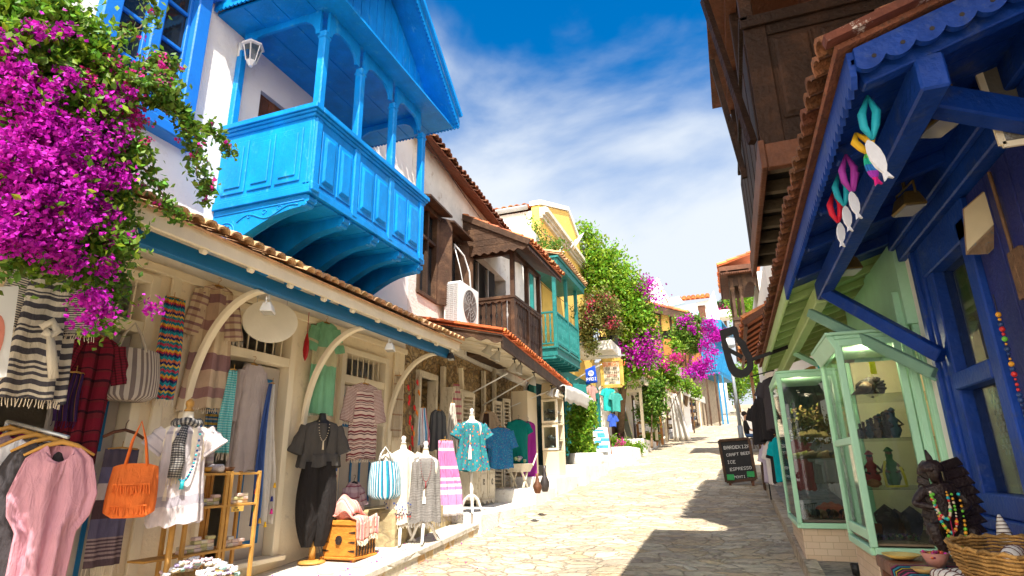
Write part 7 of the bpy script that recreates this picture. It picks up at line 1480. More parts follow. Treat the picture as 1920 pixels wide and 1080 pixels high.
def rail():
    P0=AX(14,790,-4.6); P1=AX(128,820,-4.08)
    T=thing('clothes_rail','steel clothes rail at the left edge carrying wooden hangers','clothes rail',(P0.x,P0.y,gz(1.8)+.16))
    m=MB(); m.tube([P0,P1],.013,8); m.build('bar',greymetal,T,True)
    m=MB(); m.tube([P0,Vector((P0.x,P0.y,.3))],.013,8); m.build('upright',greymetal,T)
    rz=R(58); s=Vector((math.cos(rz),math.sin(rz),0))
    for k,t in enumerate((.06,.28,.50,.72,.93)):
        p=P0.lerp(P1,t); h=MB(); h.tube([p+Vector((0,0,.015)),p+Vector((0,0,-.03))],.003,5); w=.185; q=p+Vector((0,0,-.035)); h.tube([q-s*w+Vector((0,0,-.085)),q-s*w*.45+Vector((0,0,-.025)),q,q+s*w*.45+Vector((0,0,-.025)),q+s*w+Vector((0,0,-.085))],[.008,.014,.018,.014,.008],8)
        o=h.build('hanger',oak,None,True); tag(o,['wooden hanger at the wall end of the steel rail','second wooden hanger along the steel rail','middle wooden hanger on the steel rail','fourth wooden hanger, between dark and pink tunics','wooden hanger holding the pink satin tunic'][k],'hanger','wooden hangers on the steel rail')
    Ts=[(.93,pinksat,'pink_tunic','pink satin V-neck tunic hanging at the front of the rail',.235,.15,1.0),(.72,cloth('black_flecked',col=(.05,.045,.05)),'dark_tunic','charcoal flecked tunic just behind the pink one',.24,.22,1.0),(.5,cloth('white_cotton_top',col=(.66,.66,.70)),'cotton_blouse','white cotton blouse behind the charcoal tunic on the rail',.22,.2,.7),(.28,cloth('mauve_knit',col=(.22,.15,.17)),'mauve_jumper','dull mauve knitted jumper on the rail',.22,.22,.9),(.06,cloth('magenta_top',col=(.40,.02,.22)),'magenta_blouse','magenta blouse at the wall end of the rail',.22,.22,.5)]
    for k,(t,mt,n_,lab,w,wb,L) in enumerate(Ts):
        p=P0.lerp(P1,t)+Vector((0,0,-.06)); T=thing(n_,lab,'top',(p.x,p.y,p.z-L),rz); m=MB()
        body(m,[(0,.085,.025),(-.03,.12,.03),(-.08,.17,.035),(-.17,.195,.035),(-.30,.225,.035),(-.42,.205,.04),(-.52,.145,.05),(-.75,.14,.055),(-L,.13,.055)] if k==0 else [(0,.07,.035),(-.015,.10,.045),(-.07,.185,.055),(-.2,w,.055),(-.36,w*1.05,.055),(-.55,w*.82,.07),(-L*.85,w*.75,.08),(-L,wb,.08)],k=8 if k==0 else 6,amp=.020 if k==0 else .014,dip=.26 if k==0 else .05,seed=40+k,hem=.02,rows=36,n=64,vn=7 if k==0 else 2.5); m.xf(TM((0,0,L))); m.build('cloth_body',mt,T,True,local=True)
rail()
T=thing('framed_print','white framed print with a pink shape at the left edge','picture',tuple(AX(5,690,-4.1))); P=[AX(-40,540,-4.15),AX(36,536,-4.15),AX(12,706,-4.15),AX(-60,720,-4.15)]; m=MB(); o=Vector((-.02,0,0)); m.hexa([P[3],P[2],P[2]+o,P[3]+o,P[0],P[1],P[1]+o,P[0]+o]); m.build('board',whiteplastic,T)
m=MB(); m.prism([((AX(2,640,-4.15).y-.05)+.06*math.cos(a),AX(2,640,-4.15).z+.16*math.sin(a)) for a in [2*PI*k/20 for k in range(20)]],'x',-4.149,-4.146); m.build('pink_shape',M('salmon_ink',(.70,.25,.18),.7),T)
# cart, jugs, glass cabinet
def at_step(px,py,z): v=AZ(px,py,z); return v
T=thing('wooden_cart','small whitewashed wooden cart heaped with rolled cloths before the teal dress','cart',(-4.2,11.9,1.21)); c=Vector((-4.15,11.75,1.21))
m=MB(); m.hexa([c+Vector(q) for q in((-.14,-.26,.30),(.14,-.26,.30),(.14,.30,.30),(-.14,.30,.30),(-.20,-.34,.46),(.20,-.34,.46),(.20,.40,.46),(-.20,.40,.46))]); m.build('tray',aged,T,bev=.006)
for (x,y,x2,y2) in((.12,-.2,.12,.15),(.12,.2,.12,-.1),(-.12,-.2,-.12,.15),(-.12,.2,-.12,-.1)): m=MB(); m.beam(c+Vector((x,y,.34)),c+Vector((x2,y2,0)),.03,.035,(1,0,0)); m.build('leg',aged,T)
m=MB(); m.beam(c+Vector((.2,.3,.42)),c+Vector((.2,.62,.66)),.02,.025,(1,0,0)); m.beam(c+Vector((-.2,.3,.42)),c+Vector((-.2,.62,.66)),.02,.025,(1,0,0)); m.build('handle',aged,T)
g=random.Random(6)
for i,(n_,col) in enumerate((('roll_white',(.70,.66,.56)),('roll_lilac',(.45,.38,.55)),('roll_green',(.40,.50,.25)),('roll_blue',(.12,.25,.42)))):
    for k in range([7,3,3,3][i]): m=MB(); q=c+Vector((g.uniform(-.13,.13),g.uniform(-.28,.34),.47+g.uniform(0,.07))); m.tube([q,q+Vector((g.uniform(-.03,.05),g.uniform(-.03,.03),.06))],.03,8); tag(m.build('rolled_cloth',M(n_,col,.9),None,True),'%s rolled cloth heaped in the small wooden cart'%['white','lilac','green','blue'][i],'cloth','rolled cloths in the cart')
for i,(px,py,h_,r_) in enumerate(((1008,925,.30,.07),(1022,922,.42,.075))):
    q=AZ(px,py,1.202 if i==0 else 1.202); m=MB(); m.lathe([(r_*.6,0),(r_,.08),(r_*1.05,h_*.35),(r_*.5,h_*.6),(r_*.32,h_*.8),(r_*.45,h_)],tuple(q),14); m.tube([q+Vector((0,r_*.35,h_*.8)),q+Vector((0,r_*1.2,h_*.7)),q+Vector((0,r_,h_*.4))],.009,6); tag(m.build('metal_jug',[M('rust_jug',(.16,.07,.04),.5,.4,9,metal=.4),M('dark_jug',(.07,.06,.06),.4,.3,9,metal=.5)][i],None,True),['short rusty brown jug on the step beside the cart','tall dark jug with handle right of the rusty jug'][i],'jug')
def glass_cabinet():
    T=thing('glass_cabinet','cream street cabinet with two glazed doors full of silver jewellery','cabinet',(-3.95,14.1,1.405)); x0,x1,y0,y1=-4.25,-3.86,13.75,14.35; z0,z1=1.405,3.25
    cw=M('cream_cabinet',(.66,.56,.38),.5,.08,3,.1); m=MB(); m.box(x0,x1,y0,y1,z0,1.95); m.box(x0,x1,y0,y1,z1-.06,z1); m.box(x0,x0+.03,y0,y1,1.95,z1-.06); m.box(x0,x1,y1-.03,y1,1.95,z1-.06); m.build('carcass',cw,T,bev=.005)
    for za,zb in((1.97,2.55),(2.60,3.15)):
        m=MB(); a=.05
        for (p0,p1) in(((x0,za),(x1,za+a)),((x0,zb-a),(x1,zb)),((x0,za+a),(x0+a,zb-a)),((x1-a,za+a),(x1,zb-a))): m.box(p0[0],p1[0],y0-.02,y0,p0[1],p1[1])
        d=m.build('door',creamwood,T,bev=.004); g_=MB(); g_.box(x0+a,x1-a,y0-.012,y0-.009,za+a,zb-a); g_.build('pane',glass('shop_glass'),d)
        m=MB(); m.box(x1-.02,x1-.001,y0,y0+.05,za,zb); m.box(x1-.02,x1-.001,y1-.05,y1,za,zb); m.box(x0+.03,x1-.02,y0+.01,y1-.03,za-.03,za-.01); m.build('side_frame',creamwood,T)
        jm=M('silver_trinkets',(.45,.44,.42),.3,.4,9,metal=.6,island=.6); m=MB(); g2=random.Random(int(za*10))
        for zz in(za+.05,za+.27):
            for k in range(16): m.ball((g2.uniform(x0+.06,x1-.06),g2.uniform(y0+.05,y1-.15),zz+g2.uniform(0,.07)),g2.uniform(.015,.035),7,5,(1,1,g2.uniform(.6,1.6)))
            m.box(x0+.03,x1-.03,y0+.02,y1-.05,zz-.02,zz-.012)
        tag(m.build('silver_trinkets',jm,None),['silver trinkets crowding the lower glazed case','silver trinkets crowding the upper glazed case'][za>2.3],'jewellery',kind='stuff')
    m=MB(); m.box(x0-.02,x1+.03,y0-.03,y1,z1,z1+.05); m.hexa([(x0,y0,z1+.05),(x1,y0,z1+.05),(x1,y1,z1+.05),(x0,y1,z1+.05),(x0,y0+.1,z1+.32),(x1-.1,y0+.1,z1+.32),(x1-.1,y1,z1+.32),(x0,y1,z1+.32)]); m.build('sloped_top',cw,T)
    T2=thing('side_cabinet','narrow cream shop pier with glass door left of the jewellery cabinet','cabinet',(-4.5,13.3,1.405)); m=MB(); m.box(-4.75,-4.35,13.0,13.1,1.405,3.3); m.box(-4.75,-4.7,13.1,13.7,1.405,3.3); m.box(-4.40,-4.35,13.1,13.7,1.405,3.3); m.build('frame',creamwood,T2,bev=.005); m=MB(); m.box(-4.7,-4.4,13.02,13.03,1.7,3.2) ; m.build('pane',glass('dark_pane'),T2)
glass_cabinet()
T=thing('white_planter','white curved concrete planter edge under the light green bush','planter',(-3.8,16.6,1.6)); m=MB(); m.lathe([(.46,0),(.5,.05),(.48,.32),(.42,.32),(.40,.2)],(-3.95,16.9,1.63),20); m.build('planter_wall',oldwhite,T,True)

drape('violet_scarf','dark violet and orange scarf hanging low behind the striped robe','scarf',122,160,700,790,-4.7,cloth('violet_stripe_scarf',[(0,(.05,.02,.09)),(.4,(.03,.02,.04)),(.7,(.3,.12,.02)),(.8,(.06,.02,.10))],5,'u'),70,3,.015,.05,seed=71)
drape('sand_scarf','sand coloured fringed scarf hanging beside the last curved brace','scarf',736,760,705,820,-4.72,cloth('sand_band',[(0,(.62,.52,.38)),(.5,(.45,.30,.20)),(.6,(.62,.52,.38))],4),75,3,.015,.05,frmat=fringew,seed=72)
drape('brown_scarf','dark brown scarf hanging between patterned dress and blue blouse','scarf',902,920,775,850,-4.4,cloth('umber_scarf',col=(.07,.04,.03)),60,3,.03,.04,seed=73,pinch=.5)
drape('rose_scarf','rose and cream striped scarf hanging on the stone wall behind the white scarf','scarf',846,866,720,800,-4.6,cloth('rose_stripe_scarf',[(0,(.6,.2,.25)),(.3,(.7,.6,.5))],6),60,3,.02,.04,seed=74,pinch=.6)
garment('beige_tunic','beige tunic hanging on the wall between shelf of cups and blue blouse','tunic',916,770,846,30,34,-4.5,cloth('beige_tunic_cloth',col=(.42,.32,.22)),60,'short',k=5,amp=.02,seed=75)
drape('ikat_scarf','long blue and ochre patterned scarf at the left door post of the second doorway','scarf',398,420,700,840,-4.70,cloth('ochre_blue_scarf',[(0,(.45,.28,.05)),(.3,(.03,.12,.25)),(.5,(.5,.42,.3)),(.7,(.03,.12,.25))],9),78,3,.014,.05,frmat=fringew,seed=76)
gp=np.random.default_rng(44); n=420
px=np.where(gp.random(n)<.6,-3.9+gp.normal(size=n)*.35,-3.2+gp.normal(size=n)*.5); py=3.2+gp.gamma(2.,1.1,size=n)
px=np.clip(px,-4.6,-1.8); z=np.array([gz(y) for y in py])+np.where(px<-3.62,.168,.03)
m=MB(); q=leafquads(np.stack([px,py,z],1),.022,flat=3.0,long=1.0,seed=9); m.quads(q); tag(m.build('fallen_petals',bloom,None),'magenta petals fallen on the near left ledge and street edge','petals',kind='stuff')
# ================= GOODS OF THE RIGHT SHOPS AND THE STREET
# chalkboard
def chalkboard():
    a=AG(1385,911,0); c=AG(1416,905,0); Y=13.6; bl=AG(1384,911,.0); T=thing('chalkboard','black chalkboard easel with handwritten drinks standing on the shaded paving','chalkboard',(.1,bl.y,gz(bl.y)))
    Yb=bl.y; P=[AY(1348,826,Yb),AY(1404,822,Yb),AY(1418,898,Yb),AY(1362,904,Yb)]; back=Vector((0,.0,0))
    top=(P[0]+P[1])/2; e=Vector((0,.045,0)); lean=Vector((0,.12,0)); P[0]+=lean; P[1]+=lean
    m=MB(); m.hexa([P[3],P[2],P[2]+e,P[3]+e,P[0],P[1],P[1]+e,P[0]+e]); bd=m.build('board',M('slate',(.018,.018,.02),.7,.3,4,.1),T)
    m=MB()
    for A1,B1 in((P[0],P[1]),(P[1],P[2]),(P[2],P[3]),(P[3],P[0])): m.beam(A1,B1,.06,.07,(0,1,0))
    m.build('frame',darkwood,T,bev=.006)
    for q,s in((P[3],1),(P[2],-1)):
        m=MB(); m.beam(q+Vector((.06*s,0,0)),Vector((q.x+.08*s,q.y-.01,gz(q.y))),.05,.05,(0,1,0)); m.build('leg',redwood,T)
        m=MB(); m.obox(q+Vector((.10*s,-.045,.10)),(.15,.03,.12)); m.build('green_box',M('green_plastic',(.02,.30,.08),.4,.1),T,bev=.008)
    m=MB(); m.beam(P[0]+Vector((.08,.05,0)),Vector((P[3].x+.1,P[3].y+.45,gz(P[3].y+.45))),.04,.04); m.beam(P[1]+Vector((-.08,.05,0)),Vector((P[2].x-.08,P[2].y+.45,gz(P[2].y+.45))),.04,.04); m.build('rear_leg',redwood,T)
    xd=(P[1]-P[0]).normalized(); yd=(P[0]-P[3]).normalized(); n=xd.cross(yd); ch=M('chalk',(.62,.62,.60),.9,.3,60)
    nn=-n if n.y>0 else n
    for k,(t,off,h) in enumerate((('BARDEKIZA',.07,.072),('CRAFT BEER',.09,.062),('ICE',.07,.07),('ESPRESSO',.09,.066),('BOMONTI BEER',.05,.054))):
        o=P[0]+xd*(off+.02*k*.5)-yd*(.20+.155*k); m=MB(); bartext(m,t,o+nn*.006,xd+yd*.04*(k%2),yd,h,nn,th=.003); m.build('lettering',ch,bd)
chalkboard()
# street lamp
T=thing('street_lamp','tall grey street lamp post with a globe head behind the chalkboard','street lamp',tuple(AG(1392,836,0))); b0=AG(1392,836,0); t0=Vector((b0.x-.05,b0.y,zfor(b0,655)))
m=MB(); m.tube([b0,b0+Vector((0,0,.9))],.12,12); m.tube([b0+Vector((0,0,.9)),t0],[.085,.06],12); m.build('post',M('lamp_post_grey',(.34,.38,.42),.45,.1,metal=.3),T,True)
m=MB(); m.lathe([(.06,0),(.1,.03),(.28,.10),(.33,.25),(.27,.42),(.12,.52),(.01,.54)],tuple(t0),18); m.build('lamp_head',M('frosted_lamp',(.60,.66,.72),.3,.05),T,True)
m=MB(); m.tube([b0+Vector((0,-.1,1.2)),b0+Vector((-.12,-.1,1.2))],.01,5); 
# shirts on the rack
def shirt(name,lab,px,py0,py1,w,Y,mat,rz,grp,sl='short',hang='black'):
    T,H=garment(name,lab,'shirt',px,py0,py1,w,w,-1,mat,rz,sl,k=5,amp=.01,dip=.03,seed=int(px),hang=hang,yplane=Y,d=.07,group=grp); return T,H
blk=cloth('black_cotton',col=(.022,.020,.022)); chc=cloth('faded_black_cotton',col=(.055,.048,.055))
shirt('t_shirt','black fringed T-shirt at the street side of the upper right rack',1420,756,832,30,11.0,blk,-25,'T-shirts outside the green shop')
shirt('t_shirt','plain faded black T-shirt between the fringed and the printed one',1432,738,826,30,10.6,blk,-25,'T-shirts outside the green shop')
T,H=shirt('t_shirt','charcoal T-shirt with an orange and green print on its back, topmost of the rack',1450,706,806,46,9.6,chc,-22,'T-shirts outside the green shop')
m=MB(); g=random.Random(2)
for k in range(22):
    m.cm=k%4; x=.02+g.uniform(-.05,.06); z=H*.45+g.uniform(-.16,.16); m.obox((x,-.092-.0*k,z),(.05*g.uniform(.5,1.2),.006,.04*g.uniform(.5,1.2)),0,0,g.uniform(-1,1))
m.build('print',[M('print_orange',(.7,.18,.02),.8),M('print_yellow',(.7,.45,.04),.8),M('print_green',(.08,.35,.10),.8),M('print_red',(.55,.05,.03),.8)],T,local=True)
shirt('t_shirt','turquoise T-shirt hanging at the lower rack just outside the glass bay',1461,818,902,32,10.3,cloth('turquoise_cotton',col=(.0,.36,.42)),-25,'T-shirts outside the green shop',hang='wood')
shirt('t_shirt','white T-shirt directly left of the turquoise one',1446,826,908,26,10.6,cloth('white_cotton',col=(.66,.62,.60)),-35,'T-shirts outside the green shop',hang='wood')
shirt('t_shirt','black T-shirt squeezed between the white and turquoise ones',1453,824,905,24,10.45,blk,-35,'T-shirts outside the green shop',hang='wood')
shirt('t_shirt','pale lilac T-shirt nearest the rush chair',1436,832,905,22,10.9,cloth('lilac_cotton',col=(.48,.42,.52)),-35,'T-shirts outside the green shop',hang='wood')
for i,(px,py0,py1,w,Y,c,l) in enumerate(((1497,822,918,34,9.6,(.25,.05,.06),'maroon T-shirt with faint lettering seen through the far glass bay'),(1519,822,918,30,9.8,(.62,.62,.72),'white and blue T-shirt behind the maroon one in the glass bay'),(1535,826,905,30,9.5,(.16,.15,.15),'dark grey shirt at the back of the far glass bay rack'),(1550,830,905,28,9.4,(.30,.30,.32),'mid grey shirt deepest in the far glass bay rack'),(1482,722,800,34,9.4,(.03,.03,.035),'black shirt behind the green corner post of the far bay'),(1510,715,800,36,9.7,(.10,.10,.10),'long dark shirt high behind the far bay glass'))): shirt('t_shirt',l,px,py0,py1,w,Y,cloth('shirt_cloth_%s'%('maroon pale_blue dark_grey mid_grey black charcoal'.split()[i]),col=c),-20,'T-shirts seen through the far glass bay',hang='wood')
T=thing('garment_rack','black steel garment rack carrying the T-shirts beyond the green shop','clothes rail',(.8,10.4,1.0))
m=MB(); a=AY(1425,733,11.2); b_=AY(1545,715,9.2); m.tube([a,b_],.012,6); m.build('bar',blackmetal,T); a=AY(1430,820,11.2); b_=AY(1560,815,9.2); m=MB(); m.tube([a,b_],.012,6); m.build('lower_bar',blackmetal,T); m=MB(); m.tube([(a.x,a.y,gz(a.y)+.12),(a.x,a.y,a.z+.75)],.012,6); m.build('upright',blackmetal,T)
# chair
T=thing('rush_chair','dark wooden ladder-back chair beside the chalkboard','chair',(.62,12.4,gz(12.4)+.12)); cb=Vector((AY(1428,905,12.4).x+.05,12.4,gz(12.4)+.12))
for (x,y,h_) in((0,0,.95),(0,.4,.45),(.38,0,.95),(.38,.4,.45)): m=MB(); m.tube([cb+Vector((x,y,0)),cb+Vector((x-.0,y-(.05 if h_>.5 else 0),h_))],.018,8); m.build('leg',darkwood,T)
for z in(.62,.76,.90): m=MB(); m.box(cb.x+.01,cb.x+.37,cb.y-.05,cb.y-.03,cb.z+z-.03,cb.z+z+.03); m.build('back_slat',darkwood,T)
m=MB(); m.box(cb.x-.02,cb.x+.40,cb.y-.02,cb.y+.42,cb.z+.43,cb.z+.46); m.build('seat',M('green_cushion',(.05,.18,.08),.9),T,bev=.01)
m=MB(); 
for z in(.15,.28): m.tube([cb+Vector((0,0,z)),cb+Vector((.38,0,z))],.01,6); m.tube([cb+Vector((0,0,z)),cb+Vector((0,.4,z))],.01,6)
m.build('stretcher',darkwood,T)
# people sitting further up on the right
def person(lab,px,pyb,pyt,Y,shirt_m,pants_m,rz):
    f=AY(px,pyb,Y); T=thing('person',lab,'person',(f.x,Y,gz(Y)+.12),rz); s=1.0
    V=[(0,0,.50),(0,.02,.72),(0,.03,.98),(0,.02,1.10),(0,0,1.24),(.10,0,.50),(.12,-.42,.50),(.12,-.44,.08),(.12,-.58,.04),(-.10,0,.50),(-.12,-.42,.50),(-.12,-.40,.08),(-.12,-.54,.04),(.19,.02,1.0),(.24,-.06,.74),(.12,-.28,.66),(-.19,.02,1.0),(-.24,-.06,.74),(-.12,-.28,.66),(0,-.02,1.33)]
    E=[(0,1),(1,2),(2,3),(3,4),(4,19),(0,5),(5,6),(6,7),(7,8),(0,9),(9,10),(10,11),(11,12),(2,13),(13,14),(14,15),(2,16),(16,17),(17,18)]
    rad=[.14,.14,.15,.05,.09,.09,.065,.045,.04,.09,.065,.045,.04,.06,.045,.03,.06,.045,.03,.07]
    me=bpy.data.meshes.new('person'); me.from_pydata(V,E,[]); o=bpy.data.objects.new('body',me); COL.objects.link(o); sk=o.modifiers.new('skin','SKIN'); 
    for i,r_ in enumerate(rad): me.skin_vertices[0].data[i].radius=(r_,r_*.85)
    me.skin_vertices[0].data[0].use_root=True; sb=o.modifiers.new('sub','SUBSURF'); sb.levels=1; sb.render_levels=1
    bpy.context.view_layer.update(); dg=bpy.context.evaluated_depsgraph_get(); m2=bpy.data.meshes.new_from_object(o.evaluated_get(dg)); bpy.data.objects.remove(o)
    m2.materials.clear()
    for mt in(M('skin',(.48,.27,.18),.6,.1),shirt_m,pants_m): m2.materials.append(mt)
    for p in m2.polygons:
        c=p.center; p.material_index=0 if c.z>1.08 or (c.y<-.15 and c.z>.58) else (1 if c.z>.56 and c.y>-.2 else 2); p.use_smooth=True
    o=bpy.data.objects.new('body',m2); COL.objects.link(o); o.parent=T
    m=MB(); m.ball((0,.03,1.33),.105,12,8,(.9,1,1.0)); m.build('hair',M('dark_hair',(.02,.012,.01),.6),T,True,local=True); return T
person('seated person in a black top and blue jeans beside the pavement behind the lamp',1402,818,765,25,blk,M('denim',(.04,.09,.22),.8),R(80))
T=thing('stool','small dark wooden stool under the seated person','stool',(AY(1402,818,25).x,25,gz(25)+.12)); c=Vector((AY(1402,818,25).x,25,gz(25)+.12)); m=MB(); m.box(c.x-.2,c.x+.2,24.8,25.2,c.z+.36,c.z+.40); m.build('seat',darkwood,T)
for sx in(-.17,.17):
    for sy in(-.17,.17): m=MB(); m.tube([c+Vector((sx,sy,0)),c+Vector((sx,sy,.36))],.02,6); m.build('leg',darkwood,T)
# goods in the far bay
g=random.Random(12)
T=thing('folded_blanket','salmon pink fringed blanket on the floor of the far glass bay','blanket',(.85,7.0,1.06)); m=MB(); m.grid(lambda u,v:(.72+.27*u,6.95+.35*v,1.10+.10*math.sin(PI*u)**.4*math.sin(PI*v)**.5+.008*math.sin(u*25)),20,16); m.build('fabric',cloth('salmon_blanket',col=(.62,.16,.11)),T,True,solid=.01); m=MB(); fringe_strands(m,[(.72+.27*k/20,6.94,1.105) for k in range(21)],.04,26,.003,1); m.build('fringe',cloth('salmon_blanket'),T)
shoe_m=[M('shoe_brown',(.14,.06,.03),.5,.3,9),M('shoe_dark',(.03,.025,.03),.5,.3,9),M('shoe_tan',(.35,.20,.10),.6,.3,9),M('shoe_mustard',(.42,.33,.04),.6,.2,9)]
def shoe(loc,rz,mi,lab,grp,k=[None]*4):
    if k[mi] is None:
        m=MB(); m.grid(lambda u,v:((.030+.010*math.sin(PI*v))*math.cos(2*PI*u)*(1 if .04<v<.97 else .35),-.10+.21*v,max(.0,(.028+.022*(1-v)**1.5)*(1+.9*math.sin(2*PI*u))*(1 if .04<v<.97 else .6))),14,12,closed=True); n=len(m.v); m.f+=[tuple(range(14)),tuple(range(n-14,n))[::-1]]; m.m+=[0,0]
        o=m.build('shoe',shoe_m[mi],None,True,local=True); tag(o,lab,'shoe',grp); o.location=loc; o.rotation_euler=(0,0,rz); k[mi]=o; return o
    return dup(k[mi],loc,rz,lab,grp)
for i in range(9): shoe((.60+.045*i,6.98+.05*(i%2),1.063),R(g.uniform(-30,30)),[0,1,1,0,2,1,0,1,2][i],['brown','dark','dark','brown','tan','dark','brown','dark','tan'][i]+' leather shoe on the floor of the far glass bay','shoes on the far bay floor')
for i in range(6): shoe((.62+.065*i,6.96,1.63),R(90+g.uniform(-15,15)),[3,2,0,2,1,2][i],['mustard','tan','brown','tan','dark','tan'][i]+' shoe on the glass shelf of the far bay','shoes on the far bay glass shelf')
m=MB(); c=AY(1552,694,6.85); m.box(c.x-.09,c.x+.07,6.82,6.825,c.z-.045,c.z+.055); o=m.build('shop_notice',M('turquoise_card',(.0,.42,.48),.6,.05),None); tag(o,'small turquoise notice card hanging behind the far bay glass','notice'); m=MB(); 
for k,t in enumerate(('CREDIT CARD','ACCEPTED')): bartext(m,t,(c.x-.08+.018*k,6.818,c.z+.015-.035*k),(1,0,0),(0,0,1),.016,(0,-1,0),th=.001)
m.build('lettering',M('card_ink',(.01,.10,.16),.6),o)
# goods on the near bay shelves
carv=M('carved_dark_wood',(.06,.04,.03),.6,.5,12,.5,60); carv2=M('carved_brown_wood',(.20,.11,.06),.65,.4,12,.5,60)
def lump(name,lab,cat,c,r,mat,grp=None,seed=0,sc3=(1,1,1),parts=3):
    g=random.Random(seed); T=thing(name,lab,cat,tuple(Vector(c)-Vector((0,0,r*sc3[2]))),0,grp)
    m=MB(); ph=[g.uniform(0,6) for _ in range(4)]
    m.grid(lambda u,v:(c[0]+r*sc3[0]*math.sin(PI*v)*math.cos(2*PI*u)*(1+.18*math.sin(3*2*PI*u+ph[0]+v*6)),c[1]+r*sc3[1]*math.sin(PI*v)*math.sin(2*PI*u)*(1+.15*math.sin(4*2*PI*u+ph[1])),c[2]+r*sc3[2]*math.cos(PI*v)*(1+.12*math.sin(2*2*PI*u+ph[2]))),18,12,closed=True); m.build('carving',mat,T,True); return T
zsh=[1.10,1.42,1.75,2.05]
# bottom: masks and a beaded box ; next: colourful statues ; next: row of carved heads ; top: driftwood lion
def mask(c,h,mat,lab,grp,rz=0):
    T=thing('carved_mask',lab,'mask',c,rz,grp); m=MB()
    m.grid(lambda u,v:(h*.30*math.sin(PI*min(1,v*.95+.03))**.6*math.cos(PI*u),-h*.16*math.sin(PI*u)*math.sin(PI*v)-.012*math.exp(-((u-.5)/.09)**2)*(1 if .35<v<.62 else 0)+.008*math.exp(-((u-.3)/.07)**2-((v-.36)/.05)**2)*2+.008*math.exp(-((u-.7)/.07)**2-((v-.36)/.05)**2)*2,h*(1-v)),20,20); m.build('face',mat,T,True,local=True,solid=.006)
    m=MB(); m.tube([(-h*.3,0,h*.5),(-h*.33,.01,h*.75),(0,0,h*1.03),(h*.33,.01,h*.75),(h*.3,0,h*.5)],h*.05,6); m.build('hair_rim',carv,T,True,local=True)
    return T
for i,(x,h,mt,l) in enumerate(((.93,.20,carv,'dark carved mask leaning in the middle of the lowest bay shelf'),(1.00,.17,carv2,'brown carved mask behind the dark one on the lowest bay shelf'),(1.08,.19,carv,'dark striped mask at the right of the lowest bay shelf'))): mask((x,4.94+.06*(i==1),1.10),h,mt,l,None,R(-10+9*i))
T=thing('beaded_box','brown leather box with bead strings and a wire handle on the lowest bay shelf','box',(.85,4.99,1.10)); m=MB(); m.box(.815,.885,4.94,4.90,1.10,1.19); m.build('box',M('tan_leather',(.22,.08,.03),.6,.2),T,bev=.006); m=MB(); m.tube([(.82+.06*k/8,4.99,1.19+.06*math.sin(PI*k/8)) for k in range(9)],.002,5); m.build('handle',greymetal,T); m=MB()
for k in range(6):
    for q in range(6): m.ball((.822+.011*k,4.936,1.18-.012*q),.0045,5,3)
m.build('beads',M('amber_bead',(.55,.2,.04),.3),T)
jew=M('mixed_beads',(.15,.08,.06),.35,.4,40,island=.8,hue=.4)
m=MB()
for k in range(150): m.ball((g.uniform(.80,1.08),4.78+g.uniform(0,.12),1.105+g.uniform(0,.025)),g.uniform(.006,.011),6,4)
tag(m.build('bead_heap',jew,None,True),'heap of dark beads and bracelets spread along the front of the lowest bay shelf','beads',kind='stuff')
def figurine(c,h,cols,lab,rz=0):
    T=thing('figurine',lab,'figurine',c,rz); m=MB(); m.grid(lambda u,v:(h*interp([(.10,),(.16,),(.22,),(.20,),(.12,),(.17,),(.08,),(.10,),(.02,)],v)[0]*math.cos(2*PI*u),h*.8*interp([(.10,),(.13,),(.16,),(.15,),(.10,),(.12,),(.07,),(.09,),(.02,)],v)[0]*math.sin(2*PI*u),h*v),16,20,closed=True); m.build('body',cols[0],T,True,local=True)
    m=MB(); m.tube([(-h*.15,0,h*.62),(-h*.26,-.02,h*.45),(-h*.08,-h*.16,h*.40)],h*.035,6); m.tube([(h*.15,0,h*.62),(h*.26,-.02,h*.45),(h*.08,-h*.16,h*.40)],h*.035,6); m.build('arms',cols[1],T,True,local=True)
    m=MB(); m.ball((0,0,h*.92),h*.085,10,8,(1,1,1.2)); m.build('head',cols[1],T,True,local=True)
    m=MB(); m.lathe([(h*.10,h*.95),(h*.13,h*.97),(h*.06,h*1.05),(h*.01,h*1.08)],(0,0,0),12); m.build('hat',cols[0],T,True,local=True); return T
redf=M('red_lacquer',(.35,.04,.03),.4,.2); yelf=M('yellow_lacquer',(.62,.48,.02),.4,.2); grnf=M('green_lacquer',(.05,.16,.05),.5,.3)
figurine((.89,4.92,1.425),.23,(redf,carv),'red carved figurine in the middle of the second bay shelf',0)
figurine((1.02,4.96,1.425),.25,(grnf,carv2),'dark green and brown robed figurine on the second bay shelf',0)
T=thing('yellow_harp','small yellow lyre shaped frame around the green figurine','ornament',(1.0,4.90,1.425)); m=MB(); m.tube([(.96,4.89,1.43),(.955,4.89,1.52),(.975,4.89,1.60)],.009,6); m.tube([(1.08,4.89,1.43),(1.075,4.89,1.50),(1.06,4.89,1.56)],.009,6); m.tube([(.96,4.89,1.432),(1.08,4.89,1.432)],.008,6); m.build('frame',yelf,T,True)
figurine((.84,5.00,1.425),.12,(M('teal_lacquer',(.0,.25,.28),.4),redf),'small teal and red figurine at the left of the second bay shelf',0)
lump('driftwood_carving','orange brown carved wood piece beside the small teal figurine','carving',(.87,4.84,1.455),.03,M('orange_brown_wood',(.36,.14,.05),.6,.3,9),None,5,(1.6,1,.9))
for i in range(9): 
    x=.87+.027*i; h=.10+.012*i; T=figurine((x,4.94+.02*(i%2),1.755),h,((carv,carv2,M('slate_blue_wood',(.06,.09,.11),.6))[i%3],carv),'%s carved figurine in the row on the third bay shelf'%['leftmost and smallest','second','third','fourth','fifth','sixth','seventh','eighth','rightmost and tallest'][i],0)
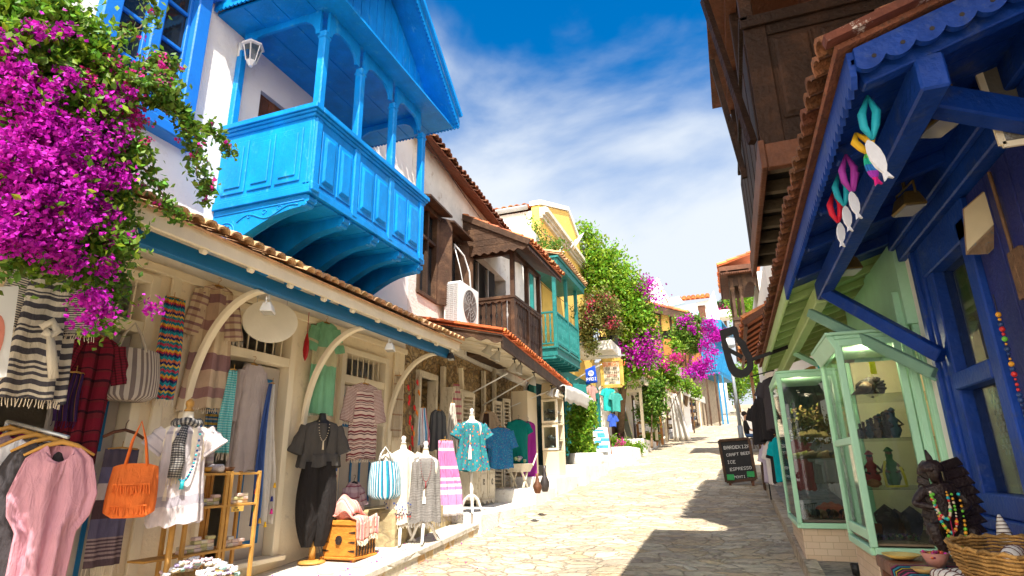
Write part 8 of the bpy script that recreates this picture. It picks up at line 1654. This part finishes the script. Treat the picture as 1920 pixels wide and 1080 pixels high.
lump('stone_carving','dark violet lump of carved stone at the left of the third bay shelf','carving',(.83,4.88,1.785),.035,M('violet_dark_stone',(.05,.035,.06),.6,.4,9),None,8,(1.3,1,.9))
T=lump('lion_carving','large dark carved driftwood lion on the top bay shelf','carving',(1.0,5.00,2.12),.07,carv,None,11,(1.3,.9,1.0)); m=MB()
for k in range(26): a=g.uniform(0,6.28); e=Vector((1.0+.085*math.cos(a),4.94+g.uniform(-.02,.05),2.12+.075*math.sin(a))); m.tube([Vector((1.0,4.99,2.12)),e],[.03,.008],6)
m.build('mane',carv,T,True); m=MB(); m.tube([(.86,4.94,2.06),(.90,4.8,2.085),(.96,4.96,2.12)],[.012,.03,.045],8); m.build('muzzle',carv2,T,True)
m=MB(); m.box(.99,1.03,4.87,4.875,2.20,2.29); tag(m.build('price_tag',M('yellow_tag',(.85,.62,.02),.6,.05),None),'yellow paper tag hanging above the carved lion','tag')
# plants reflected and wreaths in the far bay
tree('dried_wreath','bundle of dried leaves and twigs hanging inside the far bay','dried flowers','%f'%0 and (.85,7.3,1.9),(.85,7.3,1.95),[(.80,7.3,2.05,.14,.1,.12),(.92,7.35,1.95,.12,.1,.14),(.72,7.35,1.92,.10,.1,.08)],900,.03,M('dry_foliage',(.18,.13,.03),.7,.3,3,0,island=.5,hue=.05),.04,60,79,.01)
for i,c in enumerate(((.72,7.2,1.86),(.90,7.15,1.85),(.80,7.1,1.87))): 
    m=MB(); m.lathe([(.08,0),(.085,.012),(.05,.02),(.045,.05),(.02,.06)],c,14); tag(m.build('straw_hat',M('straw',(.45,.30,.12)),None,True),['left','right','front'][i]+' one of three small straw hats inside the far bay','hat')
# far bay side: black bench rack
T=thing('wire_stand','black wire display stand on the floor by the far bay','stand',(.62,7.5,1.06)); m=MB()
for k in range(9): m.tube([(.545+.02*k*.9,6.9+.1*k*.3,1.07),(.56+.02*k,6.95+.1*k*.3,1.19)],.004,5)
m.tube([(.54,6.88,1.19),(.74,7.2,1.19)],.006,5); m.build('wires',blackmetal,T)
m=MB(); c=Vector((.88,6.3,gz(6.3)+.15)); m.lathe([(.035,0),(.045,.09),(.040,.09),(.032,.01)],tuple(c),14); tag(m.build('plant_pot',M('black_plastic',(.02,.02,.02),.5),None,True),'small black pot on the dark slabs under the far bay','pot')
# ---- table with basket, shells and the winged statue at the right corner
T=thing('display_table','dark wooden display table under a striped runner at the lower right corner','table',(1.0,2.9,.35))
zt=1.14
m=MB(); m.box(.62,1.28,2.3,3.75,zt-.06,zt); m.build('table_top',M('table_wood',(.16,.06,.035),.5,.4,5,.4,30),T,bev=.01)
for (x,y) in((.66,2.35),(1.24,2.35),(.66,3.7),(1.24,3.7)): m=MB(); m.box(x-.03,x+.03,y-.03,y+.03,gz(y)+.15,zt-.061); m.build('leg',M('table_wood',(.16,.06,.035)),T)
runner=cloth('woven_stripe_runner',[(0,(.02,.02,.03)),(.2,(.35,.03,.06)),(.3,(.02,.02,.03)),(.42,(.62,.48,.03)),(.5,(.02,.02,.03)),(.62,(.02,.25,.35)),(.75,(.02,.02,.03)),(.88,(.4,.05,.15))],3,'u')
T2=thing('striped_runner','black woven runner with red, yellow and blue stripes hanging off the table corner','runner',(.64,3.2,.8)); m=MB(); m.grid(lambda u,v:(.612-.012*math.sin(v*6) if v>.4 else .62+.30*(.4-v)/.4-.008, 2.72+.62*u+.01*math.sin(v*9),zt+.006 if v<=.4 else zt-.42*(v-.4)/.6+.004),16,24); m.build('fabric',runner,T2,True,solid=.005)
basket_m=M('woven_seagrass',(.36,.20,.06),.85,.4,14,.6,90,island=.35)
def basket():
    c=AY(1872,1052,2.62); c=Vector((1.0,2.76,zt)); rx,ry,h=.28,.36,.15
    T=thing('seagrass_basket','large woven seagrass basket of shells on the display table','basket',tuple(c)); m=MB()
    rows=13
    for j in range(rows):
        f=j/(rows-1); z=.006+h*f; k=.80+.20*math.sin(f*PI/2)
        for s in range(2):
            pts=[]
            for i in range(61):
                a=2*PI*i/60; w=.006*math.sin(a*22+PI*s+j*PI); pts.append((c.x+(rx*k+w)*math.cos(a),c.y+(ry*k+w)*math.sin(a),c.z+z+.002*math.sin(a*22)))
            m.tube(pts,.0058,5,False)
    m.build('weave',basket_m,T,True); m=MB()
    for i in range(30): a=2*PI*i/30; m.tube([(c.x+rx*1.0*math.cos(a),c.y+ry*math.sin(a),c.z+h),(c.x+rx*1.03*math.cos(a+.12),c.y+ry*1.03*math.sin(a+.12),c.z+h+.012),(c.x+rx*math.cos(a+.24),c.y+ry*math.sin(a+.24),c.z+h)],.008,5)
    m.build('rim',basket_m,T,True); m=MB(); m.lathe([(.001,0),(1,0),(1,.012),(.001,.012)],(0,0,0),30); m.v=[(c.x+v[0]*rx*.78,c.y+v[1]*ry*.78,c.z+.003+v[2]) for v in m.v]; m.build('base',basket_m,T)
    return c,rx,ry,h
bc,brx,bry,bh=basket()
shellm=M('white_shell',(.70,.66,.60),.4,.12,14,.2,60,wear=(.12,.09,.08),wearamt=.15)
bandm=M('shell_band',(.10,.045,.04),.6)
def shell(name,lab,p,q,r,grp=None,bands=6):
    p,q=Vector(p),Vector(q); T=thing(name,lab,'shell',tuple(p),0,grp); m=MB(); n=12; m.tube([p.lerp(q,i/n) for i in range(n+1)],[r*max(.12,math.sin(PI*(.06+.88*(i/n)**.8))) for i in range(n+1)],12); m.build('shell',shellm,T,True)
    m=MB(); d=(q-p).normalized(); a=d.cross(Vector((0,0,1))); a=a.normalized() if a.length>.1 else Vector((1,0,0)); b=d.cross(a)
    for k in range(bands):
        t=(k+.8)/(bands+.6); rr=r*max(.12,math.sin(PI*(.06+.88*t**.8)))+.001; c=p.lerp(q,t); m.tube([c+(a*math.cos(s)+b*math.sin(s))*rr for s in [2*PI*i/14 for i in range(15)]],.0022,4,False)
    m.build('bands',bandm,T); return T
p=AY(1822,1010,3.30); shell('cone_shell','tall banded cone leaning upright by the blue sill, the left one',(1.13,3.52,1.16),(1.13,3.55,1.35),.032,'upright shells',11)
bpy.data.objects[-1] if 0 else None
shell('cone_shell','second tall banded cone, the right and larger of the upright pair',(1.17,3.24,1.17),(1.175,3.28,1.40),.042,'upright shells',12)
for i,(a,b_,r_,l) in enumerate((((.93,2.60,1.24),(1.03,2.75,1.27),.035,'pale shell lying at the left inside the seagrass basket'),((1.02,2.62,1.25),(1.12,2.8,1.27),.04,'large white shell in the middle of the basket'),((1.08,2.52,1.25),(1.18,2.66,1.28),.035,'striped white shell at the right of the basket'),((.90,2.86,1.24),(.99,2.97,1.27),.033,'white shell at the far end of the basket'))): shell('sea_shell',l,a,b_,r_,'shells in the basket',5)
for i,(a,b_,r_,l) in enumerate((((.68,2.98,zt+.03),(.74,2.66,zt+.03),.032,'white shell wrapped in brown and green bands, front one on the runner'),((.74,3.02,zt+.03),(.81,2.72,zt+.03),.030,'second banded white shell behind the front one on the runner'))): shell('banded_shell',l,a,b_,r_,'banded shells on the runner',7)
for i,(x,y,r_,mt,l) in enumerate(((.70,3.55,.085,M('yellow_plate',(.62,.42,.10),.35,.1),'yellow round plate at the far left corner of the table'),(.78,3.30,.055,M('pink_pot',(.45,.20,.16),.7,.2),'pink clay bowl of red beads on the table'),(.90,3.32,.06,M('white_bowl',(.62,.64,.56),.35,.1),'white bowl with green inside beside the basket'),(.69,3.12,.05,M('ochre_plate',(.5,.3,.1),.4),'small ochre dish of blue and white trinkets'))):
    m=MB(); h=.02 if i in(0,3) else .06; m.lathe([(r_*.55,0),(r_,h),(r_*.94,h),(r_*.5,.008),(.001,.006)],(x,y,zt+.008),22); T=tag(m.build('plate' if h<.03 else 'bowl',mt,None,True),l,'plate' if h<.03 else 'bowl')
m=MB()
for k in range(60): a=g.uniform(0,6.28); r_=.045*g.random()**.5; m.ball((.78+r_*math.cos(a),3.30+r_*math.sin(a),zt+.05+g.uniform(0,.02)),.007,6,4)
tag(m.build('red_beads',M('red_bead_mix',(.45,.03,.05),.3,.3,40,island=.6,hue=.1),None,True),'dark red beads heaped in the pink clay bowl','beads',kind='stuff')
# winged dark statue with necklaces
def statue():
    c=Vector((.93,3.62,zt)); T=thing('winged_statue','black carved winged kneeling figure hung with bead necklaces','statue',tuple(c),R(8)); st=M('ebony_wood',(.022,.013,.012),.38,.4,14,.5,70)
    def skin(name,V,E,rad,mat,root=0):
        me=bpy.data.meshes.new(name); me.from_pydata(V,E,[]); o=bpy.data.objects.new(name,me); COL.objects.link(o); o.modifiers.new('s','SKIN')
        for i,r_ in enumerate(rad): me.skin_vertices[0].data[i].radius=(r_,r_)
        me.skin_vertices[0].data[root].use_root=True; sb=o.modifiers.new('u','SUBSURF'); sb.levels=2; sb.render_levels=2
        bpy.context.view_layer.update(); m2=bpy.data.meshes.new_from_object(o.evaluated_get(bpy.context.evaluated_depsgraph_get())); bpy.data.objects.remove(o); m2.materials.clear(); m2.materials.append(mat)
        for p in m2.polygons: p.use_smooth=True
        o=bpy.data.objects.new(name,m2); COL.objects.link(o); o.parent=T; return o
    V=[(0,0,.13),(0,0,.20),(0,-.005,.27),(-.005,-.01,.315),(-.015,-.02,.35),(-.02,-.025,.385),(-.065,-.005,.285),(-.125,-.02,.225),(-.05,-.065,.215),(.065,0,.285),(.10,-.03,.22),(.05,-.06,.20),(-.05,-.04,.12),(-.10,-.10,.14),(-.055,-.085,.02),(.055,-.02,.10),(.085,-.08,.12),(.08,-.03,.01),(-.02,-.07,.345)]
    E=[(0,1),(1,2),(2,3),(3,4),(4,5),(2,6),(6,7),(7,8),(2,9),(9,10),(10,11),(0,12),(12,13),(13,14),(0,15),(15,16),(16,17),(4,18)]
    V=[(x*1.05,y,z*1.12) for x,y,z in V]
    skin('body',V,E,[.048,.044,.052,.024,.046,.036,.026,.020,.016,.026,.022,.016,.036,.032,.022,.036,.032,.022,.010],st)
    m=MB(); m.tube([(-.02,-.02,.44),(-.022,-.022,.475),(-.03,-.02,.51)],[.020,.014,.004],8); m.lathe([(.055,.405),(.058,.42),(.05,.44),(.03,.46)],(-.018,-.012,0),16); m.build('crown',st,T,True,local=True)
    for s in(1,-1):
        m=MB(); n=9
        for k in range(n): t=k/(n-1); L_=.07+.10*math.sin(PI*(.25+.6*t)); z=.06+.36*t; m.hexa([(.05*s,.03,z-.02),(.05*s,.045,z-.02),(.05*s,.045,z+.03),(.05*s,.03,z+.03),((.05+L_)*s,.06,z+.015),((.05+L_)*s,.07,z+.015),((.05+L_*.8)*s,.07,z+.055),((.05+L_*.8)*s,.06,z+.055)])
        if s<0: m.v=[(v[0]*.35,v[1],v[2]*.9) for v in m.v]
        m.build('wing',st,T,local=True,bev=.004)
    m=MB(); m.lathe([(.10,0),(.10,.02),(.08,.025)],(0,-.02,0),18); m.build('base',st,T,local=True)
    cols=[M('bead_amber',(.7,.32,.03)),M('bead_turquoise',(.02,.35,.4)),M('bead_red',(.55,.03,.03)),M('bead_green',(.15,.5,.05)),M('bone_bead',(.6,.5,.36))]
    for q,(w,dp,z0,x0,lab) in enumerate(((.045,.17,.30,-.02,'amber and mixed bead necklace round the neck of the winged statue'),(.055,.24,.30,.0,'longer green and bone bead necklace on the winged statue'),(.035,.12,.31,-.03,'short red bead necklace at the throat of the winged statue'))):
        T3=thing('bead_necklace',lab,'necklace',(c.x,c.y,c.z+.1),R(8)); m=MB(); n=34; gg=random.Random(q)
        for k in range(n): a=PI*k/(n-1); m.cm=gg.randrange(5); m.ball((x0+w*math.cos(a),-.065-.03*math.sin(a),z0-.1-dp*math.sin(a)**.9),gg.choice((.005,.007,.009)),6,4)
        m.build('beads',cols,T3,True,local=True)
    T3=thing('tassel_cord','thin dark red cord with a tassel hanging from the statue to the table edge','cord',(.87,3.5,zt)); m=MB(); m.tube([(.93,3.54,zt+.22),(.92,3.50,zt+.12),(.88,3.46,zt+.05),(.85,3.42,zt+.02)],.003,5); m.tube([(.86,3.43,zt+.03),(.83,3.40,zt+.012)],[.004,.010],6); m.build('cord',M('maroon_cord',(.25,.01,.05),.7),T3,True)
statue()
T=thing('bead_curtain_string','string of red, orange and green felt beads hanging on the dark blue door','ornament',(1.26,3.1,1.8)); p0=AX(1872,590,1.25); p1=AX(1925,790,1.25); m=MB(); gg=random.Random(3)
for k in range(22): q=p0.lerp(p1,k/21); m.cm=gg.randrange(4); m.ball(q,gg.choice((.006,.008,.013)),8,6)
m.build('beads',[M('bead_red',(.5,.03,.03)),M('bead_amber',(.7,.32,.03)),M('bead_green',(.15,.5,.05)),M('bead_navy',(.02,.05,.16))],T,True); m=MB(); m.tube([p0+Vector((0,0,.1)),p1],.002,4); m.build('string',blackm,T)
# ---- far left: flag, boards, bench, easel
def flag():
    a=AX(1078,708,-4.5); Y=a.y; p=AY(1102,692,18.6); q=AY(1140,676,18.6)
    T=thing('blue_flag','blue pole flag with a white globe emblem and PADI lettering on the teal shop','flag',tuple(AY(1117,700,18.6))); m=MB(); m.tube([AY(1078,712,19.3),AY(1128,683,18.6)],.018,6); m.build('pole',whiteplastic,T)
    P=[AY(1097,693,18.6),AY(1116,685,18.6),AY(1120,717,18.6),AY(1099,721,18.6)]; bl=M('flag_blue',(.005,.06,.42),.7,.06); m=MB(); m.grid(lambda u,v:tuple(P[0].lerp(P[1],u).lerp(P[3].lerp(P[2],u),v)+Vector((0,.02*math.sin(u*5+v*3),0))),10,10); f=m.build('fabric',bl,T,True,solid=.008)
    c=AY(1108,700,18.53); r=.085; w=M('flag_white',(.75,.75,.75),.7); m=MB(); 
    for rr in(r,): m.tube([c+Vector((rr*math.cos(t),0,rr*math.sin(t))) for t in [2*PI*k/20 for k in range(21)]],.009,5,False)
    for k in(-.5,0,.5): m.tube([c+Vector((-r*math.cos(math.asin(k)),0,r*k)),c+Vector((r*math.cos(math.asin(k)),0,r*k))],.006,4); m.tube([c+Vector((r*k*math.cos(t),0,r*math.sin(t))) for t in [-PI/2+PI*i/10 for i in range(11)]],.006,4)
    m.build('emblem',w,f); m=MB(); o=AY(1101,714,18.53); bartext(m,'PADI',o-Vector((.02,0,.01)),(1,0,.05),(0,0,1),.10,(0,-1,0),th=.01); m.build('lettering',w,f)
flag()
def board_sign():
    Y=21.3; T=thing('shop_sign','hanging wooden framed board listing souvenirs in orange and black letters','sign',tuple(AY(1147,700,Y))); P=[AY(1127,676,Y),AY(1164,674,Y),AY(1167,723,Y),AY(1131,725,Y)]; e=Vector((0,.1,0))
    m=MB(); m.hexa([P[3],P[2],P[2]+e,P[3]+e,P[0],P[1],P[1]+e,P[0]+e]); f=m.build('board',M('sign_cream',(.70,.60,.42),.6,.1),T); m=MB()
    for A1,B1 in((P[0],P[1]),(P[1],P[2]),(P[2],P[3]),(P[3],P[0])): m.beam(A1,B1,.13,.06,(0,1,0))
    m.build('frame',M('sign_gold_frame',(.50,.32,.07),.5,.3),T,bev=.01); m=MB(); m.tube([AY(1118,668,Y),AY(1172,666,Y)],.02,6); m.build('arm',greymetal,T)
    W_=(P[1]-P[0]).length
    for k,(t,c,h) in enumerate((('SUNGUZU',(.75,.16,.02),.14),('SILVER',(.05,.04,.04),.085),('JEWELLERY',(.05,.04,.04),.075),('LEATHER',(.25,.03,.02),.075),('SOUVENIR',(.06,.08,.05),.08),('OPEN',(.05,.04,.04),.075))):
        m=MB(); w=len(t)*6*h/7; o=P[0]+Vector((max(.05,(W_-w)/2),-.02,-.24-k*.125)); bartext(m,t,o,(1,0,0),(0,0,1),h,(0,-1,0),th=.012); m.build('lettering',M('ink_%d'%0 if 0 else 'sign_ink_'+t.lower(),c,.7),f)
board_sign()
Y=26; T=thing('name_board','small cream name board reading maya above the shop porch','sign',tuple(AY(1186,725,Y))); P=[AY(1173,714,Y),AY(1202,713,Y),AY(1203,734,Y),AY(1174,736,Y)]; e=Vector((0,.06,0)); m=MB(); m.hexa([P[3],P[2],P[2]+e,P[3]+e,P[0],P[1],P[1]+e,P[0]+e]); m.build('board',creamwood,T); T_=curvetext('lettering','maya',T,(P[0]+P[2])/2+Vector((0,-.02,0)),basis((1,0,0),(0,0,1)),.32,M('grey_ink',(.10,.09,.08),.6),.008)
def aboard(lab,px,pyb,pyt,w,o,mat,Y=None):
    a=AG(px,pyb,o); Y=a.y; zt=zfor(a,pyt); W_=w*mpp(a); H=zt-a.z; T=thing('sandwich_board',lab,'sandwich board',tuple(a),R(25)); m=MB(); m.hexa([(-W_/2,-.28,.08),(W_/2,-.28,.08),(W_/2,-.25,.08),(-W_/2,-.25,.08),(-W_/2,-.03,H),(W_/2,-.03,H),(W_/2,.0,H),(-W_/2,.0,H)]); m.build('front_panel',mat,T,local=True)
    m=MB(); m.hexa([(-W_/2,.25,.08),(W_/2,.25,.08),(W_/2,.28,.08),(-W_/2,.28,.08),(-W_/2,.005,H),(W_/2,.005,H),(W_/2,.03,H),(-W_/2,.03,H)]); m.build('rear_panel',darkwood,T,local=True)
    for s in(-1,1): m=MB(); m.beam((s*(W_/2-.02),-.295,0),(s*(W_/2-.02),-.04,H),.04,.025,(0,1,0)); m.build('leg',redwood,T,local=True)
    return T,W_,H
T,W_,H=aboard('white sandwich board with blue pictures on the white step beside the bush',1127,852,802,34,.32,M('board_white',(.70,.74,.76),.5,.05))
m=MB()
for (x0,x1,z0,z1) in((-.10,.12,.62,.80),(-.02,.22,.48,.60),(-.20,.0,.40,.52),(-.15,.18,.22,.34),(-.22,.1,.86,.92)):
    f=lambda z:-.283+.25*(z*H-.08)/(H-.08); m.hexa([(x0*W_*2,f(z0)-.004,z0*H),(x1*W_*2,f(z0)-.004,z0*H),(x1*W_*2,f(z0)+.0,z0*H),(x0*W_*2,f(z0),z0*H),(x0*W_*2,f(z1)-.004,z1*H),(x1*W_*2,f(z1)-.004,z1*H),(x1*W_*2,f(z1),z1*H),(x0*W_*2,f(z1),z1*H)])
m.build('pictures',M('photo_blue',(.02,.22,.45),.5,.4,9),T,local=True)
# easel, bench, planters by the porch
a=AG(1178,842,.12); T=thing('menu_easel','tall narrow menu easel in a curled iron frame by the porch','easel',tuple(a)); s=Vector((.05,0,0)); zt2=zfor(a,772); m=MB(); m.hexa([a+Vector((-.05,-.1,.35)),a+Vector((.25,-.1,.35)),a+Vector((.25,-.06,.35)),a+Vector((-.05,-.06,.35)),a+Vector((-.30,.0,zt2-a.z)),a+Vector((-.0,.0,zt2-a.z)),a+Vector((-.0,.04,zt2-a.z)),a+Vector((-.30,.04,zt2-a.z))]); m.build('board',M('menu_dark',(.16,.17,.13),.7),T); m=MB(); m.tube([a+Vector((-.32,0,zt2-a.z+.05)),a+Vector((.1,-.1,0))],.03,6); m.tube([a+Vector((.02,0,zt2-a.z+.05)),a+Vector((.38,-.1,0))],.03,6); m.tube([a+Vector((-.15,.0,1.2)),a+Vector((-.2,.5,0))],.02,6); m.build('frame',creamwood,T,True)
a=AG(1243,834,.1); T=thing('porch_bench','orange brown wooden bench back and rail at the edge of the porch','bench',tuple(a)); ow=M('orange_brown_bench',(.45,.20,.06),.5,.2); a2=AG(1205,842,.1); zt2=zfor(a,775)
m=MB(); m.box(a.x-.07,a.x+.05,a.y-.06,a.y+.06,a.z,zt2); m.build('post',ow,T,bev=.01)
for py in(792,812,822): q=AY(1243,py,a.y); r_=Vector((a.x-1.1,a.y-.4,q.z)); m=MB(); m.beam(Vector((a.x,a.y,q.z)),r_,.06,.10); m.build('rail',ow,T)
m=MB(); m.beam(Vector((a.x-1.1,a.y-.4,a.z)),Vector((a.x-1.1,a.y-.4,zt2-.5)),.1,.1,(0,1,0)); m.build('post',ow,T)
for i,(px,py) in enumerate(((1215,838),(1230,836),(1208,840))):
    a=AG(px,py,.08); tree('potted_plant',['light green potted plant left of the bench post','small potted plant directly under the bench rail','potted plant at the left foot of the bench'][i],'plant',tuple(a),tuple(a+Vector((0,0,.3))),[(a.x,a.y,a.z+.42,.2,.2,.16)],500,.06,leafy,.06,20,90+i,.02); m=MB(); m.lathe([(.10,0),(.14,.22),(.12,.22)],tuple(a),12); tag(m.build('clay_pot',M('clay',(.42,.20,.10),.8),None,True),['clay pot in the middle of the row under the bench','clay pot nearest the bench post','clay pot at the left end of the row under the bench'][i],'pot')
# garments and goods of the teal shop
for i,(px,py0,py1,w,c,l) in enumerate(((1140,727,770,22,(.02,.42,.38),'turquoise shirt hanging left on the teal shop door'),(1153,735,772,18,(.05,.30,.26),'darker green patterned shirt beside the turquoise one'),(1148,775,800,14,(.04,.10,.45),'small royal blue top low on the teal shop front'),(1108,722,752,16,(.45,.25,.22),'pink beach picture cloth under the blue flag'))): garment('hanging_shirt',l,'shirt',px,py0,py1,w,w*.9,-4.9,cloth('tealshop_cloth_%s'%('aqua green royal pink'.split()[i]),col=c),40,'short',k=4,amp=.02,seed=60+i,yplane=21)
# goods along the far shops: racks of pots, cloths
g=random.Random(31); base=None
colsF=[(.55,.45,.30),(.10,.07,.05),(.5,.3,.05),(.60,.50,.05),(.25,.04,.04),(.05,.15,.35),(.62,.6,.55)]
names=['cream','dark','ochre','yellow','dark red','blue','white']
for k in range(7):
    t=[.05,.2,.35,.5,.65,.8,.95][k]; x=-3.05+.9*t; y=35.5+11*t; T=thing('goods_stand','small open stand of %s pots along the far left shops'%names[k],'stand',(x-.3,y,gz(y)+.1),0,'goods stands along the far left shops')
    m=MB(); 
    for z in(.5,1.0,1.5): m.box(x-.6,x-.1,y-.3,y+.3,gz(y)+z,gz(y)+z+.04)
    for (a_,b_) in((-.6,-.3),(-.1,-.3),(-.6,.3),(-.1,.3)): m.box(x+a_-.02,x+a_+.02,y+b_-.02,y+b_+.02,gz(y),gz(y)+1.9)
    m.build('shelves',[darkwood,redwood,oak][k%3],T); m=MB()
    for z in(.54,1.04,1.54):
        for q in range(6): m.lathe([(.04,0),(.08,.08),(.05,.16),(.06,.22)],(x-.5+.08*q,y-.2+g.uniform(0,.4),gz(y)+z),8)
    m.build('wares',M('wares_'+names[k].replace(' ','_'),colsF[k],.5,.3),T)
T=thing('far_shop_row','row of low stone shopfronts with cream canopy further up the left side','shop',(-4,40,3)); m=MB(); plan(m,[(-4.2,35.1),(-2.9,46),(-8,46),(-8,35.1)],2.5,6.6); m.build('wall',stone_mat('tan_block_stone',[(.4,.3,.15)]),T); m=MB(); P=Vector((-2.4,35.5,5.9)); Q=Vector((-1.6,46,6.3)); Pw=Vector((-4.1,35.5,6.5)); Qw=Vector((-2.9,46,6.9)); e=Vector((0,0,.06)); m.hexa([Pw-e,P-e,Q-e,Qw-e,Pw,P,Q,Qw]); m.hexa([P-Vector((0,0,.45)),P-Vector((-.03,0,.45)),Q-Vector((-.03,0,.45)),Q-Vector((0,0,.45)),P,P+Vector((.03,0,0)),Q+Vector((.03,0,0)),Q]); m.build('canopy',cloth('white_canvas'),T)
for k in range(7): t=(k+.5)/7; x=-4.17+1.3*t; y=35.2+10.8*t; m=MB(); m.box(x+.0,x+.14,y-.68,y+.68,2.9+.8*t,5.7+.8*t); m.build('shop_window' if k%2 else 'doorway',[dark,darkwood,M('blue_door',(.02,.2,.35),.6)][k%3],T)
for k in range(4): t=k/3; x=-2.5+.9*t; y=35.6+10.3*t; m=MB(); m.tube([(x,y,gz(y)),(x,y,5.9+.4*t)],.05,6); m.build('canopy_post',[creamwood,darkwood][k%2],T)
